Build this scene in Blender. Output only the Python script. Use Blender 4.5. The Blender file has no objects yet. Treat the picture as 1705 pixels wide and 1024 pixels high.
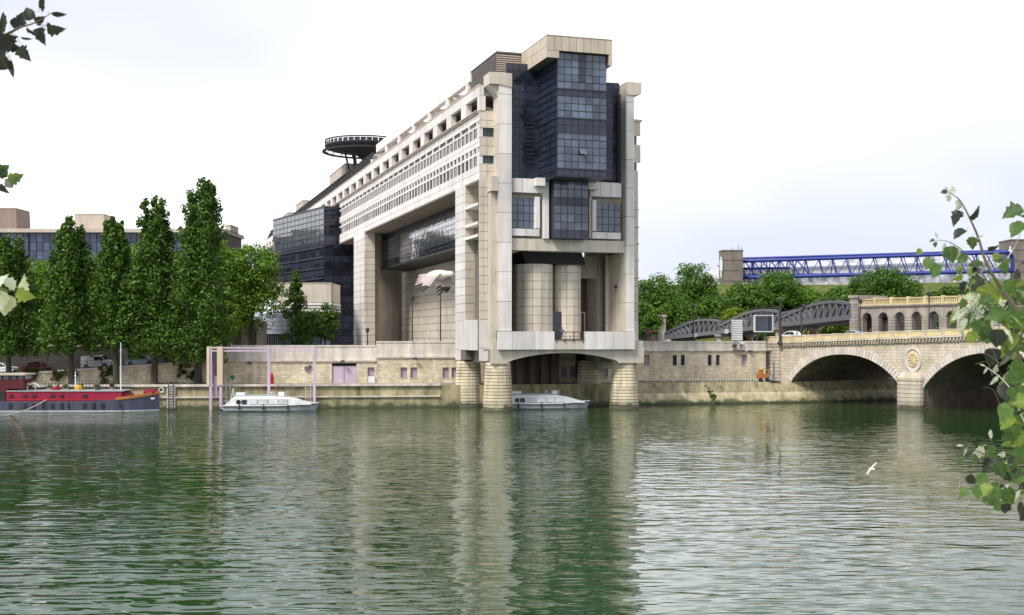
import bpy, math, random
import numpy as np
from mathutils import Vector, Matrix

random.seed(7)
RNG = random.Random(11)
NP = np.random.default_rng(5)
PI = math.pi
SC = bpy.context.scene
COL = SC.collection

# ------------------------------------------------------------------ camera
CAM_H = 9.0
F = 2000.0                                   # focal length in photo pixels
cam_d = bpy.data.cameras.new('camera')
cam = bpy.data.objects.new('camera', cam_d)
COL.objects.link(cam)
cam.location = (0, 0, CAM_H)
cam.rotation_euler = (PI/2, 0, 0)
cam_d.sensor_width = 36.0
cam_d.lens = F/1705*36.0
cam_d.shift_y = (565-512)/1705
cam_d.clip_start = 0.1
cam_d.clip_end = 5000
cam_d.dof.use_dof = True; cam_d.dof.focus_distance = 150.0; cam_d.dof.aperture_fstop = 11.0
SC.camera = cam

# ------------------------------------------------------------------ world, sun, exposure
SUN_EL, SUN_AZ = math.radians(50), math.radians(-140)      # azimuth of the sun, from +Y towards +X
world = bpy.data.worlds.new('World')
SC.world = world
world.use_nodes = True
nt = world.node_tree
nt.nodes.clear()
wo = nt.nodes.new('ShaderNodeOutputWorld')
bg = nt.nodes.new('ShaderNodeBackground'); bg.inputs['Strength'].default_value = 0.1
sky = nt.nodes.new('ShaderNodeTexSky'); sky.sky_type = 'NISHITA'; sky.sun_disc = False
sky.sun_elevation = SUN_EL; sky.sun_rotation = SUN_AZ
tc = nt.nodes.new('ShaderNodeTexCoord')
mp = nt.nodes.new('ShaderNodeMapping'); mp.inputs['Scale'].default_value = (1.0, 1.0, 2.6)
mp.inputs['Location'].default_value = (5.44, 5.63, 0.59)
nz = nt.nodes.new('ShaderNodeTexNoise'); nz.inputs['Scale'].default_value = 1.7; nz.inputs['Detail'].default_value = 3; nz.inputs['Roughness'].default_value = 0.5
rp = nt.nodes.new('ShaderNodeValToRGB')
rp.color_ramp.elements[0].position = 0.40; rp.color_ramp.elements[0].color = (5.0, 5.25, 6.1, 1)
rp.color_ramp.elements[1].position = 0.80; rp.color_ramp.elements[1].color = (22.0, 22.0, 22.5, 1)
el_ = rp.color_ramp.elements.new(0.56); el_.color = (6.5, 6.6, 7.0, 1)
mx = nt.nodes.new('ShaderNodeMixRGB'); mx.inputs[0].default_value = 0.93
nt.links.new(tc.outputs['Generated'], mp.inputs['Vector'])
nt.links.new(mp.outputs['Vector'], nz.inputs['Vector'])
nt.links.new(nz.outputs['Fac'], rp.inputs['Fac'])
nt.links.new(sky.outputs['Color'], mx.inputs[1])
nt.links.new(rp.outputs['Color'], mx.inputs[2])
nt.links.new(mx.outputs['Color'], bg.inputs['Color'])
nt.links.new(bg.outputs['Background'], wo.inputs['Surface'])

sun_d = bpy.data.lights.new('sun', 'SUN')
sun_d.energy = 2.5
sun_d.angle = math.radians(14)
sun_d.color = (1.0, 0.95, 0.87)
sun = bpy.data.objects.new('sun', sun_d)
COL.objects.link(sun)
sdir = Vector((math.sin(SUN_AZ)*math.cos(SUN_EL), math.cos(SUN_AZ)*math.cos(SUN_EL), math.sin(SUN_EL)))
sun.rotation_euler = (-sdir).to_track_quat('-Z', 'Y').to_euler()
sun.location = (-60, -60, 120)

vs = SC.view_settings
vs.view_transform = 'Standard'
vs.look = 'None'
vs.gamma = 1
vs.exposure = 0.72
vs.use_curve_mapping = False
try:
    SC.cycles.max_bounces = 6; SC.cycles.diffuse_bounces = 3; SC.cycles.glossy_bounces = 4
    SC.cycles.transparent_max_bounces = 6
except Exception:
    pass

# ------------------------------------------------------------------ helpers
def wx(u, Y): return (u-852.5)/F*Y
def wz(v, Y): return CAM_H+(565-v)/F*Y
def at(u, v, Y): return Vector((wx(u, Y), Y, wz(v, Y)))

def props(o, label=None, cat=None, group=None, kind=None):
    if label: o['label'] = label
    if cat: o['category'] = cat
    if group: o['group'] = group
    if kind: o['kind'] = kind
    return o

def empty(name, loc=(0, 0, 0), rz=0.0, label=None, cat=None, group=None):
    o = bpy.data.objects.new(name, None)
    o.location = loc; o.rotation_euler = (0, 0, rz); o.empty_display_size = 0.3
    COL.objects.link(o)
    return props(o, label, cat, group)

def kids(o): return list(o.children)
def copy_tree(o, parent=None):
    c = o.copy(); COL.objects.link(c)
    c.parent = parent
    for ch in kids(o):
        copy_tree(ch, c)
    return c

class MB:
    """collects faces; build() links them as one mesh object"""
    def __init__(s): s.v = []; s.f = []; s.m = []
    def quad(s, pts, mi=0):
        n = len(s.v); s.v += [tuple(p) for p in pts]; s.f.append(tuple(range(n, n+len(pts)))); s.m.append(mi)
    def box(s, x0, x1, y0, y1, z0, z1, mi=0):
        n = len(s.v)
        s.v += [(x0, y0, z0), (x1, y0, z0), (x1, y1, z0), (x0, y1, z0), (x0, y0, z1), (x1, y0, z1), (x1, y1, z1), (x0, y1, z1)]
        for q in ((0, 3, 2, 1), (4, 5, 6, 7), (0, 1, 5, 4), (1, 2, 6, 5), (2, 3, 7, 6), (3, 0, 4, 7)):
            s.f.append(tuple(n+i for i in q)); s.m.append(mi)
        return s
    def cbox(s, c, d, rz=0.0, mi=0):
        n = len(s.v); ca, sa = math.cos(rz), math.sin(rz)
        for dz in (-.5, .5):
            for dx, dy in ((-.5, -.5), (.5, -.5), (.5, .5), (-.5, .5)):
                X, Y = dx*d[0], dy*d[1]
                s.v.append((c[0]+X*ca-Y*sa, c[1]+X*sa+Y*ca, c[2]+dz*d[2]))
        for q in ((0, 3, 2, 1), (4, 5, 6, 7), (0, 1, 5, 4), (1, 2, 6, 5), (2, 3, 7, 6), (3, 0, 4, 7)):
            s.f.append(tuple(n+i for i in q)); s.m.append(mi)
        return s
    def bar(s, p0, p1, w, h=None, mi=0):
        p0 = Vector(p0); p1 = Vector(p1); h = h or w
        d = (p1-p0)
        if d.length < 1e-6: return s
        d.normalize()
        up = Vector((0, 0, 1)) if abs(d.z) < .95 else Vector((0, 1, 0))
        a = d.cross(up).normalized(); b = a.cross(d).normalized()
        n = len(s.v)
        for p in (p0, p1):
            for i, j in ((-1, -1), (1, -1), (1, 1), (-1, 1)):
                s.v.append(tuple(p+a*i*w/2+b*j*h/2))
        for q in ((0, 1, 2, 3), (7, 6, 5, 4), (0, 4, 5, 1), (1, 5, 6, 2), (2, 6, 7, 3), (3, 7, 4, 0)):
            s.f.append(tuple(n+i for i in q)); s.m.append(mi)
        return s
    def loft(s, rings, mi=0, cap=True, closed=True):
        n = len(s.v); k = len(rings[0])
        for r in rings: s.v += [tuple(p) for p in r]
        for i in range(len(rings)-1):
            for j in range(k if closed else k-1):
                a = n+i*k+j; b = n+i*k+(j+1) % k
                s.f.append((a, b, b+k, a+k)); s.m.append(mi)
        if cap:
            s.f.append(tuple(n+j for j in reversed(range(k)))); s.m.append(mi)
            s.f.append(tuple(n+(len(rings)-1)*k+j for j in range(k))); s.m.append(mi)
        return s
    def tube(s, pts, rad, n=8, mi=0, cap=True):
        pts = [Vector(p) for p in pts]
        rad = rad if isinstance(rad, (list, tuple)) else [rad]*len(pts)
        rings = []
        ref = None
        for i, p in enumerate(pts):
            d = (pts[min(i+1, len(pts)-1)]-pts[max(i-1, 0)]).normalized()
            if ref is None or abs(ref.dot(d)) > .95:
                ref = Vector((0, 0, 1)) if abs(d.z) < .9 else Vector((1, 0, 0))
            a = d.cross(ref).normalized(); b = d.cross(a).normalized()
            rings.append([p+(a*math.cos(2*PI*k/n)+b*math.sin(2*PI*k/n))*rad[i] for k in range(n)])
        return s.loft(rings, mi, cap)
    def lathe(s, prof, c=(0, 0, 0), n=16, mi=0, cap=True, sx=1.0, sy=1.0):
        rings = [[(c[0]+r*sx*math.cos(2*PI*k/n), c[1]+r*sy*math.sin(2*PI*k/n), c[2]+z) for k in range(n)] for r, z in prof]
        return s.loft(rings, mi, cap)
    def prism(s, poly, z0, z1, mi=0):
        return s.loft([[(p[0], p[1], z0) for p in poly], [(p[0], p[1], z1) for p in poly]], mi)
    def prism_y(s, poly, y0, y1, mi=0):
        """poly in x,z extruded along y"""
        return s.loft([[(p[0], y0, p[1]) for p in poly], [(p[0], y1, p[1]) for p in poly]], mi)
    def prism_x(s, poly, x0, x1, mi=0):
        return s.loft([[(x0, p[0], p[1]) for p in poly], [(x1, p[0], p[1]) for p in poly]], mi)
    def sphere(s, c, r, nu=10, nv=6, mi=0, sx=1, sy=1, sz=1):
        prof = [(r*math.sin(PI*i/nv)+1e-4, -r*math.cos(PI*i/nv)) for i in range(nv+1)]
        rings = [[(c[0]+q*sx*math.cos(2*PI*k/nu), c[1]+q*sy*math.sin(2*PI*k/nu), c[2]+z*sz) for k in range(nu)] for q, z in prof]
        return s.loft(rings, mi)
    def mesh(s, name, mats, smooth=False):
        me = bpy.data.meshes.new(name)
        me.from_pydata(s.v, [], s.f)
        for m in (mats if isinstance(mats, (list, tuple)) else [mats]):
            me.materials.append(m)
        if len(me.materials) > 1:
            me.polygons.foreach_set('material_index', s.m)
        bmesh_fix(me)
        if smooth:
            me.polygons.foreach_set('use_smooth', [True]*len(me.polygons))
        return me
    def build(s, name, mats, parent=None, loc=None, rz=0.0, smooth=False, **pr):
        o = bpy.data.objects.new(name, s.mesh(name, mats, smooth))
        COL.objects.link(o)
        if parent is not None: o.parent = parent
        if loc is not None: o.location = loc
        if rz: o.rotation_euler = (0, 0, rz)
        return props(o, **pr)

def bmesh_fix(me):
    import bmesh
    if len(me.polygons) > 60000: return
    b = bmesh.new(); b.from_mesh(me)
    bmesh.ops.recalc_face_normals(b, faces=b.faces)
    b.to_mesh(me); b.free()

# unit cube shared by alike pieces, one mesh per material
_cubes = {}
def cube_mesh(m):
    if m.name not in _cubes:
        _cubes[m.name] = MB().box(-.5, .5, -.5, .5, -.5, .5).mesh('block_'+m.name, m)
    return _cubes[m.name]

class Pieces:
    """alike pieces of one thing: those that show largest become objects (parts), the others one joined part"""
    def __init__(s, thing, name, limit=300):
        s.t = thing; s.n = name; s.lim = limit; s.items = []
    def add(s, c, d, m, rz=0.0, parent=None):
        s.items.append((tuple(c), tuple(d), m, rz, parent or s.t))
    def flush(s):
        M = Matrix.LocRotScale(s.t.location, s.t.rotation_euler, None)
        sc = []
        for i, (c, d, m, rz, p) in enumerate(s.items):
            w = M @ Vector(c)
            Y = max(w.y, 1)
            k = F/Y
            h = sorted((max(d[0]*abs(math.cos(rz+s.t.rotation_euler.z)), d[1]*.35)*k, d[2]*k))
            sc.append((-(h[0]*min(h[1], 3*h[0])), i))
        sc.sort()
        big = [i for _, i in sc[:s.lim]]; rest = [i for _, i in sc[s.lim:]]
        for i in big:
            c, d, m, rz, p = s.items[i]
            o = bpy.data.objects.new(s.n, cube_mesh(m))
            o.location = c; o.scale = d; o.rotation_euler = (0, 0, rz); o.parent = p
            if s.n == 'window_pane': o.rotation_euler = (RNG.gauss(0, .006), RNG.gauss(0, .004), rz+RNG.gauss(0, .006))     # no two panes hang quite true
            COL.objects.link(o)
        if rest:
            mats = []; mb = MB()
            for i in rest:
                c, d, m, rz, p = s.items[i]
                if m not in mats: mats.append(m)
                mb.cbox(c, d, rz, mats.index(m))
            mb.build(s.n, mats, s.t, kind='stuff')
# ------------------------------------------------------------------ materials
def new_mat(name):
    m = bpy.data.materials.new(name); m.use_nodes = True
    n = m.node_tree; n.nodes.clear()
    out = n.nodes.new('ShaderNodeOutputMaterial'); b = n.nodes.new('ShaderNodeBsdfPrincipled')
    n.links.new(b.outputs[0], out.inputs['Surface'])
    return m, n, b, out

def _noise(n, scale, detail=4, vec=None, rough=.55):
    t = n.nodes.new('ShaderNodeTexNoise'); t.inputs['Scale'].default_value = scale; t.inputs['Detail'].default_value = detail
    t.inputs['Roughness'].default_value = rough
    if vec is not None: n.links.new(vec, t.inputs['Vector'])
    return t
def _map(n, vec, scale=(1, 1, 1), rot=(0, 0, 0), loc=(0, 0, 0)):
    q = n.nodes.new('ShaderNodeMapping'); q.inputs['Scale'].default_value = scale; q.inputs['Rotation'].default_value = rot; q.inputs['Location'].default_value = loc
    n.links.new(vec, q.inputs['Vector']); return q.outputs[0]
def _range(n, val, a, b, c, d):
    q = n.nodes.new('ShaderNodeMapRange'); n.links.new(val, q.inputs[0])
    for i, x in enumerate((a, b, c, d)): q.inputs[1+i].default_value = x
    return q.outputs[0]
def _math(n, op, a, b):
    q = n.nodes.new('ShaderNodeMath'); q.operation = op
    for i, x in enumerate((a, b)):
        if isinstance(x, (int, float)): q.inputs[i].default_value = x
        else: n.links.new(x, q.inputs[i])
    return q.outputs[0]
def _mix(n, fac, a, b, mode='MIX'):
    q = n.nodes.new('ShaderNodeMixRGB'); q.blend_type = mode
    for i, x in enumerate((fac, a, b)):
        if isinstance(x, (int, float)): q.inputs[i].default_value = x
        elif isinstance(x, tuple): q.inputs[i].default_value = (*x[:3], 1)
        else: n.links.new(x, q.inputs[i])
    return q.outputs[0]
def _scale_col(n, col, fac):
    """colour times a value"""
    q = n.nodes.new('ShaderNodeVectorMath'); q.operation = 'SCALE'
    if isinstance(col, tuple): q.inputs[0].default_value = col[:3]
    else: n.links.new(col, q.inputs[0])
    n.links.new(fac, q.inputs['Scale']); return q.outputs[0]
def _bump(n, b, h, dist=.02, strength=.6):
    q = n.nodes.new('ShaderNodeBump'); q.inputs['Strength'].default_value = strength; q.inputs['Distance'].default_value = dist
    n.links.new(h, q.inputs['Height']); n.links.new(q.outputs[0], b.inputs['Normal'])

def surf(name, col, rough=.7, var=.12, scale=.6, streak=0.0, stain=None, rnd=0.0, bump=0.0, metal=0.0, spec=None, stain_at=(.55, .75), tide=None):
    m, n, b, out = new_mat(name)
    pos = n.nodes.new('ShaderNodeNewGeometry').outputs['Position']
    a = _noise(n, scale, 5, pos)
    f = _range(n, a.outputs['Fac'], .3, .7, 1-var, 1+var)
    if streak:
        s = _noise(n, 1.3, 4, _map(n, pos, (1, 1, .07)))
        f = _math(n, 'MULTIPLY', f, _range(n, s.outputs['Fac'], .35, .72, 1+streak*.3, 1-streak))
    if rnd:
        oi = n.nodes.new('ShaderNodeObjectInfo')
        f = _math(n, 'MULTIPLY', f, _range(n, oi.outputs['Random'], 0, 1, 1-rnd, 1+rnd))
    c = _scale_col(n, col, f)
    if stain:
        s2 = _noise(n, .9, 6, _map(n, pos, (1, 1, .35), loc=(3, 1, 7)), .65)
        c = _mix(n, _range(n, s2.outputs['Fac'], stain_at[0], stain_at[1], 0, .85), c, stain)
    if tide:      # algae line left by the river
        sz = n.nodes.new('ShaderNodeSeparateXYZ'); n.links.new(pos, sz.inputs[0])
        zz_ = _math(n, 'ADD', sz.outputs[2], _range(n, _noise(n, .8, 5, pos).outputs['Fac'], .3, .7, -.35, .35))
        c = _mix(n, _range(n, zz_, .30, .62, .93, 0), c, tide)
        c = _mix(n, _range(n, zz_, .5, 1.5, .45, 0), c, tuple(q*3.2+.03 for q in tide))
    n.links.new(c, b.inputs['Base Color'])
    b.inputs['Roughness'].default_value = rough; b.inputs['Metallic'].default_value = metal
    if spec is not None: b.inputs['Specular IOR Level'].default_value = spec
    if bump:
        _bump(n, b, _noise(n, scale*9, 6, pos).outputs['Fac'], bump, .7)
    return m

def glass(name, col, ior=1.9, rough=.04, rnd=.5, wob=.02):
    """dark reflecting window glass: base colour is what shows of the room behind"""
    m, n, b, out = new_mat(name)
    pos = n.nodes.new('ShaderNodeNewGeometry').outputs['Position']
    oi = n.nodes.new('ShaderNodeObjectInfo')
    nz_ = _noise(n, .45, 3, pos)
    f = _math(n, 'MULTIPLY', _range(n, nz_.outputs['Fac'], .3, .7, .6, 1.4), _range(n, oi.outputs['Random'], 0, 1, 1-rnd, 1+rnd))
    n.links.new(_scale_col(n, col, f), b.inputs['Base Color'])
    b.inputs['Roughness'].default_value = rough; b.inputs['IOR'].default_value = ior
    _bump(n, b, _noise(n, .8, 2, pos).outputs['Fac'], wob, 1.0)
    return m

def masonry(name, col, dirx=1.0, bw=.8, bh=.32, joint=(.16, .14, .11), var=.22, stain=None, moss=None, mortar=.035):
    """coursed stone too fine to pick apart at this distance: colour, joints and relief"""
    m, n, b, out = new_mat(name)
    pos = n.nodes.new('ShaderNodeNewGeometry').outputs['Position']
    sp = n.nodes.new('ShaderNodeSeparateXYZ'); n.links.new(pos, sp.inputs[0])
    cb = n.nodes.new('ShaderNodeCombineXYZ')
    n.links.new(_math(n, 'DIVIDE', sp.outputs[0], dirx), cb.inputs[0]); n.links.new(sp.outputs[2], cb.inputs[1])
    t = n.nodes.new('ShaderNodeTexBrick')
    n.links.new(cb.outputs[0], t.inputs['Vector'])
    t.inputs['Scale'].default_value = 1.0; t.inputs['Brick Width'].default_value = bw; t.inputs['Row Height'].default_value = bh
    t.inputs['Mortar Size'].default_value = mortar; t.inputs['Mortar Smooth'].default_value = .3; t.inputs['Bias'].default_value = 0
    t.inputs['Color1'].default_value = (*[c*(1+var) for c in col], 1); t.inputs['Color2'].default_value = (*[c*(1-var) for c in col], 1)
    t.inputs['Mortar'].default_value = (*joint, 1)
    a = _noise(n, .5, 6, pos, .6)
    c = _scale_col(n, t.outputs['Color'], _range(n, a.outputs['Fac'], .3, .7, .78, 1.18))
    s = _noise(n, 1.1, 4, _map(n, pos, (1, 1, .12)))
    c = _scale_col(n, c, _range(n, s.outputs['Fac'], .38, .7, 1.08, .78))
    if stain:
        s2 = _noise(n, .7, 6, _map(n, pos, (1, 1, .5), loc=(5, 1, 2)), .65)
        c = _mix(n, _range(n, s2.outputs['Fac'], .56, .72, 0, .8), c, stain)
    if moss:
        f = _math(n, 'MULTIPLY', _range(n, sp.outputs[2], .15, 1.6, 1, 0), _range(n, a.outputs['Fac'], .3, .6, .55, 1))
        c = _mix(n, f, c, moss)
    n.links.new(c, b.inputs['Base Color']); b.inputs['Roughness'].default_value = .85
    _bump(n, b, _math(n, 'ADD', _math(n, 'MULTIPLY', t.outputs['Fac'], -1.0), _math(n, 'MULTIPLY', a.outputs['Fac'], .4)), .03, .8)
    return m

def leaf_mat(name, col, back=None, var=.35, trans=.35, tcol=None, scale=.5, rough=.55, rnd=0.0, veins=False):
    m, n, b, out = new_mat(name)
    geo = n.nodes.new('ShaderNodeNewGeometry')
    oi = n.nodes.new('ShaderNodeObjectInfo')
    a = _noise(n, scale, 4, geo.outputs['Position'])
    a2 = _noise(n, scale*5, 2, geo.outputs['Position'])
    f = _math(n, 'MULTIPLY', _range(n, a.outputs['Fac'], .3, .7, 1-var, 1+var), _range(n, a2.outputs['Fac'], .3, .7, .75, 1.25))
    if rnd: f = _math(n, 'MULTIPLY', f, _range(n, oi.outputs['Random'], 0, 1, 1-rnd, 1+rnd))
    c = _scale_col(n, col, f)
    if not veins:      # light put into the colour: yellow-green highlights, dark shadows between leaves
        a3 = _noise(n, 2.6, 1, geo.outputs['Position'])
        c = _mix(n, _range(n, a3.outputs['Fac'], .52, .62, 0, .75), c, (col[0]*2.1, col[1]*1.45, col[2]*.9))
        a4 = _noise(n, 3.7, 1, geo.outputs['Position'])
        c = _scale_col(n, c, _range(n, a4.outputs['Fac'], .36, .6, .35, 1.25))
    if veins:
        tco = n.nodes.new('ShaderNodeTexCoord'); sx = n.nodes.new('ShaderNodeSeparateXYZ'); n.links.new(tco.outputs['Object'], sx.inputs[0])
        ax_ = _math(n, 'ABSOLUTE', sx.outputs[0], 0)
        w = _math(n, 'SINE', _math(n, 'MULTIPLY', _math(n, 'SUBTRACT', sx.outputs[1], _math(n, 'MULTIPLY', ax_, .8)), 42.0), 0)
        vn = _math(n, 'MAXIMUM', _range(n, w, .86, 1.0, 0, .55), _range(n, ax_, .008, .022, .8, 0))
        c = _mix(n, vn, c, tuple(min(1, q*1.9+.03) for q in col))
    if back: c = _mix(n, geo.outputs['Backfacing'], c, back)
    n.links.new(c, b.inputs['Base Color']); b.inputs['Roughness'].default_value = rough
    b.inputs['Specular IOR Level'].default_value = .3
    tr = n.nodes.new('ShaderNodeBsdfTranslucent')
    n.links.new(_scale_col(n, tcol or (col[0]*1.6, col[1]*1.5, col[2]*.8), f), tr.inputs['Color'])
    ms = n.nodes.new('ShaderNodeMixShader'); ms.inputs[0].default_value = trans
    n.links.new(b.outputs[0], ms.inputs[1]); n.links.new(tr.outputs[0], ms.inputs[2]); n.links.new(ms.outputs[0], out.inputs['Surface'])
    return m

M = {}
M['panel'] = surf('panel_stone', (.71, .675, .655), .6, .08, .4, .2, rnd=.12, stain=(.52, .48, .44), stain_at=(.62, .82))
M['panel_warm'] = surf('panel_warm', (.58, .525, .44), .65, .09, .4, .2, rnd=.08, stain=(.40, .35, .27), stain_at=(.62, .85))
M['joint'] = surf('joint_dark', (.16, .14, .125), .9, .1)
M['concrete'] = surf('smooth_concrete', (.56, .51, .43), .7, .08, .5, .2, stain=(.36, .31, .23), stain_at=(.6, .85))
M['concrete_shade'] = surf('shaded_concrete', (.33, .29, .24), .85, .12, .5, .2)  # darker copy of the concrete, shade put into its colour
M['cap'] = surf('cap_tile', (.50, .43, .34), .6, .08, .5, .1, rnd=.08)
M['louver'] = surf('louvre_metal', (.17, .15, .135), .5, .1, 1.0, metal=.2)
M['dark_metal'] = surf('dark_metal', (.035, .04, .05), .4, .1, 1.0)
M['mullion'] = surf('mullion_metal', (.028, .034, .05), .35, .1, 1.0)
M['spandrel'] = surf('spandrel_glass', (.035, .04, .062), .18, .15, .6, rnd=.15)
M['glass'] = glass('tower_glass', (.068, .088, .122), 1.8, .05, .5)
M['roof_dark'] = surf('roof_glazing_dark', (.03, .03, .036), .85, .2, 1.0)
M['recess'] = surf('window_recess', (.03, .03, .034), .5, .3, 1.0, spec=.25)
M['glass_navy'] = glass('flank_glass', (.020, .027, .048), 1.5, .06, .5)
M['glass_dark'] = glass('dark_glass', (.022, .027, .04), 1.6, .06, .5)
M['glass_pale'] = glass('hall_glass', (.12, .14, .16), 1.9, .05, .35)
M['glass_green'] = glass('ribbon_glass', (.025, .05, .05), 1.6, .05, .3)
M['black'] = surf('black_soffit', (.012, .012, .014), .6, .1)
M['foot'] = surf('foot_stone', (.62, .545, .39), .85, .2, .5, .35, stain=(.20, .18, .12), stain_at=(.56, .78), rnd=.1, bump=.03, tide=(.03, .03, .015))
M['quay'] = masonry('quay_masonry', (.70, .61, .445), 1.0, .6, .27, joint=(.44, .38, .27), var=.15, stain=(.36, .30, .21), mortar=.022)
M['quay_low'] = surf('quay_concrete', (.40, .35, .21), .9, .2, .4, .4, stain=(.075, .085, .035), bump=.03, stain_at=(.48, .68), tide=(.025, .03, .012))
M['slope'] = surf('embankment_stone', (.58, .50, .32), .9, .2, .4, .35, stain=(.12, .12, .05), bump=.03, stain_at=(.55, .75), tide=(.03, .034, .012))
M['parapet'] = surf('parapet_stone', (.64, .585, .52), .85, .14, .6, .3, stain=(.22, .19, .15), bump=.02, stain_at=(.6, .8))
M['bridge'] = masonry('bridge_masonry', (.60, .53, .42), .588, .9, .40, joint=(.30, .26, .2), stain=(.42, .36, .27), var=.07, mortar=.022)
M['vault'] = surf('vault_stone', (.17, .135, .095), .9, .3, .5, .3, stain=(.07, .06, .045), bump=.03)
M['voussoir'] = surf('voussoir_stone', (.62, .56, .50), .8, .1, .6, .15, rnd=.12, bump=.01)
M['bridge_stone'] = surf('dressed_stone', (.54, .48, .38), .85, .14, .6, .25, stain=(.24, .2, .15), rnd=.1, stain_at=(.6, .8), tide=(.03, .03, .015))
M['arcade'] = surf('arcade_stone', (.36, .315, .28), .85, .16, .6, .3, stain=(.15, .13, .11), rnd=.12, stain_at=(.58, .8))
M['yellow_stone'] = surf('yellow_balustrade', (.60, .50, .28), .7, .12, .8, .15, rnd=.08)
M['steel'] = surf('grey_steel', (.115, .12, .138), .5, .12, .7, .15)
M['steel_dark'] = surf('darker_steel', (.06, .062, .068), .6, .1)  # plain darker steel
M['blue'] = surf('blue_steel', (.008, .022, .23), .6, .1, .5)
M['lilac'] = surf('lilac_paint', (.52, .42, .52), .6, .08, .7, .15)
M['lilac_dark'] = surf('lilac_shutter', (.34, .27, .35), .7, .1, .7, .2)
M['beige_paint'] = surf('beige_paint', (.60, .48, .36), .6, .08, .7, .15)
M['white'] = surf('white_paint', (.72, .73, .74), .35, .05, .8, .08)
M['hull_grey'] = surf('hull_grey', (.40, .43, .46), .35, .06, .7, .1)
M['barge_hull'] = surf('barge_grey', (.062, .066, .105), .4, .12, .7, .2)
M['barge_red'] = surf('barge_red', (.27, .008, .04), .4, .15, .7, .15)
M['barge_dark'] = surf('barge_maroon', (.09, .008, .015), .45, .15, .7, .1)
M['orange'] = surf('orange_paint', (.44, .16, .035), .45, .1)
M['red'] = surf('red_paint', (.42, .015, .012), .4, .1)
M['pink'] = surf('pink_cloth', (.5, .08, .10), .8, .1)
M['rubber'] = surf('black_rubber', (.02, .02, .02), .8, .1)
M['asphalt'] = surf('asphalt', (.06, .06, .06), .9, .2, .5, bump=.01)
M['paving'] = surf('paving', (.22, .20, .18), .9, .15, .5, bump=.01)
M['earth'] = surf('earth', (.10, .085, .05), .95, .25, .4)
M['lawn'] = leaf_mat('lawn_grass', (.09, .13, .018), None, .3, .1, None, .3)
M['bark'] = surf('bark', (.06, .05, .038), .95, .3, 1.5, .3, bump=.05)
M['leaf_poplar'] = leaf_mat('poplar_leaf', (.056, .130, .013), None, .55, .18)
M['leaf_plane'] = leaf_mat('plane_leaf', (.096, .205, .014), None, .45, .2)
M['leaf_bright'] = leaf_mat('bright_leaf', (.15, .24, .02), None, .3, .35)
M['leaf_park'] = leaf_mat('park_leaf', (.064, .15, .012), None, .45, .18)
M['ivy'] = leaf_mat('ivy_leaf', (.05, .09, .015), None, .4, .3)
M['near_leaf'] = leaf_mat('white_poplar_leaf', (.026, .068, .013), (.42, .47, .37), .2, .3, (.22, .34, .06), 9, .5, .35, veins=True)
M['near_leaf_pale'] = leaf_mat('young_poplar_leaf', (.33, .39, .27), (.48, .52, .43), .15, .3, (.4, .5, .22), 9, .6, .12, veins=True)
M['near_leaf_dark'] = leaf_mat('shaded_poplar_leaf', (.009, .016, .006), (.035, .045, .03), .25, .08, (.04, .06, .02), 9, .5, .3, veins=True)  # same leaf with shade put into a darker colour
M['near_leaf_yellow'] = leaf_mat('lit_poplar_leaf', (.11, .175, .025), (.40, .45, .32), .15, .35, (.36, .42, .06), 9, .5, .1, veins=True)  # same leaf with light put into a yellower colour
M['twig'] = surf('twig_bark', (.10, .085, .06), .9, .2, 20)
M['twig_pale'] = surf('young_twig', (.50, .52, .42), .8, .1, 20)
M['car_white'] = surf('car_white', (.75, .76, .78), .25, .03)
M['car_red'] = surf('car_red', (.22, .008, .012), .25, .05)
M['car_silver'] = surf('car_silver', (.45, .56, .68), .25, .05, metal=.3)
M['car_blue'] = surf('car_blue', (.015, .03, .10), .22, .05)
M['car_glass'] = glass('car_glass', (.02, .025, .03), 1.5, .05, .2)
M['skin'] = surf('skin', (.45, .28, .2), .6, .05)
M['cloth_blue'] = surf('blue_cloth', (.10, .09, .20), .85, .1)
M['cloth_dark'] = surf('dark_cloth', (.02, .018, .03), .85, .1)
M['cloth_red'] = surf('red_cloth', (.40, .03, .05), .85, .1)
M['cloth_orange'] = surf('orange_cloth', (.5, .2, .04), .85, .1)
M['gull_inner'] = surf('gull_inner_wing', (.50, .45, .40), .8, .1, 12)
M['gull_white'] = surf('gull_white', (.70, .68, .62), .8, .05, 8)
M['gull_grey'] = surf('gull_grey', (.42, .36, .35), .8, .12, 12)
M['gull_black'] = surf('gull_black', (.03, .025, .025), .7, .1, 12)
M['beak'] = surf('beak_yellow', (.6, .35, .05), .5, .1)
M['brown_tile'] = surf('brown_cladding', (.26, .19, .16), .8, .1, .3, .15)
M['beige_block'] = surf('beige_cladding', (.48, .42, .35), .8, .08, .3, .15)
M['cylinder_metal'] = surf('grey_cladding', (.30, .34, .40), .4, .08, .3, .1)
M['glass_band'] = glass('band_glass', (.045, .06, .12), 1.6, .08, .45)
M['arena_glass'] = glass('arena_glass', (.45, .48, .55), 1.5, .15, .12)

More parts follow.
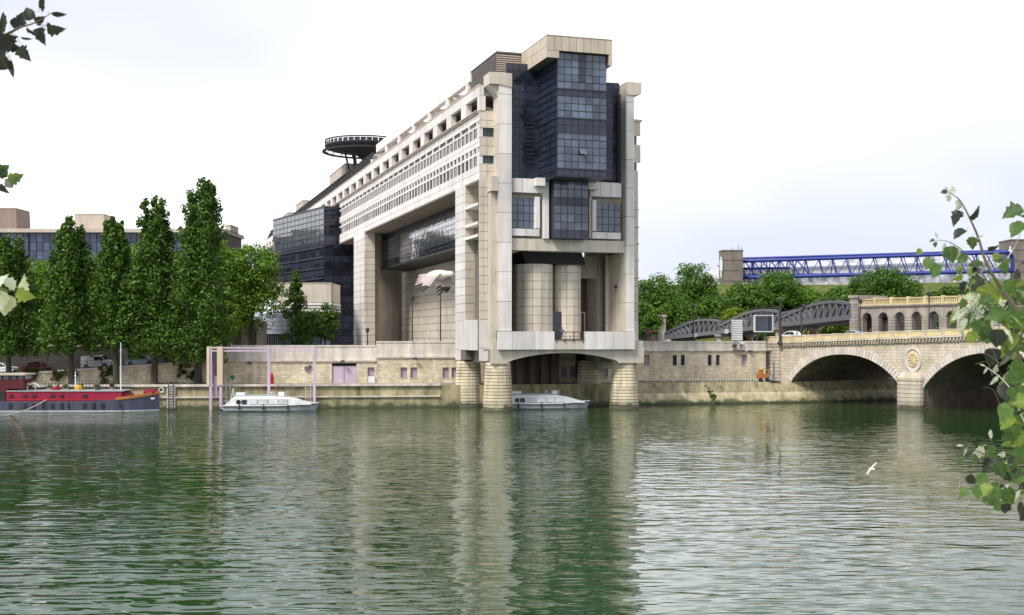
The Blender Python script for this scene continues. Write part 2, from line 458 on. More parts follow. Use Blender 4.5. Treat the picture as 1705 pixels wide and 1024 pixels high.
def water_mat():
    m, n, b, out = new_mat('river_water')
    pos = n.nodes.new('ShaderNodeNewGeometry').outputs['Position']
    rot = _map(n, pos, (.42, 1.0, 1), (0, 0, math.radians(9)))
    big = _noise(n, .30, 1, rot, .5)
    mid = _noise(n, .95, 1.8, _map(n, pos, (.40, 1.0, 1), (0, 0, math.radians(-7)), (4, 9, 0)), .55)
    fine = _noise(n, 3.2, 3, _map(n, pos, (.4, 1, 1), (0, 0, math.radians(14))), .5)
    patch = _noise(n, .035, 3, _map(n, pos, (1.0, .6, 1)), .5)          # gusts: calmer and rougher water
    amp = _range(n, patch.outputs['Fac'], .38, .62, .45, 1.35)
    h = _math(n, 'ADD', _math(n, 'MULTIPLY', big.outputs['Fac'], .085), _math(n, 'ADD', _math(n, 'MULTIPLY', mid.outputs['Fac'], .15), _math(n, 'MULTIPLY', fine.outputs['Fac'], .005)))
    sx = n.nodes.new('ShaderNodeSeparateXYZ'); n.links.new(pos, sx.inputs[0])
    amp = _math(n, 'MULTIPLY', amp, _range(n, sx.outputs[0], -25, 25, 1.35, .5))      # the wind is fresher on the left reach
    h = _math(n, 'MULTIPLY', h, amp)
    _bump(n, b, h, 1.0, 1.0)
    b.inputs['Base Color'].default_value = (.016, .046, .012, 1)
    b.inputs['Roughness'].default_value = .03
    b.inputs['IOR'].default_value = 1.333
    return m
M['water'] = water_mat()
# ------------------------------------------------------------------ setting: water, banks, quay walls
def sheet(name, pts, m, z=None, kind='structure', **pr):
    mb = MB(); mb.quad([(p[0], p[1], z if z is not None else p[2]) for p in pts])
    return mb.build(name, m, kind=kind, **pr)

sheet('river_water', [(-420, -60), (420, -60), (420, 330), (-420, 330)], M['water'], 0.0)
sheet('river_bed', [(-430, -70), (430, -70), (430, 340), (-430, 340)], M['earth'], -4.0)

QL = [(-160, 146.5), (-43, 155), (-9.5, 158.6), (17, 164.3), (40, 170), (62, 180), (170, 236)]
QZ = 2.95
mb = MB()
for i in range(len(QL)-1):
    (x0, y0), (x1, y1) = QL[i], QL[i+1]
    if i < 3:
        b0 = b1 = .18
    else:
        b0 = b1 = 1.6
    mb.quad([(x0, y0, -2), (x1, y1, -2), (x1, y1, .25), (x0, y0, .25)], 0)
    mb.quad([(x0, y0, .25), (x1, y1, .25), (x1, y1+b1*.5, 1.55), (x0, y0+b0*.5, 1.55)], 1 if i >= 3 else 0)
    mb.quad([(x0, y0+b0*.5, 1.55), (x1, y1+b1*.5, 1.55), (x1, y1+b1, QZ), (x0, y0+b0, QZ)], 0)
    mb.quad([(x0, y0+b0, QZ), (x1, y1+b1, QZ), (x1, y1+26, QZ), (x0, y0+26, QZ)], 2)
mb.build('lower_quay', [M['quay_low'], M['slope'], M['paving']], kind='structure')
mb = MB()
for i in range(2):
    (x0, y0), (x1, y1) = QL[i], QL[i+1]
    mb.bar((x0, y0+.1, QZ+.08), (x1, y1+.1, QZ+.08), .55, .3)
    mb.bar((x0, y0-.06, 1.5), (x1, y1-.06, 1.5), .22, .16)
mb.build('quay_coping', M['parapet'], kind='structure')

UG = 7.3
G = [(-1500, 172.6), (-40.2, 172.6), (-39.4, 165.1), (-9, 168), (17, 170.5), (36.8, 174.2), (40.5, 173.5), (58, 187), (170, 243), (1500, 600), (1500, 3000), (-1500, 3000)]
mb = MB()
mb.quad([(p[0], p[1], UG) for p in G])
mb.build('upper_ground', M['paving'], kind='structure')

def seg_s(p0, p1, u):
    """distance along p0->p1 where the sight line through photo column u meets it"""
    k = (u-852.5)/F
    dx, dy = p1[0]-p0[0], p1[1]-p0[1]
    t = (k*p0[1]-p0[0])/(dx-k*dy)
    return t*math.hypot(dx, dy)

def quay_wall(name, p0, p1, z0, z1, zp, holes, m):
    """a length of masonry wall with openings, a ledge and a parapet above; openings are (s0, s1, za, zb, kind)"""
    dx, dy = p1[0]-p0[0], p1[1]-p0[1]
    Ln = math.hypot(dx, dy); rz = math.atan2(dy, dx)
    root = MB()
    xs = sorted({0, Ln, *[h[0] for h in holes], *[h[1] for h in holes]})
    for a, b in zip(xs[:-1], xs[1:]):
        hs = sorted([(h[2], h[3]) for h in holes if h[0] <= a+1e-6 and h[1] >= b-1e-6])
        z = z0
        for h in hs+[(z1, z1)]:
            if h[0]-z > .01: root.box(a, b, 0, .7, z, h[0], 0)
            z = h[1]
    root.box(0, Ln, .72, .9, z0, z1-.02, 1)
    root.box(0, Ln, -.22, .8, z1, z1+.24, 2)
    root.box(0, Ln, 0.02, .55, z1+.24, zp-.22, 2)
    root.box(0, Ln, -.06, .62, zp-.22, zp, 2)
    w = root.build(name, [m, M['black'], M['parapet']], None, (p0[0], p0[1], 0), rz, kind='structure')
    for h in holes:
        s0, s1, za, zb, kd = h
        if kd == 'shutter':
            MB().box(s0+.02, s1-.02, .3, .36, za+.02, zb-.04).build('shutter', M['lilac_dark'], w)
            MB().box(s0-.08, s1+.08, -.06, .3, za-.1, za-.002).build('sill', M['panel_warm'], w)
        elif kd == 'glass':
            MB().box(s0+.02, s1-.02, .35, .4, za+.02, zb-.04).build('window_pane', M['glass_dark'], w)
            MB().box(s0-.08, s1+.08, -.06, .3, za-.1, za-.002).build('sill', M['panel_warm'], w)
            f = MB(); f.box(s0, s0+.09, -.03, .2, za, zb); f.box(s1-.09, s1, -.03, .2, za, zb)
            f.build('window_frame', M['parapet'], w)
        elif kd == 'gate':
            mid = (s0+s1)/2
            for q0, q1 in ((s0+.04, mid-.03), (mid+.03, s1-.04)):
                MB().box(q0, q1, .22, .3, za+.02, zb-.42).build('gate_leaf', M['lilac'], w)
        elif kd == 'half':
            MB().box(s0+.02, s1-.02, .3, .36, za+1.0, zb-.04).build('shutter', M['lilac_dark'], w)
            MB().box(s0+.08, s1+.12, -.28, .2, za+.02, za+.95).build('meter_cabinet', M['white'], w)
    return w

def hole(p0, p1, u0, u1, v0, v1, kd):
    s0, s1 = seg_s(p0, p1, u0), seg_s(p0, p1, u1)
    Y = p0[1]+(p1[1]-p0[1])*s0/math.hypot(p1[0]-p0[0], p1[1]-p0[1])
    return (s0, s1, wz(v1, Y), wz(v0, Y), kd)

A0, A1, A2, A3, A4 = (-39.4, 164.2), (-18.75, 165.9), (-7.5, 167.0), (15.5, 169.3), (36.6, 173.3)
hs = [hole(A0, A1, 552.5, 593.5, 604.5, 639.5, 'gate'), hole(A0, A1, 612, 623, 612, 639.5, 'half')]
hs = [(a, b, QZ+.02, d, k) for a, b, c, d, k in hs]
quay_wall('quay_wall', A0, A1, QZ, 5.95, 8.2, hs, M['quay'])
hs = [hole(A1, A2, a, b, 612, 629, 'shutter') for a, b in ((667, 677.5), (683.5, 694.5), (737, 747), (752, 761))]
quay_wall('quay_wall', A1, A2, QZ, 6.45, 8.75, hs, M['quay'])
hs = [hole(A2, A3, a, b, 611, 628, 'shutter') for a, b in ((934, 944), (949, 959.5), (1003, 1012))]
quay_wall('quay_wall', A2, A3, QZ, 6.6, 7.4, hs, M['quay'])
hs = [hole(A3, A4, a, b, 591, 608.5, k) for a, b, k in ((1071.5, 1081, 'shutter'), (1119, 1128, 'glass'), (1132.5, 1141, 'glass'), (1177.5, 1186, 'glass'), (1191, 1199.5, 'glass'), (1235, 1243.5, 'shutter'))]
quay_wall('quay_wall', A3, A4, QZ, 7.3, 8.75, hs, M['quay'])

# ramp with parked cars on the left
RX = [(-110, 2.6), (-64.4, 4.38), (-46.3, 5.6), (-39.6, 5.98)]
mb = MB(); mr = MB()
for (x0, z0), (x1, z1) in zip(RX[:-1], RX[1:]):
    y0 = y1 = 162.3
    mb.loft([[(x0, 162.3, QZ-.5), (x0, 163.0, QZ-.5), (x0, 163.0, z0-.02), (x0, 162.3, z0-.02)], [(x1, 162.3, QZ-.5), (x1, 163.0, QZ-.5), (x1, 163.0, z1-.02), (x1, 162.3, z1-.02)]], 0)
    mb.loft([[(x0, 162.1, z0), (x0, 163.1, z0), (x0, 163.1, z0+.26), (x0, 162.1, z0+.26)], [(x1, 162.1, z1), (x1, 163.1, z1), (x1, 163.1, z1+.26), (x1, 162.1, z1+.26)]], 1)
    mr.quad([(x0, 163.0, z0+.1), (x1, 163.0, z1+.1), (x1, 172.4, z1+.1), (x0, 172.4, z0+.1)])
mb.build('ramp_wall', [M['quay'], M['parapet']], kind='structure')
mr.build('ramp_road', M['asphalt'], kind='structure')
M['dark_wall'] = masonry('shaded_masonry', (.06, .052, .045), 1.0, .8, .35, joint=(.03, .026, .022), stain=(.025, .022, .02))  # near-black stone: the shade of the trees is put into the colour
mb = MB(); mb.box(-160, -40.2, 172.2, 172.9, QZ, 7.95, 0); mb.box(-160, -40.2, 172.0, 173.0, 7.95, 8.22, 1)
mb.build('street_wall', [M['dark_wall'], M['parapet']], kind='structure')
mb = MB(); mb.box(-40.2, -39.55, 163.2, 172.2, QZ, 8.2)
mb.build('ramp_end_wall', M['quay'], kind='structure')
# bank the camera stands on
mb = MB(); mb.box(-400, 400, -58, 6.2, -3, UG)
mb.build('near_quay', M['parapet'], kind='structure')
# ------------------------------------------------------------------ the ministry building: local x = b (along the river), local y = a (away from it)
OX, OY, TH = -1.61, 150.0, math.radians(17.65)
CT, ST = math.cos(TH), math.sin(TH)
def bu(u, a):
    du = u-852.5; bx, by = OX-ST*a, OY+CT*a
    return (du*by-F*bx)/(F*CT-du*ST)
def au(u, b):
    du = u-852.5; bx, by = OX+CT*b, OY+ST*b
    return (F*bx-du*by)/(F*ST+du*CT)
def zv(v, b, a): return wz(v, OY+CT*a+ST*b)

BLD = empty('ministry_building', (OX, OY, 0), TH, 'monumental pale stone office block standing in the river with a dark blue glass tower end', 'building')
panels = Pieces(BLD, 'stone_panel')
panes = Pieces(BLD, 'window_pane')
def part(mb, name, m, parent=None, **k): return mb.build(name, m, parent or BLD, **k)

bL = -1.95                       # plane of the long facade
A_END = 108.0; AE = 262.0
SLAB, CORN, BEAM = 29.2, 37.6, 41.0
PL = bu(852, 0)                  # left pier inner edge
P0, P1 = bu(1043, 0), bu(1056, 0)
SR = bu(1063, 2)                 # right edge of the building

# core volume behind the cladding
c = MB()
c.box(bL+.55, SR-.5, 9.0, AE, SLAB+.05, 37.5)
c.box(1.2, SR-1.5, 6.0, AE, 37.5, BEAM-.3)
part(c, 'core', M['joint'])
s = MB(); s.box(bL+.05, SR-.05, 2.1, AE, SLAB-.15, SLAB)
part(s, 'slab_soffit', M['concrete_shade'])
s = MB(); s.box(bL-.25, 1.3, 2.2, AE, CORN, CORN+.32); s.box(bL-.38, bL-.25, 2.2, AE, CORN+.2, CORN+.32)
part(s, 'cornice', M['cap'])

def lpanels(z0, z1, a0, a1, n, m=None, thick=.5, pl=bL):
    w = (a1-a0)/n
    for i in range(n):
        panels.add((pl+thick/2, a0+w*(i+.5), (z0+z1)/2), (thick, w-.05, z1-z0-.05), m or M['panel'])
# long facade bands (courses of panels)
for z0, z1, n in ((29.2, 30.1, 26), (30.1, 31.0, 26), (32.3, 32.68, 26), (33.32, 33.95, 26), (33.95, 34.6, 26), (35.8, 36.1, 26), (36.6, 37.1, 26), (37.1, 37.6, 26)):
    lpanels(z0, z1, 2.1, A_END, n)
# piers between the small windows: joined, they are a pixel or two wide
pr = MB()
nwin = 53; pitch = (A_END-4)/nwin
wins = Pieces(BLD, 'window')
for i in range(nwin):
    a = 3.2+pitch*i
    for z0, z1, g in ((31.0, 32.3, .55), (34.6, 35.8, .55)):
        pr.box(bL+.02, bL+.45, a-.24, a+.24, z0, z1)
        wins.add((bL+.14, a+pitch/2, (z0+z1)/2), (.06, pitch-.5, z1-z0-.04), M['recess'])
    pr.box(bL+.02, bL+.45, a-.42, a+.42, 32.7, 33.3)
    wins.add((bL+.14, a+pitch/2, 33.0), (.06, pitch-.86, .56), M['recess'])
    if i % 2 == 0:
        pr.box(bL+.02, bL+.45, a-.35, a+.35, 36.1, 36.6)
        wins.add((bL+.14, a+pitch, 36.35), (.06, pitch*2-.8, .46), M['recess'])
    # thin sub mullions of the upper row
    pr.box(bL+.05, bL+.2, a+pitch/2-.06, a+pitch/2+.06, 34.6, 35.8)
    if i % 5 in (0, 1):
        pr.box(bL+.05, bL+.2, a+pitch/2-.06, a+pitch/2+.06, 31.0, 32.3)
pr.box(bL+.02, bL+.45, 2.1, 3.0, 31.0, 32.3); pr.box(bL+.02, bL+.45, 2.1, 3.0, 34.6, 35.8)
part(pr, 'window_pier', M['panel'], kind='stuff')
wins.flush()

M['loggia_shade'] = surf('loggia_shade_tone', (.10, .085, .07), .9, .2)  # back of the loggia painted dark, its shade is in the colour
# loggia
beam = MB()
nb = 33
for i in range(nb):
    a0 = 3.1+7.8*i
    beam = MB(); beam.box(bL, bL+.8, a0-2.4 if i else 2.1, a0, CORN+.32, 39.75)
    part(beam, 'loggia_pier', M['panel'])
    b2 = MB(); b2.bar((bL+.6, a0+.6, 39.6), (1.1, a0+4.6, 38.4), .3); b2.bar((1.0, a0+.9, 38.2), (bL+1.2, a0+4.0, 39.7), .28)
    part(b2, 'loggia_strut', M['concrete'])
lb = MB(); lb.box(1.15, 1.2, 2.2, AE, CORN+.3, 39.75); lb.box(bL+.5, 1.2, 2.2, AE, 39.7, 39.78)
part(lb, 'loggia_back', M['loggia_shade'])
nbm = 64
for i in range(nbm):
    panels.add((bL+.3, 2.1+(AE-4)/nbm*(i+.5), (39.78+BEAM)/2), (.6, (AE-4)/nbm-.05, BEAM-39.8), M['panel'])
cp = MB()
for i in range(180):
    cp.box(bL-.1, bL+.35, 2.2+i, 2.75+i, BEAM+.02, BEAM+.2)
cp.box(bL+.1, bL+.5, 2.2, AE, BEAM+.0, BEAM+.12)
part(cp, 'coping', M['cap'], kind='stuff')
rf = MB(); rf.box(bL+.6, SR-.4, 9.2, AE, BEAM-.3, BEAM-.1)
part(rf, 'roof', M['concrete_shade'])

# far part of the roof: dark glazing rails stepping back
for k, (bb, zz) in enumerate(((-.75, 42.0), (-.35, 42.9), (.05, 43.8), (.5, 44.8))):
    r = MB(); r.box(bb, bb+.3, 84, AE, zz-.14, zz+.14); part(r, 'roof_rail', M['roof_dark'])
r = MB()
for i in range(44):
    r.bar((-.95, 84+4*i, 41.3), (.4, 84+4*i, 44.8), .18)
r.quad([(-.8, 84, 41.2), (-.8, AE, 41.2), (.45, AE, 44.4), (.45, 84, 44.4)])
part(r, 'roof_glazing', M['roof_dark'])
for ul, ur, vt_, b0 in ((549, 575, 273, 1.6), (493, 504, 334, 1.6), (472, 480, 354, 1.6)):
    a0, a1 = au(ur, b0), au(ul, b0); z1 = zv(vt_, b0, a0)
    r = MB(); r.box(b0, b0+6, a0, a1, 41, z1); r.box(b0-.1, b0+6.1, a0-.1, a1+.1, z1, z1+.15)
    part(r, 'plant_room', M['beige_block'])

# pergola frame above the loggia
pg = MB()
pb = 1.0; pa0, pa1 = 18.0, 83.6
part(MB().box(pb, pb+.9, pa0-1.0, pa1, 44.75, 46.25), 'pergola_beam', M['panel'])
part(MB().box(pb+6, pb+6.8, pa0-1.0, pa1, 44.75, 46.1), 'pergola_beam', M['panel_warm'])
part(MB().box(pb, pb+.9, pa0-1.0, pa1, BEAM-.1, 42.4), 'pergola_beam', M['panel'])
for i in range(7):
    a = 18.2+11.2*i
    part(MB().box(pb+.02, pb+.88, a, a+1.3, 42.4, 44.75), 'pergola_post', M['panel'])
    t = MB(); t.bar((pb+.6, a+9.0, 44.6), (pb+6.2, a+3.0, 43.6), .7, .5); t.bar((pb+.5, a+1.5, 44.7), (pb+6.4, a+1.5, 44.7), .5, .6)
    t.bar((pb+.4, a+1.2, 42.5), (pb+.4, a-.6, 44.7), .22)
    part(t, 'pergola_strut', M['panel_warm'])

# louvred penthouse
ph = MB(); ph.box(1.25, 16.5, 5.1, 16.8, 40.8, 46.0)
part(ph, 'penthouse', M['louver'])
lv = Pieces(BLD, 'louvre_slat')
for k in range(9):
    z = 43.5+.28*k
    lv.add((1.2+3.4/2+.05, 5.0, z), (3.5, .12, .13), M['cap']); lv.add((15.3, 5.0, z), (2.6, .12, .13), M['cap'])
for k in range(14):
    lv.add((1.18, 11, 42+.28*k), (.08, 11.5, .12), M['louver'])
lv.flush()
ph = MB(); ph.box(1.1, 16.7, 4.85, 17, 46.0, 46.22); part(ph, 'penthouse_roof', M['louver'])

# corner strip on the end face
def epanels(a, b0, b1, zs, n, m=None, thick=.3):
    w = (b1-b0)/n
    for z0, z1 in zip(zs[:-1], zs[1:]):
        for i in range(n):
            panels.add((b0+w*(i+.5), a+thick/2, (z0+z1)/2), (w-.045, thick, z1-z0-.05), m or M['panel_warm'])
core = MB()
core.box(bL+.1, 0.3, 2.25, 9.2, SLAB, 31.2); core.box(bL+.1, .3, 2.25, 9.2, 32.2, 34.6); core.box(bL+.1, .3, 2.25, 9.2, 35.7, CORN)
core.box(bL+.5, .3, 2.6, 9.2, 31.2, 32.2); core.box(bL+.5, .3, 2.6, 9.2, 34.6, 35.7)
core.box(bL+.1, .3, 2.25, 3.0, 6.3, SLAB)
core.box(bL+.1, .8, 9.2, 13.8, 6.3, SLAB); core.box(bL+.1, 0.3, 3.0, 13.8, 7.7, 11.4)
core.box(-.6, .8, 3.0, 9.2, 11.4, 22.2)
part(core, 'corner_core', M['joint'])
for za, zb in ((31.22, 32.18), (34.62, 35.68)):
    for i in range(4):
        panes.add((bL+.12+.5*i+.2, 2.3, (za+zb)/2), (.44, .06, zb-za-.06), M['glass_green'])
    for i in range(2):
        panes.add((bL+.12, 2.45+.45*i, (za+zb)/2), (.06, .4, zb-za-.06), M['glass_green'])
    part(MB().box(bL-.06, .2, 2.0, 2.5, za-.14, za-.03), 'window_sill', M['white'])
epanels(2.0, bL, 0.0, [SLAB, 30.2, 31.2], 2); epanels(2.0, bL, 0, [32.2, 33.4, 34.6], 2); epanels(2.0, bL, 0, [35.7, 36.65, CORN], 2)
zs = list(np.arange(11.5, 29.3, 1.11))
epanels(2.0, bL, -.85, zs, 2); epanels(2.0, bL, -.85, [6.25, 7.9, 11.5], 1, M['panel'])
# leg on the long side beside the corner
for z0, z1 in zip(zs[:-1], zs[1:]):
    panels.add((bL+.15, 11.45, (z0+z1)/2), (.3, 4.9, z1-z0-.05), M['panel'])
    for i in range(2):
        panels.add((bL+.02+1.2*i+.6, 9.1, (z0+z1)/2), (1.16, .25, z1-z0-.05), M['panel_warm'])
panels.add((bL+.15, 8.5, 9.55), (.3, 10.8, 3.9), M['panel'])
panels.add((bL+.15, 12.6, 6.9), (.3, 2.6, 1.3), M['panel'])
part(MB().box(bL+.15, .6, 11.2, 13.9, 6.2, 7.6), 'leg_base', M['concrete'])
for z in (26.2, 23.8, 22.2):
    part(MB().box(bL, .2, 3.0, 9.05, z-.18, z+.18), 'concrete_fin', M['panel'])
part(MB().box(bL+1.2, bL+1.3, 3.0, 9.0, 22.4, 23.6), 'vent_panel', M['louver'])

# the two front piers
def pier(b0, b1, right):
    core = MB(); core.box(b0+.06, b1-.06, .06, 2.3, 7.75, 41.0); part(core, 'pier_core', M['joint'])
    zs = [10.05, 13.75, 17.45, 21.15, 24.85, 28.55, 32.25, 35.95, 39.65, 41.4]
    for z0, z1 in zip(zs[:-1], zs[1:]):
        panels.add(((b0+b1)/2, .04, (z0+z1)/2), (b1-b0, .12, z1-z0-.05), M['panel'])
        panels.add((b0+.0, 1.2, (z0+z1)/2), (.12, 2.15, z1-z0-.05), M['panel_warm'])
        if right: panels.add((b1, 1.2, (z0+z1)/2), (.12, 2.15, z1-z0-.05), M['panel'])
pier(0.0, PL, False)
pier(P0, P1, True)
part(MB().box(-.85, -.07, .9, 2.2, 5.9, 27.5), 'pilaster', M['concrete'])
part(MB().box(-.95, -.07, .1, 2.2, 27.55, 29.4), 'corbel', M['concrete'])
# right strip with its courses, and the stacked ribbons of the far long side
part(MB().box(P1+.1, SR-.1, 2.3, 9, 5.9, CORN), 'corner_core', M['joint'])
epanels(2.0, P1+.07, SR, zs, 1); epanels(2.0, P1+.07, SR, [5.9, 8.0, 11.5], 1, M['panel'])
epanels(2.0, P1+.07, SR, [SLAB, 31.2], 1); epanels(2.0, P1+.07, SR+.35, [32.2, 34.6], 1); epanels(2.0, P1+.07, SR+.35, [35.7, CORN], 1)
for z in (12.6, 14.8, 17, 19.3, 21.5, 23.7, 26):
    part(MB().box(SR-.3, SR+.12, 1.95, 2.6, z, z+.12), 'ledge', M['cap'])
part(MB().box(P1, SR+.5, 1.8, 6, CORN, CORN+.3), 'cornice', M['cap'])
# pier caps that lean outwards
def cap(b0, b1, out):
    m = MB()
    z0, z1 = 40.6, 42.3
    if out < 0: poly = [(b0+out, z0+.25), (b0, z0+.25-1.2*0), (b1, z0), (b1, z1), (b0+out, z1)]
    else: poly = [(b0, z0), (b1, z0), (b1+out, z0+.2), (b1+out, z1), (b0, z1)]
    m.prism_y(poly, -.15, 2.6)
    part(m, 'pier_cap', M['concrete'])
cap(0.0, PL, -1.25)
cap(P0, P1, 1.0)
m = MB(); m.prism_y([(-1.2, 40.85), (-.06, 39.4), (-.06, 40.85)], .3, 2.2); part(m, 'cap_bracket', M['concrete'])
part(MB().box(bL+.1, 0, 2.6, 6.4, BEAM-1.25, BEAM), 'corner_beam', M['panel'])

# ---------------- dark blue glass of the end face
BF, BG = -4.5, 2.3               # bay front plane, side glass plane
B0, B1 = bu(928, BF), bu(1010, BF)
ZT, ZB = 44.3, 29.15
NR = 17; RH = (ZT-ZB)/NR
bay = MB(); bay.box(B0, B1, BF+.03, 5, ZB, ZT)
for z in (ZB+.0,): bay.box(B0-.08, B1+.08, BF-.06, 5, ZB-.12, ZB)
BAY = part(bay, 'glass_bay', M['mullion'])
SP = {0: 1, 7: 1, 8: 1, 12: 1}
def row_mat(r, cdark=False):
    return M['spandrel'] if (r in (0, 6, 7, 11) or cdark) else M['glass']
cw = (B1-B0)/7
for r in range(NR):
    z = ZB+RH*(r+.5)
    for k in range(7):
        panes.add((B0+cw*(k+.5), BF, z), (cw-.09, .08, RH-(.16 if r in (5, 8, 12) else .09)), row_mat(r, k == 3 and r > 12), parent=BAY)
    ns = 7; sw = (BG-BF)/ns
    for k in range(ns):
        panes.add((B0, BF+sw*(k+.5), z), (.08, sw-.12, RH-.12), M['glass_navy'], parent=BAY)
rl = MB()
for r in (1, 6, 8, 12):
    z = ZB+RH*r
    rl.box(B0-.1, B1+.1, BF-.14, BF-.04, z-.07, z+.07); rl.box(B0-.14, B0-.04, BF-.1, BG, z-.07, z+.07)
for r in range(NR):
    rl.box(B0-.16, B0-.05, BF, BG, ZB+RH*r-.025, ZB+RH*r+.025)
rl.build('glazing_rail', M['mullion'], BAY)
op = MB(); zo = ZB+RH*2.9
op.prism_x([(BF-.05, zo+RH*.95), (BF-.09, zo+RH*.95), (BF-.62, zo+.1), (BF-.58, zo+.08)], B0+cw*3+.05, B0+cw*4-.05)
op.build('open_window', M['glass'], BAY)
# flanking glass left and right
for (g0, g1, gz0, gz1, nc, nm) in ((PL, B0, zv(296, 2, BG), 44.2, 5, 'l'), (B1, P0, zv(300, 14, BG), 42.6, 5, 'r')):
    w = (g1-g0)/nc
    GB = part(MB().box(g0, g1, BG+.04, BG+.3, gz0, gz1), 'curtain_wall', M['mullion'])
    n = int(round((gz1-gz0)/.9)); h = (gz1-gz0)/n
    for r in range(n):
        for k in range(nc):
            panes.add((g0+w*(k+.5), BG, gz0+h*(r+.5)), (w-.09, .08, h-.09), M['spandrel'] if r % 5 in (0, 1) and r != 10 else M['glass_navy'], parent=GB)
# cleat and dark recess by the right pier
part(MB().box(P0-.45, P0-.1, BG-.6, BG-.1, 28, 41), 'recess', M['mullion'])
# dark bars that draw the dark reflections in the left glass
fx = MB()
for k in range(10):
    z = 31.5+.55*k+RNG.uniform(-.1, .1)
    fx.box(B0-1.6-RNG.random()*.5, B0-.9, BG-.35, BG-.05, z, z+.12)
part(fx, 'bracket', M['dark_metal'])  # bars drawn as reflections, no fixings on the glass

# cap of the tower
C0, C1 = bu(911, -5.2), bu(1020, -5.2)
ca = MB(); ca.box(C0+.1, C1-.1, -5.1, 4.9, ZT+.02, 46.0); ca.box(C0+.1, B0-.05, -5.1, 4.9, 43.4, ZT+.02); ca.box(B1+.05, C1-.1, -5.1, 4.9, 42.9, ZT+.02)
part(ca, 'tower_cap', M['joint'])
n = 9; w = (C1-C0)/n
for i in range(n):
    panels.add((C0+w*(i+.5), -5.14, (ZT+46.1)/2+.0), (w-.05, .12, 46.1-ZT-.05), M['cap'])
panels.add(((C0+B0)/2, -5.14, (43.4+ZT)/2), (B0-C0-.05, .12, ZT-43.4-.05), M['cap'])
panels.add(((C1+B1)/2, -5.14, (42.9+ZT)/2), (C1-B1-.05, .12, ZT-42.9-.05), M['cap'])
for i in range(5):
    panels.add((C0+.04, -4.2+2*i-.0, (ZT+.5+46.1)/2), (.12, 1.95, 46.1-ZT-.55), M['cap'])
    panels.add((C0+.04, -4.2+2*i, (43.4+ZT+.5)/2), (.12, 1.95, ZT+.5-43.4-.05), M['cap'])
part(MB().box(C0-.05, C1+.05, -5.25, 4.95, 46.1, 46.2), 'tower_roof', M['cap'])
an = MB(); an.bar((C0+1.6, -2, 46.2), (C0+1.6, -2, 46.75), .08); an.bar((C0+1.3, -2, 46.7), (C0+3.4, -1, 46.35), .09)
part(an, 'antenna', M['dark_metal'])

# ---------------- lower end face
AW = 1.7                         # wall plane behind the proud frames
zA, zB = zv(321, 3, .4), zv(418, 9, .6)
wl = MB(); wl.box(PL, P0, AW, AW+.6, zB, ZB+.3)
part(wl, 'end_wall', M['concrete'])
def eb(u0, u1, v0, v1, a0, a1, name, m, parent=None):
    b0, b1 = bu(u0, a0), bu(u1, a0); bm = (b0+b1)/2
    z0, z1 = zv(v1, bm, a0), zv(v0, bm, a0)
    return part(MB().box(b0, b1, a0, a1, z0, z1), name, m, parent), (b0, b1, z0, z1)
def epan(u0, u1, v0, v1, a0, n, m=None, thick=.35, nz=1):
    b0, b1 = bu(u0, a0), bu(u1, a0); bm = (b0+b1)/2
    z0, z1 = zv(v1, bm, a0), zv(v0, bm, a0)
    epanels(a0, b0, b1, [z0+(z1-z0)*i/nz for i in range(nz+1)], n, m or M['panel'], thick)
    return b0, b1, z0, z1
# upper band left and right of the lower bay
epan(852.6, 905, 297, 321, .4, 3, thick=1.25)
eb(893, 908, 296, 309, -.6, .38, 'bracket_block', M['panel'])
epan(982, 1035, 304, 328, .4, 3, thick=1.25)
eb(980, 997, 302, 315, -.6, .38, 'bracket_block', M['panel'])
# framed windows
for (u0, u1, v0, v1, ju0, ju1, sv) in ((852.6, 891, 329.5, 380, 891, 898.5, 393), (993, 1034, 337, 386, 986, 992.5, 398)):
    b0, b1 = bu(u0, .9), bu(u1, .9); z0, z1 = zv(v1, (b0+b1)/2, .9), zv(v0, (b0+b1)/2, .9)
    W = part(MB().box(b0, b1, 1.05, AW, z0, z1), 'window', M['mullion'])
    for r in range(4):
        for k in range(4):
            panes.add((b0+(b1-b0)/4*(k+.5), 1.02, z0+(z1-z0)/4*(r+.5)), ((b1-b0)/4-.1, .08, (z1-z0)/4-.1), M['glass'], parent=W)
    j0, j1 = bu(ju0, .5), bu(ju1, .5)
    part(MB().box(j0, j1, .4, AW, z0-.0, z1+.15), 'window_jamb', M['panel'])
    epan(min(u0, ju0), max(u1, ju1), v1+.5, sv, .4, 2, thick=1.2)
# lower hanging bay
LB0, LB1 = bu(922, -.8), bu(979.5, -.8)
lz0, lz1 = zv(396.5, LB0, -.8), 29.0
LBAY = part(MB().box(LB0, LB1, -.76, AW, lz0, lz1), 'hanging_bay', M['mullion'])
nr = 7; h = (lz1-lz0)/nr; w = (LB1-LB0)/5
for r in range(nr):
    for k in range(5):
        panes.add((LB0+w*(k+.5), -.8, lz0+h*(r+.5)), (w-.1, .08, h-.1), M['spandrel'] if r in (0, 4) else M['glass'], parent=LBAY)
eb(905, 914, 300, 397, .2, AW, 'bay_fin', M['panel'])
eb(981, 985, 312, 397, .6, AW, 'bay_fin', M['concrete'])
# lintel beam over the terrace
z0, z1 = zv(418.5, 9, .5), zv(399, 9, .5)
part(MB().box(PL, P0-.0, .5, AW+.4, z0, z1), 'lintel', M['concrete'])
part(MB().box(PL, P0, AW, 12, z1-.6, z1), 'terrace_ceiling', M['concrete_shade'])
ZL = z0
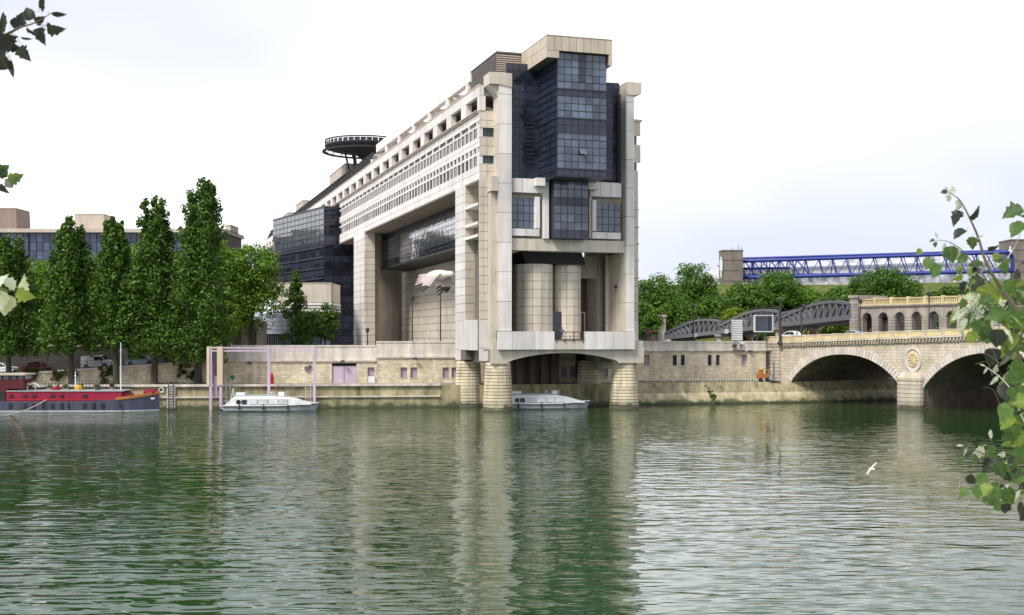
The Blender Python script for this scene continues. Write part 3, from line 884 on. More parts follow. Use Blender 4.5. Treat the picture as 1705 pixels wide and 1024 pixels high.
# terrace
ZF = 8.8
part(MB().box(-.7, SR-.1, .35, 14, 7.76, ZF), 'deck', M['concrete'])
def drum(u0, u1, a, name, v0=441):
    b0, b1 = bu(u0, a), bu(u1, a); r = (b1-b0)/2; c = (b0+b1)/2
    zt = zv(v0, c, a)
    D = part(MB().lathe([(r-.06, ZF), (r-.06, zt)], (c, a, 0), 24), name, M['joint'])
    nseg = 14; nc = 9; hh = (zt-ZF)/nc
    for j in range(nc):
        for i in range(nseg):
            th = 2*PI*i/nseg+.1
            if math.sin(th) > .35: continue
            panels.add((c+math.cos(th)*(r-.03), a+math.sin(th)*(r-.03), ZF+hh*(j+.5)), (2*r*math.sin(PI/nseg)-.03, .12, hh-.05), M['panel_warm'], rz=th+PI/2, parent=D)
    return c, r, zt
c1, r1, zt1 = drum(857, 918, 4.2, 'stone_drum')
c2, r2, zt2 = drum(922, 965, 4.6, 'stone_drum')
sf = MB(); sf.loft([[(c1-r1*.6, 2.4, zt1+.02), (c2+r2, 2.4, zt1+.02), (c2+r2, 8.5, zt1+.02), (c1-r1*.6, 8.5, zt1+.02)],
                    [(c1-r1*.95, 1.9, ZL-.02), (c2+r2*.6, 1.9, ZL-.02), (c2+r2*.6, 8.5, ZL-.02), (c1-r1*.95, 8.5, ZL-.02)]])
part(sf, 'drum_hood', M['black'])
part(MB().box(c1+r1*.75, c2-r2*.35, 3.2, 3.35, ZF, zv(519, c2, 3.2)), 'glass_door', M['glass_dark'])
part(MB().box(c1+r1*.7, c2-r2*.3, 5, 5.2, ZF, zt1), 'drum_link', M['joint'])
# back wall of the terrace with a tall doorway
ab = 9.2
d0, d1, dz = bu(966, ab), bu(998, ab), zv(463, 12, ab)
bw = MB(); bw.box(PL-.4, d0, ab, ab+.4, ZF, ZL); bw.box(d0, d1, ab, ab+.4, dz, ZL); bw.box(d1, P0+.5, ab, ab+.4, ZF, ZL)
part(bw, 'terrace_wall', M['concrete'])
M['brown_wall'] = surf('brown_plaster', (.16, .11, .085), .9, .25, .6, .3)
pw = MB(); pw.box(d0+.55, d1+1, 13, 13.3, ZF, ZL); pw.box(d1+.05, d1+.3, ab+.4, 13, ZF, ZL); pw.box(d0, d1+.3, ab+.4, 13.3, dz+.8, dz+1)
part(pw, 'passage', M['brown_wall'])
f0, f1 = bu(966, 8.2), bu(974, 8.2); f2 = zv(521, 11, 8.2)
df = MB(); df.box(f0, f0+.12, 8.1, 8.3, ZF, f2); df.box(f1-.14, f1, 8.1, 8.3, ZF, f2); df.box(f0, f1, 8.1, 8.3, f2, f2+.16)
part(df, 'door_frame', M['concrete'])
# coursed pillar and plain reveal at the right of the terrace
q0, q1 = bu(1008, 6.0), bu(1020.5, 6.0)
part(MB().box(q0+.05, q1-.05, 6.1, 7.2, ZF, ZL), 'pillar', M['joint'])
zz = list(np.linspace(ZF+1.2, ZL, 10))
epanels(5.95, q0, q1, zz, 1, thick=.2)
part(MB().box(P0-.02, P0+.3, 2.25, ab, ZF, ZL), 'reveal', M['panel_warm'])
sp = MB(); sx, sz = P0-.28, zv(478, P0, 3); sp.box(sx, sx+.3, 3, 3.5, sz-.1, sz+.25); sp.bar((sx+.1, 3.3, sz-.1), (sx+.25, 3.3, sz-.5), .06)
part(sp, 'floodlight', M['dark_metal'])
# terrace parapet with the railed gap
zp = zv(552, 9, -.3)
for u0, u1, n in ((829, 853, 1), (853, 891, 1), (891, 923.5, 1), (972.5, 1021, 1), (1021, 1040.5, 1)):
    b0, b1 = bu(u0, -.3), bu(u1, -.3)
    w = (b1-b0)/n
    for i in range(n):
        panels.add((b0+w*(i+.5), -.1, (7.72+zp)/2), (w-.04, .4, zp-7.72), M['panel'])
g0, g1 = bu(923.5, -.3), bu(972.5, -.3); zg = zv(565, 9, -.3)
part(MB().box(g0, g1, -.27, .1, 7.72, zg), 'parapet_gap_panel', M['panel_warm'])
part(MB().box(P0-.6, P1, -.28, .0, 7.72, 10.03), 'pier_base', M['panel'])
part(MB().box(P1, SR, .4, 2, 5.9, 8.0), 'pier_base', M['panel'])
rl = MB()
for k in range(4):
    b = g0+.2+(g1-g0-.4)*k/3
    rl.box(b-.04, b+.04, -.4, -.3, zg-.35, zp)
rl.box(g0, g1, -.4, -.33, zp-.06, zp); rl.box(g0, g1, -.38, -.34, zg+.3, zg+.35); rl.box(g0, g1, -.4, -.3, zg-.02, zg+.05)
part(rl, 'railing', M['dark_metal'])
for q in (g0+.02, g1-.45):
    part(MB().box(q, q+.43, -.2, -.1, zg, zp-.05), 'railing_panel', M['dark_metal'])
# arched beam between the feet
e0, e1 = bu(846, .3), bu(1029, .3)
pts = [(-.85, 7.74), (-.85, 6.0), (e0, 6.0)]
for i in range(0, 25):
    t = i/24; x = e0+(e1-e0)*t
    pts.append((x, 6.15+1.12*math.sin(PI*t)**.75))
pts += [(e1, 6.0), (SR, 6.0), (SR, 7.74)]
# a fan of convex pieces keeps the arch clean
ab_ = MB()
for i in range(2, len(pts)-4):
    (x0, z0), (x1, z1) = pts[i], pts[i+1]
    if x1-x0 < 1e-6: continue
    ab_.prism_y([(x0, z0), (x1, z1), (x1, 7.74), (x0, 7.74)], .25, 2.0)
ab_.box(-.85, e0, .25, 2.0, 5.95, 7.74); ab_.box(e1, SR, .25, 2.0, 5.95, 7.74)
part(ab_, 'arched_beam', M['concrete'])
sd = MB(); sd.box(-.6, .6, 2.0, 13.5, 6.0, 7.7); sd.box(SR-2.6, SR-.2, 2.0, 13.5, 6.0, 7.7)
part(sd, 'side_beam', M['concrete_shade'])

iw = MB(); iw.box(bu(853, 12), bu(931, 12), 12, 13, 2.9, 7.7); part(iw, 'shade_wall', M['brown_wall'])  # dark wall added to stand for the shade under the deck
part(MB().box(bu(961, 13.4), bu(1000, 13.4), 13.4, 14, 2.9, 7.5), 'shade_wall', M['black'])  # black panel added behind the rear foot, stands for deep shade
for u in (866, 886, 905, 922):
    b_ = bu(u, 11.2); part(MB().box(b_-.35, b_+.35, 11.2, 11.9, 2.9, 7.7), 'inner_column', M['brown_wall'])  # columns darkened, the shade under the deck is in their colour
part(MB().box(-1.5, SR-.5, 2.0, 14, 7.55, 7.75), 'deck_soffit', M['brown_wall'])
# stone feet in the water: one object per course
def foot(b, a, rb, rt, squash=1.0):
    n = 15; z = -.6
    ft = part(MB().lathe([(rb-.12, -1.5), (rt-.12, 6.15)], (b, a, 0), 20, sy=squash), 'stone_foot', M['joint'])
    for i in range(n):
        h = .95 if i == 0 else (6.1+.6-.95)/(n-1)
        r0 = rb+(rt-rb)*(z+.6)/6.7; r1_ = rb+(rt-rb)*(z+h+.6)/6.7
        if i == 0: r0 += .12; r1_ += .1
        mb = MB(); mb.lathe([(r0-.05, z), (r0, z+.05), (r1_, z+h-.09), (r1_-.05, z+h-.045)], (0, 0, 0), 20, sy=squash)
        o = mb.build('stone_course', M['foot'], ft, (b, a, 0))
        z += h
foot(.45, 2.0, 1.95, 1.6); foot(17.75, 2.0, 1.95, 1.6)
foot(-.75, 11.6, 1.95, 1.6); foot(16.6, 11.6, 1.95, 1.6)

# ---------------- second leg, the hanging glass hall and the walls beneath the slab
lg = MB(); lg.box(bL+.1, .0, 80.1, 91, UG-.3, SLAB); part(lg, 'rear_leg', M['joint'])
zs2 = list(np.linspace(UG, SLAB, 19))
for i, (z0, z1) in enumerate(zip(zs2[:-1], zs2[1:])):
    panels.add((bL+.1, 85.5, (z0+z1)/2), (.3, 10.9, z1-z0-.06), M['panel'])
    panels.add((-.95, 80.0, (z0+z1)/2), (1.95, .3, z1-z0-.06), M['panel_warm'])
part(MB().box(.02, 1.6, 83.5, 91, UG-.3, SLAB), 'rear_pilaster', M['concrete'])
part(MB().box(SR-3, SR, 80, 91, UG-.3, SLAB), 'rear_leg', M['concrete'])
part(MB().box(SR-3, SR, 9, 14, 5, SLAB), 'rear_leg', M['concrete'])
hb = 2.5
zh = 22.6
HALL = part(MB().box(hb+.05, 12, 15, 86, zh, SLAB-.2), 'suspended_hall', M['mullion'])
npn = 48; pw_ = (86-15)/npn
rows = [(22.75, 23.35), (23.35, 23.95), (23.95, 24.75), (24.75, 25.55), (25.55, 26.35), (26.35, 27.15), (27.15, 27.9)]
for i in range(npn):
    for j, (z0, z1) in enumerate(rows):
        panes.add((hb, 15+pw_*(i+.5), (z0+z1)/2), (.08, pw_-.14, z1-z0-.1), M['glass_dark'] if j < 2 else M['glass_pale'], parent=HALL)
part(MB().box(hb-.1, 12.1, 15, 86.1, zh-.2, zh-.02), 'hall_soffit', M['black'])
# stone wall below the hall
part(MB().box(8.1, 8.6, 14, 96, UG-.3, zh), 'under_wall', M['joint'])
n = 8; w = (92-14)/n
zz = list(np.linspace(UG+.6, zh-.3, 12))
for z0, z1 in zip(zz[:-1], zz[1:]):
    for i in range(n):
        panels.add((8.0, 14+w*(i+.5), (z0+z1)/2), (.2, w-.08, z1-z0-.07), M['panel_warm'])
part(MB().box(hb, 12, 96, 97, UG-.3, SLAB), 'under_wall', M['concrete_shade'])

panels.flush(); panes.flush()

# helipad on the roof
hp_c = (bu(608, 118), 118)
HX, HY, HZ = hp_c[0], hp_c[1], zv(246, hp_c[0], 118)
hr = 8.7
hm = MB(); hm.lathe([(hr-1.6, -.75), (hr-.15, -.35), (hr, -.1), (hr, .1), (hr-.4, .14)], (0, 0, 0), 40)
HP = part(hm, 'helipad', M['roof_dark'], loc=(HX, HY, HZ))
rb_ = MB()
for k in range(40):
    t0, t1 = 2*PI*k/40, 2*PI*(k+1)/40
    rb_.bar(((hr+.3)*math.cos(t0), (hr+.3)*math.sin(t0), -1.0), ((hr+.3)*math.cos(t1), (hr+.3)*math.sin(t1), -1.0), .7, .3)
    if k % 2: rb_.bar(((hr+.3)*math.cos(t0), (hr+.3)*math.sin(t0), -1.0), ((hr-.6)*math.cos(t0), (hr-.6)*math.sin(t0), -.3), .14)
rb_.build('catch_ring', M['roof_dark'], HP)
hc = MB(); hc.lathe([(.7, 41-HZ), (.8, -2.6), (2.5, -1.3), (6.5, -.7)], (0, 0, 0), 16); hc.build('support_frame', M['roof_dark'], HP)
rm = MB()
for k in range(40):
    t0, t1 = 2*PI*k/40, 2*PI*(k+1)/40
    for z in (.15, 1.25):
        rm.bar((hr*math.cos(t0), hr*math.sin(t0), z), (hr*math.cos(t1), hr*math.sin(t1), z), .2, .28)
    rm.bar((hr*math.cos(t0), hr*math.sin(t0), 0), (hr*math.cos(t0), hr*math.sin(t0), 1.3), .1)
rm.build('safety_rail', M['roof_dark'], HP)
nm = MB()
for k in range(40):
    t0, t1 = 2*PI*(k+.08)/40, 2*PI*(k+.92)/40
    nm.quad([((hr-.25)*math.cos(t0), (hr-.25)*math.sin(t0), .2), ((hr-.25)*math.cos(t1), (hr-.25)*math.sin(t1), .2), ((hr-.25)*math.cos(t1), (hr-.25)*math.sin(t1), 1.05), ((hr-.25)*math.cos(t0), (hr-.25)*math.sin(t0), 1.05)])
nm.build('safety_net', M['dark_metal'], HP)
for dx, dy in ((-3, -3), (2, -4), (-2, 4), (4, 3), (-4.6, 0)):
    t = MB(); t.tube([(dx*.5, dy*.5, 41-HZ), (dx, dy, -.6)], .22, 6); t.build('strut', M['roof_dark'], HP)
# ------------------------------------------------------------------ buildings behind
def glass_wall(thing, p0, p1, z0, z1, nx, nz, m, back, gap=.1, off=.06, name='window_pane', pcs=None):
    """a grid of panes standing a little proud of a dark frame wall, from p0 to p1"""
    dx, dy = p1[0]-p0[0], p1[1]-p0[1]; Ln = math.hypot(dx, dy); rz = math.atan2(dy, dx)
    ux, uy = dx/Ln, dy/Ln; nx_, ny_ = uy, -ux
    w, h = Ln/nx, (z1-z0)/nz
    for j in range(nz):
        for i in range(nx):
            s = w*(i+.5)
            pcs.add((p0[0]+ux*s+nx_*off, p0[1]+uy*s+ny_*off, z0+h*(j+.5)), (w-gap, .06, h-gap), m(i, j) if callable(m) else m, rz=rz)

# glass annex: the lower wing that meets the long block at its far end
gx, gy = wx(540, 252), 252.0
GA = empty('glass_annex', (gx, gy, 0), 0, 'dark gridded glass wing at the far end of the long stone block, behind the trees', 'building')
ang = math.radians(29.9)
lx, ly = -math.sin(ang), math.cos(ang)          # along the long side, away
ex, ey = math.cos(ang), math.sin(ang)
zt = wz(345, 252)
m_ = MB(); L1, L2 = 33.0, 14.0
poly = [(0, 0), (L1*lx, L1*ly), (L1*lx+L2*ex, L1*ly+L2*ey), (L2*ex, L2*ey)]
m_.prism(poly, UG, zt)
m_.build('frame', M['mullion'], GA)
pc = Pieces(GA, 'window_pane')
glass_wall(GA, (L1*lx, L1*ly), (0, 0), zt-7.2, zt-.15, 13, 6, M['glass_pale'], None, .26, pcs=pc)
glass_wall(GA, (L1*lx, L1*ly), (0, 0), UG+6, zt-7.5, 13, 12, lambda i, j: M['spandrel'] if j % 2 else M['glass_dark'], None, .2, pcs=pc)
glass_wall(GA, (0, 0), (L2*ex, L2*ey), UG+1, zt-.15, 7, 20, lambda i, j: M['glass_dark'] if j % 3 else M['spandrel'], None, .18, pcs=pc)
pc.flush()
m_ = MB()
m_.prism([(p[0]*1.004-.02, p[1]*1.004-.05) for p in poly], zt, zt+.3); m_.build('roof_edge', M['steel_dark'], GA)
m_ = MB()
for k in range(7):
    z = zt-8.3-2.2*k
    m_.bar((L1*lx-.25*ex, L1*ly-.25*ey, z), (-.25*ex, -.25*ey, z), .3, .16)
m_.build('sun_rail', M['steel_dark'], GA)

bb = empty('annex_block', (wx(502, 222), 222, UG), 0, 'cream windowless block with banded base standing behind small trees', 'building')
hw = (wx(550, 222)-wx(452, 222))/2
m_ = MB(); zt2 = wz(472, 222)-UG; zb2 = wz(503, 222)-UG
m_.box(-hw, hw, 0, 12, zb2, zt2); m_.build('wall', M['panel_warm'], bb)
m_ = MB(); m_.box(-hw+.2, hw-.2, .3, 11.8, 0, zb2-2.0); m_.build('glazed_base', M['glass_dark'], bb)
for k in range(3):
    MB().box(-hw-.1, hw+.1, -.2, 12.1, zb2-.55-.6*k, zb2-.1-.6*k).build('band', M['white'] if k != 1 else M['concrete'], bb)
m_ = MB(); m_.box(-hw-.08, hw+.08, -.08, 12.08, zt2, zt2+.16); m_.build('roof_edge', M['cap'], bb)
for i in range(6):
    MB().box(-hw+i*(2*hw/6)+.2, -hw+(i+1)*(2*hw/6)-.2, .18, .3, .3, zb2-2.3).build('window_pane', M['glass'], bb)

cy = empty('round_pavilion', (wx(449, 214), 216.5, UG), 0, 'grey round metal clad pavilion with dark glazed base under the trees', 'building')
r_ = (wx(473, 214)-wx(425, 214))/2
h0, h1 = wz(556, 214)-UG, wz(522, 214)-UG
MB().lathe([(r_, h0), (r_, h1), (r_-.3, h1+.1)], (0, 0, 0), 28).build('drum', M['cylinder_metal'], cy)
for k in range(4):
    MB().lathe([(r_+.03, h0+(h1-h0)*(k+1)/5), (r_+.03, h0+(h1-h0)*(k+1)/5+.06)], (0, 0, 0), 28).build('seam_band', M['steel'], cy)
MB().lathe([(r_-.4, 0), (r_-.4, h0-.01)], (0, 0, 0), 28).build('glazed_base', M['glass_dark'], cy)
for k in range(20):
    th = PI+PI*k/19
    MB().cbox(((r_-.2)*math.cos(th), (r_-.2)*math.sin(th), h0/2), (.12, .12, h0), th).build('post', M['steel_dark'], cy)
MB().cbox((-r_-1.2, -1.5, (h0+1.5)/2), (1.3, .8, h0+1.5)).build('entry_wall', M['lilac'], cy)

# long office building on the left skyline
OB = empty('office_building', (wx(160, 270), 270, 0), 0, 'long low office building with a blue glass top floor behind the poplars', 'building')
x0, x1 = wx(-140, 270)-wx(160, 270), wx(372, 270)-wx(160, 270)
zr = wz(381, 270)
MB().box(x0, x1, .3, 18, UG, zr-.9).build('wall', M['mullion'], OB)
MB().box(x0-.5, x1+.5, -.9, 18.5, zr-.85, zr).build('roof', M['beige_block'], OB)
pc = Pieces(OB, 'window_pane')
glass_wall(OB, (x0, .25), (x1, .25), zr-11, zr-.95, 46, 5, lambda i, j: M['glass_band'] if j != 1 else M['spandrel'], None, .18, pcs=pc)
pc.flush()
for i in range(12):
    xx = x0+(x1-x0)*i/11
    MB().box(xx-.15, xx+.15, -.15, .2, zr-11, zr-.9).build('fin', M['steel_dark'], OB)
for u0, u1, v0, m, sl in ((-20, 28, 347, M['brown_tile'], .5), (123, 176, 357, M['beige_block'], .9), (376, 384, 375, M['beige_block'], .1)):
    q0, q1 = wx(u0, 274)-wx(160, 270), wx(u1, 274)-wx(160, 270); zt3 = wz(v0, 274)
    mb = MB(); mb.prism_y([(q0, zr), (q1, zr), (q1-sl*.5, zt3), (q0+sl*.2, zt3)], 4, 12)
    mb.build('roof_house', m, OB)
    MB().box(q0-.1, q1-sl*.5+.1, 3.9, 12.1, zt3, zt3+.18).build('roof_house_cap', M['concrete'], OB)

# ------------------------------------------------------------------ arcades
def arcade(thing, s0, n, pitch, wid, z0, zsp, ztop, m, y0=0, th=.8, courses=0, pieces=None, pier_name='pier', first=True):
    """a wall of round arches along local x, built as piers and arched spandrel pieces"""
    r = wid/2
    for i in range(n+1):
        c = s0+pitch*(i-.5)
        pw = pitch-wid
        if courses:
            h = (zsp-z0)/courses
            MB().box(c-pw/2+.05, c+pw/2-.05, y0+.06, y0+th-.05, z0, zsp).build(pier_name, M['joint'], thing)
            for k in range(courses):
                pieces.add((c, y0+th/2, z0+h*(k+.5)), (pw, th, h-.06), m)
        else:
            MB().box(c-pw/2, c+pw/2, y0, y0+th, z0, zsp).build(pier_name, m, thing)
    for i in range(n):
        c = s0+pitch*i
        mb = MB(); N = 12
        for k in range(N):
            t0, t1 = PI-PI*k/N, PI-PI*(k+1)/N
            xa, za = c+r*math.cos(t0), zsp+r*math.sin(t0); xb, zb = c+r*math.cos(t1), zsp+r*math.sin(t1)
            mb.prism_y([(xa, za), (xb, zb), (xb, ztop), (xa, ztop)], y0, y0+th)
        mb.box(c-pitch/2, c-r, y0, y0+th, zsp, ztop); mb.box(c+r, c+pitch/2, y0, y0+th, zsp, ztop)
        o = mb.build('arch', m, thing)
        for k in range(9):
            t0, t1 = PI-PI*(k+.04)/9, PI-PI*(k+.96)/9
            v = MB(); ro = r+.34 if k != 4 else r+.5
            v.prism_y([(c+r*math.cos(t0), zsp+r*math.sin(t0)), (c+r*math.cos(t1), zsp+r*math.sin(t1)), (c+ro*math.cos(t1), zsp+ro*math.sin(t1)), (c+ro*math.cos(t0), zsp+ro*math.sin(t0))], y0-.07 if k != 4 else y0-.14, y0+.2)
            v.build('voussoir', m, o)

AP = empty('arcade_pavilion', (wx(232, 196), 196, UG), 0, 'pale stone arcade with round arches half hidden by the tree trunks', 'building')
arcade(AP, 1.2, 8, 2.45, 1.5, 0, 3.0, 4.6, M['panel_warm'], 0, .7)
MB().box(-.6, 19.9, -.25, .95, 4.62, 4.95).build('cornice', M['concrete'], AP)
MB().box(-.3, 19.6, .75, 6, 0, 4.6).build('back_wall', M['concrete_shade'], AP)
for k in range(9):
    MB().box(-.5+2.45*k, .45+2.45*k, -.14, -.02, 2.75, 3.05).build('capital', M['concrete'], AP)

# ------------------------------------------------------------------ road bridge
BX, BY = 39.5, 172.0
BA = math.atan2(-.809, .588)
BR = empty('stone_bridge', (BX, BY, 0), BA, 'pale masonry road bridge with wide river arches, an oval medallion and a yellow parapet', 'bridge')
def bt(u, y=0):
    k = (u-852.5)/F; px, py = BX+.809*y, BY+.588*y
    return (k*py-px)/(.588+.809*k)
BW = 22.0
def zc(t): return 7.95+.03*t
ARCH = [(bt(1318), bt(1497), 3.0, 6.95), (bt(1538), bt(1538)+19, 2.7, 7.35)]
def intr(A, t):
    s = abs((t-(A[0]+A[1])/2)/((A[1]-A[0])/2)); s = min(s, 1)
    return A[2]+(A[3]-A[2])*(1-s**2.25)**.85
T0, T1 = bt(1276), ARCH[1][1]+3.5
mb = MB(); NS = 32
mb.prism_y([(T0, -1), (ARCH[0][0], -1), (ARCH[0][0], zc(0)), (T0, zc(T0))], 0, 1.2)
mb.prism_y([(ARCH[0][1], 2.5), (ARCH[1][0], 2.5), (ARCH[1][0], zc(22)), (ARCH[0][1], zc(19))], 0, 1.2)
mb.prism_y([(ARCH[1][1], -1), (T1, -1), (T1, zc(T1)), (ARCH[1][1], zc(ARCH[1][1]))], 0, 1.2)
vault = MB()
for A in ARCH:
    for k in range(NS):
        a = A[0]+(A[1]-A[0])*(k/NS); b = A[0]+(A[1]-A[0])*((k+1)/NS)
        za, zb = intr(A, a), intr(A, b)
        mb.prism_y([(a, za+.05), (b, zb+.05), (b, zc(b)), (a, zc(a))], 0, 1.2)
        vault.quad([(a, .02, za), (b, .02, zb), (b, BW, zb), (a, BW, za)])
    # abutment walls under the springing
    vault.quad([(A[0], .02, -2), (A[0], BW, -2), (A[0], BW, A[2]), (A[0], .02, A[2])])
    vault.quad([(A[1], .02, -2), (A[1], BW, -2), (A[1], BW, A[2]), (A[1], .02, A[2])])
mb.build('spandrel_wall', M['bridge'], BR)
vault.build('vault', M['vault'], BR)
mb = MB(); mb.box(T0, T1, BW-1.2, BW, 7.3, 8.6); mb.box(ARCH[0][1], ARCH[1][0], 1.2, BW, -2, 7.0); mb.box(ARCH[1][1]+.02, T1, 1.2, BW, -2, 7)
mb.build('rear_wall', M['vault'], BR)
# ring stones
for A in ARCH:
    n = 46; pts = []
    for k in range(n+1):
        th = PI-PI*k/n
        t = (A[0]+A[1])/2+math.cos(th)*(A[1]-A[0])/2
        pts.append((t, intr(A, t)))
    # even spacing along the curve
    acc = [0]
    for p, q in zip(pts[:-1], pts[1:]): acc.append(acc[-1]+math.hypot(q[0]-p[0], q[1]-p[1]))
    def at_s(s):
        for i in range(len(acc)-1):
            if acc[i+1] >= s:
                f = (s-acc[i])/max(acc[i+1]-acc[i], 1e-6)
                return (pts[i][0]+(pts[i+1][0]-pts[i][0])*f, pts[i][1]+(pts[i+1][1]-pts[i][1])*f)
        return pts[-1]
    nv = 41
    for k in range(nv):
        p, q = at_s(acc[-1]*(k+.05)/nv), at_s(acc[-1]*(k+.95)/nv)
        d = Vector((q[0]-p[0], q[1]-p[1])).normalized(); nrm = Vector((-d.y, d.x))
        T = .98
        v = MB(); v.prism_y([p, q, (q[0]+nrm.x*T, q[1]+nrm.y*T), (p[0]+nrm.x*T, p[1]+nrm.y*T)], -.09, .6)
        v.build('voussoir', M['voussoir'], BR)
# cornice with its row of brackets, parapet with yellow panels between posts
nseg = 20; w = (T1-T0)/nseg
pp = Pieces(BR, 'parapet_panel'); ps = Pieces(BR, 'parapet_post')
dn = MB(); co = MB()
for i in range(nseg):
    t = T0+w*(i+.5); z = zc(t)
    co.box(T0+w*i, T0+w*(i+1), -.2, 1.0, z, z+.2); co.box(T0+w*i, T0+w*(i+1), -.5, 1.0, z+.52, z+.78)
    for k in range(5):
        tt = T0+w*(i+(k+.5)/5)
        dn.box(tt-.13, tt+.13, -.42, .1, z+.2, z+.52)
    pp.add((t, 0, z+.78+.33), (w-.5, .3, .62), M['yellow_stone'])
    ps.add((T0+w*i, 0, z+.78+.40), (.5, .42, .80), M['bridge_stone'])
    co.box(T0+w*i, T0+w*(i+1), -.2, .26, z+.78+.64, z+.78+.8)
co.build('cornice', M['bridge_stone'], BR); dn.build('bracket', M['bridge_stone'], BR, kind='stuff')
pp.flush(); ps.flush()
# deck
mb = MB()
mb.quad([(T0-6, .3, 8.35), (T1, .3, 9.2), (T1, BW, 9.2), (T0-6, BW, 8.35)])
mb.quad([(T0-6, .3, 8.3), (T1, .3, 9.15), (T1, BW, 9.15), (T0-6, BW, 8.3)])
mb.build('deck', M['asphalt'], BR)
# pier with its rounded cutwater, course by course
pa, pb_ = ARCH[0][1], ARCH[1][0]; pc_ = (pa+pb_)/2
hwid = (pb_-pa)/2
def nose(s, d):
    pl = [(pc_-hwid*s, 1.0), (pc_-hwid*s, -.25)]
    for k in range(1, 8):
        th = PI-PI*k/8
        pl.append((pc_+hwid*s*math.cos(th), -.25-d*math.sin(th)))
    pl += [(pc_+hwid*s, -.25), (pc_+hwid*s, 1.0)]
    return pl
zz = [-1.0, .35, .95, 1.5, 2.05, 2.6, 3.15, 3.7]
for k, (z0, z1) in enumerate(zip(zz[:-1], zz[1:])):
    MB().prism(nose(1.08 if k == 0 else 1.0, 1.0), z0+.03, z1-.03).build('stone_course', M['bridge_stone'], BR)
MB().prism(nose(.95, .92), -1, 3.7).build('pier_core', M['joint'], BR)
MB().prism(nose(1.05, 1.1), 3.7, 4.05).build('pier_cap', M['bridge_stone'], BR)
MB().loft([[(p[0], p[1], 4.05) for p in nose(1.0, 1.0)], [(pc_+(p[0]-pc_)*.75, .2 if p[1] < .2 else p[1], 5.0) for p in nose(1.0, 1.0)]]).build('pier_hood', M['bridge_stone'], BR)
# medallion
mc = (bt(1521), 6.35)
MED = MB().lathe([(1.0, -.05), (1.22, 0), (1.28, .12), (1.12, .22), (1.0, .12), (.95, .06)], (0, 0, 0), 28, sy=1.28).build('medallion', M['voussoir'], BR)
MED.rotation_euler = (PI/2, 0, 0); MED.location = (mc[0], -.02, mc[1])
em = MB(); em.sphere((0, 0, .06), .55, 14, 8, sx=.9, sy=1.25, sz=.3)
for k in range(14):
    th = 2*PI*k/14; em.sphere((.58*math.cos(th), .8*math.sin(th), .1), .17, 7, 5)
for k in range(5): em.sphere((RNG.uniform(-.3, .3), -.45+.24*k, .22), .14, 6, 4)
E = em.build('crest', M['yellow_stone'], MED)
kb = MB().prism_y([(mc[0]-.5, mc[1]-1.75), (mc[0]+.5, mc[1]-1.75), (mc[0]+.7, mc[1]-1.45), (mc[0]-.7, mc[1]-1.45)], -.3, .05); kb.build('medallion_bracket', M['voussoir'], BR)
# abutment pilaster with coursed stone
zz = np.linspace(QZ, 7.9, 11)
ap = Pieces(BR, 'stone_course')
for z0, z1 in zip(zz[:-1], zz[1:]):
    ap.add(((T0+bt(1300))/2, .0, (z0+z1)/2), (bt(1300)-T0, .5, z1-z0-.06), M['bridge_stone'])
ap.flush()
MB().box(T0, bt(1300), -.35, .6, 7.92, 8.3).build('abutment_cap', M['bridge_stone'], BR)
MB().box(T0-.3, bt(1300), -.2, .5, 8.3, 9.0).build('abutment_parapet', M['bridge_stone'], BR)

# ------------------------------------------------------------------ railway viaduct on the bridge: stone arcade, then steel spans
VO = 12.0
VD = empty('arcaded_viaduct', (BX+.809*VO, BY+.588*VO, 0), BA, 'stone viaduct of narrow round arches carried on the road bridge', 'viaduct')
vp = Pieces(VD, 'stone_course')
s0 = bt(1444, VO); pitch = (bt(1555, VO)-s0)/4
arcade(VD, s0, 13, pitch, 1.6, 8.3, 12.1, 13.55, M['arcade'], 0, 1.0, 9, vp)
for k in range(14):
    c = s0+pitch*(k-.5)
    MB().box(c-.5, c+.5, 5.0, 6.0, 8.3, 13.5).build('rear_pier', M['arcade'], VD)
MB().box(s0-pitch/2, s0+13*pitch, .9, 6.1, 13.0, 13.56).build('deck', M['arcade'], VD)
for k in range(2):
    MB().box(s0-pitch/2, s0+13*pitch, -.12-.14*k, 1, 13.56+.2*k, 13.74+.2*k).build('cornice', M['arcade'], VD)
pt0 = bt(1417, VO)
MB().box(pt0+.1, s0-pitch/2+.05, -.25, 6.1, 8.3, 15.1).build('end_pillar', M['joint'], VD)
for k in range(14):
    vp.add(((pt0+s0-pitch/2)/2, .2, 8.3+.49*(k+.5)), (s0-pitch/2-pt0, 1.1, .44), M['arcade'])
MB().box(pt0-.1, s0-pitch/2+.2, -.55, 6.4, 15.1, 15.5).build('pillar_cap', M['arcade'], VD)
vp.flush()
bal = MB(); bp = Pieces(VD, 'balustrade_post')
t = s0-pitch/2+.2
while t < s0+12.5*pitch:
    bal.box(t-.09, t+.09, .05, .22, 14.1, 14.75); t += .33
bal.build('baluster', M['yellow_stone'], VD, kind='stuff')
MB().box(s0-pitch/2, s0+13*pitch, -.05, .32, 13.95, 14.1).build('balustrade_base', M['yellow_stone'], VD)
MB().box(s0-pitch/2, s0+13*pitch, -.05, .32, 14.75, 14.95).build('balustrade_rail', M['yellow_stone'], VD)
for k in range(14):
    bp.add((s0+pitch*(k-.5), .12, 14.5), (.42, .5, 1.15), M['yellow_stone'])
bp.flush()

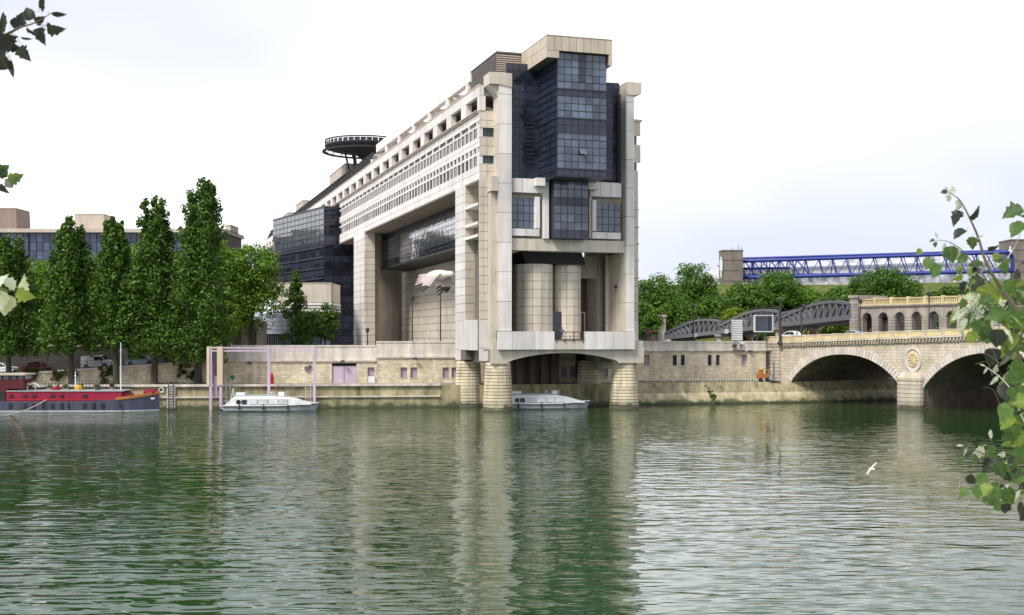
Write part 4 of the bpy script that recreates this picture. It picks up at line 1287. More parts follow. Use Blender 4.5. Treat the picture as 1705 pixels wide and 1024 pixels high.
VJ = [(1417, 177.5, 528, 503), (1297.5, 205, 541, 522), (1198.5, 240, 553, 536), (1108, 285, 563, 552)]
VLAB = ['arched grey steel railway span nearest the stone arcade', 'arched grey steel railway span behind the square black screen', 'arched grey steel railway span farthest from the bridge, beside a stone pier']
for k in range(3):
    (u0, Y0, vb0, vt0), (u1, Y1, vb1, vt1) = VJ[k], VJ[k+1]
    a = at(u0, vb0, Y0); b = at(u1, vb1, Y1)
    d = Vector((b.x-a.x, b.y-a.y, 0)); Ln = d.length; rz = math.atan2(d.y, d.x)
    T = empty('truss_span', (a.x, a.y, 0), rz, VLAB[k], 'viaduct span', 'steel spans of the railway viaduct')
    rise = (2.55, 3.0, 2.9)[k]
    def zb_(s): return a.z+(b.z-a.z)*s
    def zt_(s): return zb_(s)+float(np.interp(s, [0, .15, .3, .5, .75, 1], [2.0, 2.5, 2.75, 2.6, 1.9, 1.05]))*(1.0, 1.12, 1.1)[k]
    N = 12
    for side, y in ((0, 0.0), (1, -7.0)):
        tc_ = MB(); bc_ = MB()
        for i in range(N):
            s0_, s1_ = i/N, (i+1)/N
            tc_.bar((Ln*s0_, y, zt_(s0_)), (Ln*s1_, y, zt_(s1_)), .55, .42)
            bc_.bar((Ln*s0_, y, zb_(s0_)), (Ln*s1_, y, zb_(s1_)), .5, .75)
        tc_.build('top_chord', M['steel'], T); bc_.build('bottom_chord', M['steel'], T)
        for i in range(N+1):
            s_ = i/N
            MB().bar((Ln*s_, y, zb_(s_)), (Ln*s_, y, zt_(s_)), .42, .42).build('web_post', M['steel'], T)
            if i < N:
                q = (i+1)/N
                if i < N/2: p_, q_ = (Ln*s_, y, zt_(s_)), (Ln*q, y, zb_(q))
                else: p_, q_ = (Ln*s_, y, zb_(s_)), (Ln*q, y, zt_(q))
                MB().bar(p_, q_, .34, .34).build('web_brace', M['steel'], T)
    dk = MB(); dk.bar((0, -3.5, zb_(0)-.2), (Ln, -3.5, zb_(1)-.2), 6.8, .35); dk.build('deck', M['steel_dark'], T)
    rr = MB()
    for s_ in range(24):
        rr.bar((Ln*s_/24, 0, zt_(s_/24)+.55), (Ln*(s_+1)/24, 0, zt_((s_+1)/24)+.55), .06)
    rr.build('walkway_rail', M['steel_dark'], T)
# columns under the joints, stone pier at the far end
for k, lab in ((1, 'stone column carrying the steel span joint nearest the bridge'), (2, 'stone column carrying the steel span joint by the round sign')):
    u, Y, vb, vt = VJ[k]; p = at(u, vb, Y)
    for j, off in enumerate((0.0, 6.5)):
        o = empty('viaduct_column', (p.x+off*.98, p.y+off*.2, 0), 0, lab if j == 0 else lab.replace('carrying', 'on the far side, carrying'), 'column', 'columns under the railway viaduct')
        h = p.z-.45
        MB().lathe([(1.0, UG), (1.0, UG+.5), (.72, UG+.6), (.62, h-.7)], (0, 0, 0), 14).build('shaft', M['arcade'], o)
        MB().lathe([(.66, h-.7), (1.1, h-.35), (1.15, h)], (0, 0, 0), 14).build('capital', M['arcade'], o)
p = at(1102, 560, 286)
PO = empty('stone_pier', (p.x, p.y, 0), 0, 'square stone gate pier at the far end of the steel viaduct', 'pier')
MB().box(-.95, .95, 0, 7, UG, wz(528, 286)).build('shaft', M['arcade'], PO)
MB().box(-1.2, 1.2, -.3, 7.3, wz(528, 286), wz(524, 286)).build('cap', M['arcade'], PO)
MB().box(-1.1, 1.1, -.2, 7.2, UG, UG+1.2).build('base', M['bridge_stone'], PO)
# approach wall with railing beyond
AWL = empty('approach_wall', (wx(1097, 287), 287, 0), 0, 'stone approach wall with a grey railing left of the stone gate pier', 'wall')
x0 = wx(1040, 287)-wx(1097, 287)
MB().box(x0, -.4, 0, .8, UG, wz(557, 287)).build('wall', M['arcade'], AWL)
rl = MB()
k = x0
while k < -.4:
    rl.bar((k, .2, wz(557, 287)), (k, .2, wz(544, 287)), .12); k += .55
rl.bar((x0, .2, wz(544, 287)), (-.4, .2, wz(545, 287)), .2); rl.bar((x0, .2, wz(555.5, 287)), (-.4, .2, wz(556, 287)), .2)
rl.build('railing', M['steel'], AWL)

# ------------------------------------------------------------------ arena with its blue roof trusses, on a grass slope
AR = empty('arena', (wx(1450, 340), 340, 0), 0, 'sports arena with a blue tubular roof truss over pale glass walls', 'arena')
ax = AR.location.x
def ap_(u, v, Y): return Vector((wx(u, Y)-ax, Y-340, wz(v, Y)))
tl, tr = ap_(1210, 436, 354), ap_(1676, 420, 326)
bl_, br_ = ap_(1203, 463, 354), ap_(1676, 451, 326)
mb = MB(); mb.tube([tl, tr], .5, 8); mb.tube([tr, tr+Vector((1.5, .5, -.8)), tr+Vector((1.9, .8, -2.2)), br_+Vector((1.9, .8, 0))], .6, 8); mb.build('top_chord', M['blue'], AR)
MB().tube([bl_, br_, br_+Vector((1.9, .8, 0))], .55, 8).build('bottom_chord', M['blue'], AR)
off = Vector((2.0, 9.0, .6))
MB().tube([tl+off, tr+off], .5, 8).build('top_chord', M['blue'], AR)
MB().tube([tl+off*.5+Vector((0, 0, .9)), tr+off*.5+Vector((0, 0, .5))], .3, 8).build('ridge_rail', M['blue'], AR)
n = 20
for i in range(n):
    f0, f1 = i/n, (i+1)/n
    a, b = tl.lerp(tr, f0), bl_.lerp(br_, (f0+f1)/2); c_ = tl.lerp(tr, f1)
    MB().bar(a, b, .2).build('brace', M['blue'], AR); MB().bar(b, c_, .2).build('brace', M['blue'], AR)
    if i % 2 == 0:
        MB().bar(a, bl_.lerp(br_, f0), .28).build('brace', M['blue'], AR)
    MB().bar(a, a+off, .3).build('brace', M['blue'], AR); MB().bar(a+off, b+off*.6, .22).build('brace', M['blue'], AR)
    MB().bar(b, b+off*1.1+Vector((0, 0, 1.0)), .22).build('brace', M['blue'], AR)
for i in range(9):          # the thicket of struts at the left corner
    f = i/9*.3
    q = tl.lerp(tr, f); MB().bar(q+Vector((0, 0, -.4)), bl_.lerp(br_, f*.9+.02)+off*.8, .26).build('brace', M['blue'], AR)
    MB().bar(q+off, bl_.lerp(br_, f+.06), .26).build('brace', M['blue'], AR)
MB().tube([tl+Vector((-1.5, 2, -2)), tl.lerp(tr, .25)+Vector((0, 3, -2.2))], .4, 6).build('lower_tie', M['blue'], AR)
MB().tube([ap_(1196, 443, 356), ap_(1212, 443, 354)], .3, 6).build('lower_tie', M['blue'], AR)
MB().tube([ap_(1196, 466, 356), ap_(1212, 466, 354)], .3, 6).build('lower_tie', M['blue'], AR)
# glass: the sloping upper wall behind the truss and the paler band below
pc = Pieces(AR, 'glass_panel')
M['arena_pale'] = glass('arena_pale_glass', (.62, .64, .68), 1.5, .2, .1)
for (v0, v1, nz_, m, dy) in ((430, 448, 2, M['arena_pale'], 11), (454, 471, 1, M['arena_glass'], 2)):
    n = 44
    for i in range(n):
        f = (i+.5)/n
        q = bl_.lerp(br_, f); Y = 340+q.y+dy
        u = 1232+(1682-1232)*f
        zt_0, zb_0 = wz(v0-4*f*(1 if dy > 5 else .0), Y), wz(v1, Y)
        for j in range(nz_):
            h = (zt_0-zb_0)/nz_
            pc.add((wx(u, Y)-ax, Y-340, zb_0+h*(j+.5)), ((wx(1682, Y)-wx(1232, Y))/n-.14, .15, h-.14), m, rz=math.atan2(br_.y-bl_.y, br_.x-bl_.x))
pc.flush()
mb = MB(); a, b = bl_+Vector((0, 12.5, -4)), br_+Vector((0, 12.5, -4))
mb.loft([[(a.x, a.y, UG), (a.x, a.y+30, UG), (a.x, a.y+30, a.z+7.3), (a.x, a.y, a.z+7.3)], [(b.x, b.y, UG), (b.x, b.y+30, UG), (b.x, b.y+30, b.z+7.6), (b.x, b.y, b.z+7.6)]])
mb.build('hall', M['white'], AR)
for i in range(9):
    f = .05+i/9
    q = bl_.lerp(br_, f); MB().bar((q.x, q.y+.8, q.z-3.8), (q.x+.7, q.y+.8, q.z), .45).build('column', M['white'], AR)
M['tower_concrete'] = surf('tower_concrete', (.19, .165, .14), .9, .15, .4, .25)
for (u0, u1, v0, v1, Y, lab) in ((1203, 1237, 416, 480, 348, 'concrete corner tower left of the blue roof truss with aerials on top'), (1684, 1735, 398, 475, 330, 'concrete corner tower right of the blue roof truss behind the leaves')):
    T = empty('corner_tower', (wx((u0+u1)/2, Y), Y, 0), 0, lab, 'tower', 'corner towers of the arena')
    w = (wx(u1, Y)-wx(u0, Y))/2; zt_0 = wz(v0, Y)
    MB().box(-w, w, 0, 2*w, UG, zt_0-.3).build('shaft', M['tower_concrete'], T)
    MB().box(-w-.15, w+.15, -.15, 2*w+.15, zt_0-.3, zt_0).build('cap', M['tower_concrete'], T)
    for k in range(3):
        MB().box(-w-.12, w+.12, -.12, .02, zt_0-3-3*k, zt_0-2.75-3*k).build('seam_band', M['louver'], T)
    an = MB()
    for dx, h in ((w*.6, 1.4), (w*.9, .9), (0, .8)):
        an.bar((dx, 1, zt_0), (dx, 1, zt_0+h), .14)
    an.build('aerial', M['dark_metal'], T)
    an = MB(); an.box(-w-.9, -w-.1, -.6, -.3, zt_0-6, zt_0-3); an.bar((-w-.5, -.4, zt_0-8), (-w-.5, -.4, zt_0-2), .3)
    an.build('mast_panel', M['white'], T)
mb = MB()
gl = [(1120, 474, 345), (1420, 474, 338), (1760, 466, 322)]
pts0 = [at(*g) for g in gl]
for p, q in zip(pts0[:-1], pts0[1:]):
    mb.quad([p, q, (q.x-2, q.y-45, 12.0), (p.x-2, p.y-45, 12.0)])
    mb.quad([(p.x-2, p.y-45, 12.0), (q.x-2, q.y-45, 12.0), (q.x-2, q.y-60, UG), (p.x-2, p.y-60, UG)])
    mb.quad([p, q, (q.x, q.y+30, q.z), (p.x, p.y+30, p.z)])
mb.build('grass_slope', M['lawn'], kind='structure')
# ------------------------------------------------------------------ boats
M['white_pane'] = glass('boat_window', (.62, .64, .65), 1.5, .12, .1)  # light in the boat windows is put into a pale base colour
def shuttle(x, y, rz, label):
    B = empty('shuttle_boat', (x, y, 0), rz, label, 'boat', 'white shuttle boats moored at the quay')
    L = 11.4
    st = []
    for i in range(15):
        f = i/14
        xx = -L/2+L*f
        w = 1.75*(1-max(0, (f-.62)/.38)**2.3) if f > .62 else 1.75*(1-.1*(1-f/.62)**2)
        w = max(w, .05)
        rise = .25*max(0, (f-.6)/.4)**1.5
        st.append([(xx+(.35 if f > .99 else 0), -w, .72+rise), (xx, -w*.93, .1), (xx-.3*(f > .9), -w*.45, -.45), (xx-.3*(f > .9), w*.45, -.45), (xx, w*.93, .1), (xx+(.35 if f > .99 else 0), w, .72+rise)])
    MB().loft(st).build('hull', M['hull_grey'], B, smooth=False)
    rb = MB()
    for i in range(14):
        for k in (0, 5):
            p, q = st[i][k], st[i+1][k]
            rb.bar((p[0], p[1]*1.01, p[2]+.02), (q[0], q[1]*1.01, q[2]+.02), .16, .13)
    rb.build('rubbing_strake', M['white'], B)
    rb = MB()
    for i in range(14):
        p, q = st[i][0], st[i+1][0]
        rb.bar((p[0], p[1]*1.02, p[2]-.1), (q[0], q[1]*1.02, q[2]-.1), .1, .09)
    rb.build('hull_stripe', M['dark_metal'], B)
    prof = [(-5.55, .75), (-4.5, 1.68), (-4.2, 1.85), (.7, 1.85), (1.9, 1.75), (3.2, 1.5), (4.3, 1.15), (5.2, .95), (5.25, .8)]
    def ring(y, zmax, sh): return [(px*(1-sh*.03), y, min(pz, zmax)) for px, pz in prof]
    MB().loft([ring(-1.5, 1.62, 1), ring(-1.2, 3, 0), ring(1.2, 3, 0), ring(1.5, 1.62, 1)]).build('cabin', M['white'], B)
    for x0, x1 in ((-3.35, -2.75), (-2.35, -1.45), (-1.2, -.15), (.1, 1.1), (1.35, 2.3)):
        fr = MB(); fr.box(x0-.06, x1+.06, -1.56, -1.47, .86, 1.5); F_ = fr.build('window_frame', M['hull_grey'], B)
        MB().box(x0, x1, -1.6, -1.54, .92, 1.44).build('window_pane', M['white_pane'] if x0 > -3 else M['glass_dark'], F_)
    w2 = MB(); w2.loft([[(2.6, -1.55, .95), (3.75, -1.5, .97), (2.6, -1.55, 1.4)], [(2.6, -1.4, .95), (3.75, -1.35, .97), (2.6, -1.4, 1.4)]]); w2.build('bow_window', M['white_pane'], B)
    d = MB(); d.lathe([(.3, -.06), (.3, .06)], (0, 0, 0), 16); o = d.build('round_window', M['glass_dark'], B); o.rotation_euler = (PI/2, 0, 0); o.location = (-3.75, -1.5, 1.17)
    MB().box(-4.2, 1.0, -1.0, 1.0, 1.9, 2.0).build('sunroof', M['hull_grey'], B)
    MB().box(-4.3, -3.1, -.8, .8, 2.0, 2.3).build('roof_locker', M['white'], B)
    MB().box(1.0, 1.75, -.5, .5, 1.85, 2.35).build('searchlight_box', M['white'], B)
    r = MB(); r.tube([(.2, -.5, 1.95), (.2, -.5, 2.3)], .05, 6); r.sphere((.2, -.5, 2.32), .16, 8, 6, sz=.5); r.build('radar_dome', M['white'], B)
    r = MB()
    for dx in (-4.75, -4.3):
        r.bar((dx, -1.2, 1.3), (-4.5, -1.0, 2.9), .05)
    r.bar((-4.75, -1.1, 2.0), (-4.3, -1.1, 2.0), .05); r.bar((2.0, -.4, 1.8), (2.0, -.4, 2.6), .04)
    r.build('aerial_frame', M['white'], B)
    r = MB()
    for xx in (-5.3, -4.9):
        r.bar((xx, -1.5, .75), (xx, -1.5, 1.35), .05)
    r.bar((-5.6, -1.5, 1.35), (-4.7, -1.5, 1.35), .05); r.build('stern_rail', M['hull_grey'], B)
    for xx in (-3.6, -.6, 2.4):
        MB().tube([(xx, -1.8, .85), (xx, -1.9, .2)], [.07, .13], 8).build('fender', M['rubber'], B)
    rr_ = MB()
    for k in range(8): rr_.bar((2.2+.4*k, -1.45+.1*k, .8), (2.2+.4*k, -1.4+.1*k, 1.35+.0*k), .03)
    rr_.bar((2.2, -1.43, 1.35), (5.0, -.72, 1.35), .035); rr_.build('bow_rail', M['steel'], B)
    MB().box(-6.0, -5.4, -1.3, 1.3, .3, .42).build('swim_step', M['hull_grey'], B)
    return B
shuttle(wx(449, 151), 151.6, math.radians(3), 'white passenger shuttle boat moored beneath the lilac frame')
shuttle(wx(906, 155.5), 156.4, math.radians(8), 'white passenger shuttle boat moored in the shade between the stone feet')

# the barge on the left
BG_ = empty('house_barge', (wx(258, 149), 150.9, 0), math.radians(2), 'long live-aboard barge with dark grey hull, red deckhouse and orange bow', 'barge')
st = []; LB_ = 32.0
for i in range(21):
    f = i/20; xx = -LB_+LB_*f
    w = 2.3*(1-max(0, (f-.82)/.18)**2.2) if f < 1 else .02
    w = max(w, .06)
    z1 = 1.35+.95*max(0, (f-.72)/.28)**1.8
    st.append([(xx, -w, z1), (xx, -w, .05), (xx-.2*(f > .9), -w*.8, -.7), (xx-.2*(f > .9), w*.8, -.7), (xx, w, .05), (xx, w, z1)])
MB().loft(st).build('hull', M['barge_hull'], BG_)
rb = MB()
for i in range(17, 20):
    for k in (0, 5):
        p, q = st[i][k], st[i+1][k]
        rb.bar((p[0], p[1]*1.01, p[2]+.05), (q[0], q[1]*1.01, q[2]+.05), .14, .34)
rb.build('bow_bulwark', M['orange'], BG_)
rb = MB()
for i in range(20):
    p, q = st[i][0], st[i+1][0]
    rb.bar((p[0], p[1]*1.01, .12), (q[0], q[1]*1.01, .12), .06, .2)
rb.build('waterline_band', M['hull_grey'], BG_)
x_ = lambda u: (u-258)*149/F
MB().box(x_(14), x_(203), -2.05, 1.9, 1.3, 2.55).build('deckhouse', M['barge_red'], BG_)
MB().box(x_(14), x_(206), -2.15, 2.0, 2.56, 2.66).build('deckhouse_roof', M['hull_grey'], BG_)
fs = MB(); fs.prism_y([(x_(203)+.01, 1.3), (x_(222), 1.3), (x_(203)+.01, 2.5)], -1.7, 1.5); fs.build('fore_hatch', M['barge_red'], BG_)
for u in (22, 45, 60, 90, 105, 143):
    fr = MB().box(x_(u-3.6), x_(u+3.6), -2.1, -2.0, 1.78, 2.2).build('window_frame', M['barge_dark'], BG_)
    MB().box(x_(u-2.6), x_(u+2.6), -2.13, -2.08, 1.85, 2.13).build('window_pane', M['recess'], fr)
MB().box(x_(14), x_(190), -2.1, -2.03, 1.5, 1.58).build('trim_strip', M['red'], BG_)
for u in (22, 46, 60, 91, 106, 143, 158, 173):
    MB().box(x_(u-3), x_(u+3), -2.36, -2.2, .42, 1.12).build('porthole', M['recess'], BG_)
WH = MB().box(x_(-70), x_(14), -2.0, 1.8, 1.3, 2.9).build('wheelhouse', M['barge_dark'], BG_)
MB().box(x_(-70), x_(40), -1.6, 1.5, 2.9, 4.05).build('cabin', M['barge_dark'], BG_)
MB().box(x_(-72), x_(44), -1.95, 1.9, 4.55, 4.75).build('cabin_roof', M['beige_block'], BG_)
MB().box(x_(-68), x_(38), -1.2, 1.2, 4.05, 4.55).build('cabin_glass', M['arena_glass'], BG_)
for k in range(10):
    xx = x_(-68)+(x_(40)-x_(-68))*k/9
    MB().box(xx-.09, xx+.09, -1.55, -1.4, 4.05, 4.55).build('cabin_post', M['barge_dark'], BG_)
MB().box(x_(-30), x_(12), -2.08, -1.98, .9, 2.5).build('stern_door', M['recess'], BG_)
for u, zt, c in ((118, 5.0, M['white']), (193.5, 8.6, M['white'])):
    m_ = MB(); m_.tube([(x_(u), 0, 2.6), (x_(u), 0, zt)], [.085, .05], 8); m_.sphere((x_(u), 0, zt*.88), .12, 8, 5); m_.build('mast', c, BG_)
rr = MB()
for k in range(26):
    xx = x_(60)+(x_(202)-x_(60))*k/25
    rr.bar((xx, 1.8, 2.6), (xx, 1.8, 3.75), .04)
for z in (3.0, 3.4, 3.75): rr.bar((x_(60), 1.8, z), (x_(202), 1.8, z), .04)
rr.build('deck_rail', M['dark_metal'], BG_)
ds = MB(); ds.box(x_(80), x_(90), -.6, .6, 2.66, 3.0); ds.bar((x_(86), 0, 3.0), (x_(91), 0, 3.3), .25); ds.build('deck_box', M['barge_red'], BG_)
ds = MB(); ds.lathe([(.45, 2.66), (.5, 3.1), (.3, 3.25)], (x_(123), 0, 0), 10); ds.build('deck_winch', M['beak'], BG_)
ds = MB(); ds.box(x_(152), x_(158), -.4, .4, 2.66, 2.95); ds.bar((x_(155), 0, 2.9), (x_(160), 0, 3.2), .15); ds.build('deck_vent', M['dark_metal'], BG_)
ds = MB(); ds.lathe([(.7, 1.7), (.75, 2.1), (.7, 2.5)], (0, 0, 0), 12, sx=1.2); o = ds.build('bow_winch', M['barge_red'], BG_, loc=(x_(243), 0, .25))
for u in (201, 212):
    ds = MB(); ds.lathe([(.16, 1.5), (.2, 1.85), (.12, 1.95)], (x_(u), -1.5, 0), 8); ds.build('bollard', M['white'], BG_)
an = MB(); an.tube([(.12, -.1, 1.9), (.3, -.15, 1.3), (.25, -.15, .75)], .06, 6); an.bar((.05, -.15, .8), (.45, -.15, .75), .09); an.build('anchor', M['dark_metal'], BG_)
MB().box(-.75, -.3, -1.25, -1.1, 1.55, 1.72).build('name_plate', M['white'], BG_)
for k in range(4):
    xx = x_(75+42*k); MB().tube([(xx, -2.32, 1.25), (xx, -2.42, .55)], [.07, .12], 8).build('fender', M['rubber'], BG_)
for k in range(5):
    xx = x_(66+26*k); MB().box(xx, xx+.7, .8+.1*k, 1.3, 2.66, 2.86+.06*k).build('planter', M['brown_tile'], BG_)
    MB().sphere((xx+.35, 1.05, 3.02+.06*k), .3, 8, 5, sx=1.2).build('potted_plant', M['ivy'], BG_)
wr_ = MB(); wr_.tube([(x_(193.5), 0, 8.2), (x_(240), 0, 2.5)], .02, 4); wr_.tube([(x_(193.5), 0, 8.2), (x_(150), 0, 2.7)], .02, 4); wr_.build('stay_wire', M['dark_metal'], BG_)
# black and white cow statue grazing on its roof
def skin_mesh(J, rad, E_, sub=1):
    import bmesh
    me = bpy.data.meshes.new('figure'); bm = bmesh.new()
    names = list(J); vs_ = {n: bm.verts.new(J[n]) for n in names}
    for p_, q_ in E_: bm.edges.new((vs_[p_], vs_[q_]))
    bm.to_mesh(me); bm.free()
    o = bpy.data.objects.new('figure', me); COL.objects.link(o)
    o.modifiers.new('skin', 'SKIN')
    for i, n in enumerate(names):
        r = rad[n]; me.skin_vertices[0].data[i].radius = r if isinstance(r, tuple) else (r, r*.9)
    me.skin_vertices[0].data[0].use_root = True
    sb = o.modifiers.new('sub', 'SUBSURF'); sb.levels = sub; sb.render_levels = sub
    bpy.context.view_layer.update()
    m2 = bpy.data.meshes.new_from_object(o.evaluated_get(bpy.context.evaluated_depsgraph_get()))
    bpy.data.objects.remove(o)
    m2.materials.clear()
    m2.polygons.foreach_set('use_smooth', [True]*len(m2.polygons))
    return m2
J = {'rump': (-.62, 0, .86), 'mid': (-.2, 0, .82), 'chest': (.25, 0, .84), 'neck': (.48, 0, .72), 'poll': (.68, 0, .52), 'muz': (.84, 0, .28)}
rad = {'rump': .2, 'mid': .25, 'chest': .22, 'neck': .13, 'poll': .11, 'muz': .075}
E_ = [('rump', 'mid'), ('mid', 'chest'), ('chest', 'neck'), ('neck', 'poll'), ('poll', 'muz')]
for s_, k in ((-1, 'l'), (1, 'r')):
    J['hh'+k] = (-.66, .13*s_, .66); J['hk'+k] = (-.72, .15*s_, .36); J['hf'+k] = (-.66, .15*s_, .03)
    J['fh'+k] = (.26, .12*s_, .58); J['fk'+k] = (.27, .13*s_, .3); J['ff'+k] = (.27, .13*s_, .03)
    J['ear'+k] = (.64, .2*s_, .56)
    rad.update({'hh'+k: .11, 'hk'+k: .055, 'hf'+k: .05, 'fh'+k: .09, 'fk'+k: .05, 'ff'+k: .05, 'ear'+k: .03})
    E_ += [('rump', 'hh'+k), ('hh'+k, 'hk'+k), ('hk'+k, 'hf'+k), ('chest', 'fh'+k), ('fh'+k, 'fk'+k), ('fk'+k, 'ff'+k), ('poll', 'ear'+k)]
J['tail'] = (-.84, 0, .74); J['tuft'] = (-.86, 0, .38); rad['tail'] = .025; rad['tuft'] = .035; E_ += [('rump', 'tail'), ('tail', 'tuft')]
cm = skin_mesh(J, rad, E_)
cm.materials.append(M['gull_white']); cm.materials.append(M['gull_black'])
for p_ in cm.polygons:
    c_ = p_.center
    p_.material_index = 1 if any((c_.x-a_)**2+(c_.z-b_)**2 < r_*r_ for a_, b_, r_ in ((-.3, .95, .13), (.12, .72, .1), (-.6, .62, .08), (.45, .78, .07))) or c_.z < .05 else 0
CW = bpy.data.objects.new('cow_statue', cm); COL.objects.link(CW)
CW.location = (BG_.location.x+x_(50), BG_.location.y-.9, 2.66-.45*.035*0); CW.rotation_euler = (0, 0, .1)
props(CW, 'white cow statue with dark patches grazing on the red barge roof', 'statue')
rp_ = MB()
p0 = Vector((wx(78, 148.4), 148.4, 1.55)); p1 = Vector((wx(-10, 141), 141, -.1))
rp_.tube([p0.lerp(p1, f)-Vector((0, 0, .45*math.sin(PI*f))) for f in np.linspace(0, 1, 9)], .06, 6)
rp_.build('mooring_rope', M['beige_block'], None, label='pale slack rope running from the red barge down into the water', cat='rope')

# ------------------------------------------------------------------ cars on the ramp
def car(x, y, z, rz, paint, kind, label, tilt=0.0):
    C_ = empty('parked_van' if kind == 'van' else 'parked_car', (x, y, z), rz, label, 'van' if kind == 'van' else 'car', 'vehicles parked on the ramp')
    C_.rotation_euler = (0, -tilt, rz)
    if kind == 'van':
        body = [(-2.05, .3), (-2.08, 1.0), (-2.02, 1.72), (-1.85, 1.84), (.35, 1.84), (.75, 1.72), (1.35, 1.12), (1.95, .95), (2.1, .6), (2.08, .3)]; W = .88
        glassp = [[(.55, 1.12), (.55, 1.62), (.72, 1.62), (1.2, 1.12)], [(-.2, 1.12), (-.2, 1.62), (.48, 1.62), (.48, 1.12)]]
    else:
        body = [(-2.0, .28), (-2.08, .7), (-1.95, .92), (-1.35, 1.02), (-.95, 1.4), (-.3, 1.5), (.35, 1.47), (1.05, 1.0), (1.75, .86), (2.02, .62), (2.02, .28)]; W = .86
        glassp = [[(-1.2, 1.02), (-.88, 1.36), (-.35, 1.42), (-.35, 1.02)], [(-.27, 1.02), (-.27, 1.42), (.3, 1.4), (.85, 1.02)]]
    def ring(y, k): return [(px, y, pz if pz < 1.0 else 1.0+(pz-1.0)*k) for px, pz in body]
    def ring2(y, k): return [(px*(1 if pz < .9 else .985), y if pz < 1.02 else y*.86, pz) for px, pz in body]
    MB().loft([[(px*.99, -W*(.97 if pz < 1.02 else .80), pz) for px, pz in body], [(px, -W*(1 if pz < 1.02 else .70)*.9, pz+(.0 if pz < 1.02 else .02)) for px, pz in body],
               [(px, W*(1 if pz < 1.02 else .70)*.9, pz+(.0 if pz < 1.02 else .02)) for px, pz in body], [(px*.99, W*(.97 if pz < 1.02 else .80), pz) for px, pz in body]]).build('body', paint, C_)
    for g in glassp:
        for sgn in (-1, 1):
            g_ = MB(); g_.loft([[(px, sgn*W*(.985 if pz < 1.2 else .83), pz) for px, pz in g], [(px, sgn*W*(.93 if pz < 1.2 else .75), pz) for px, pz in g]])
            g_.build('window', M['car_glass'], C_)
    ws = (.35, 1.05) if kind == 'van' else (.42, .98)
    g_ = MB()
    if kind == 'van': g_.loft([[(.8, -.58, 1.69), (1.36, -.74, 1.14), (1.36, .74, 1.14), (.8, .58, 1.69)], [(.84, -.58, 1.72), (1.4, -.74, 1.17), (1.4, .74, 1.17), (.84, .58, 1.72)]])
    else: g_.loft([[(.42, -.56, 1.45), (1.03, -.72, 1.04), (1.03, .72, 1.04), (.42, .56, 1.45)], [(.46, -.56, 1.48), (1.07, -.72, 1.07), (1.07, .72, 1.07), (.46, .56, 1.48)]])
    g_.build('windscreen', M['car_glass'], C_)
    for xx in (-1.3, 1.3):
        for sgn in (-1, 1):
            w = MB(); w.lathe([(.2, -.1), (.31, -.1), (.33, -.05), (.33, .09), (.2, .1)], (0, 0, 0), 14)
            o = w.build('wheel', M['rubber'], C_); o.rotation_euler = (PI/2, 0, 0); o.location = (xx, sgn*(W-.06), .33)
            r = MB(); r.lathe([(.03, -.02), (.2, .0), (.19, .05), (.05, .06)], (0, 0, 0), 12); q = r.build('rim', M['steel'], o); q.location = (0, 0, .08*(1 if sgn < 0 else -1)); 
    for sgn in (-1, 1):
        MB().box(1.93, 2.06, sgn*.68-.14, sgn*.68+.14, .62, .76).build('headlight', M['white'], C_)
        MB().box(-2.1, -1.98, sgn*.7-.1, sgn*.7+.1, .7, .95).build('tail_light', M['red'], C_)
    MB().box(-2.1, 2.1, -.8, .8, .26, .4).build('sill_trim', M['rubber'], C_)
    MB().box(2.0, 2.12, -.3, .3, .36, .46).build('number_plate', M['white'], C_)
    return C_
def ramp_z(x):
    for (x0, z0), (x1, z1) in zip(RX[:-1], RX[1:]):
        if x0 <= x <= x1: return z0+(z1-z0)*(x-x0)/(x1-x0)+.1
    return RX[-1][1]
for u, Y, paint, kind, lab in ((3, 165.6, 'car_white', 'car', 'white car at the left edge of the photo on the ramp'), (63, 166.2, 'car_red', 'car', 'dark red hatchback parked on the ramp behind the railing'),
                               (163, 165.4, 'car_white', 'van', 'small white panel van parked on the ramp above the barge'), (236, 166.2, 'car_silver', 'car', 'silver blue car parked on the ramp next to a poplar trunk'),
                               (300, 166.0, 'car_blue', 'car', 'dark blue car parked at the top end of the ramp')):
    x = wx(u, Y)
    car(x, Y, ramp_z(x), 0.0, M[paint], kind, lab, math.atan2(1.22, 18.1))
rl = MB()
x = -75.0; posts = []
RAIL = empty('ramp_railing', (-72, 162.6, 4), 0, 'grey metal railing along the top of the ramp wall in front of the parked cars', 'railing')
pr_ = None
for k in range(13):
    xx = -76+2.05*k; z = ramp_z(xx)+.14
    MB().bar((xx+72, 0, z-4), (xx+72, 0, z+1.05-4), .12).build('post', M['steel'], RAIL)
    if pr_ is not None:
        for dz in (.55, 1.02):
            MB().bar((pr_[0]+72, 0, pr_[1]+dz-4), (xx+72, 0, z+dz-4), .06).build('rail', M['steel'], RAIL)
    pr_ = (xx, z)

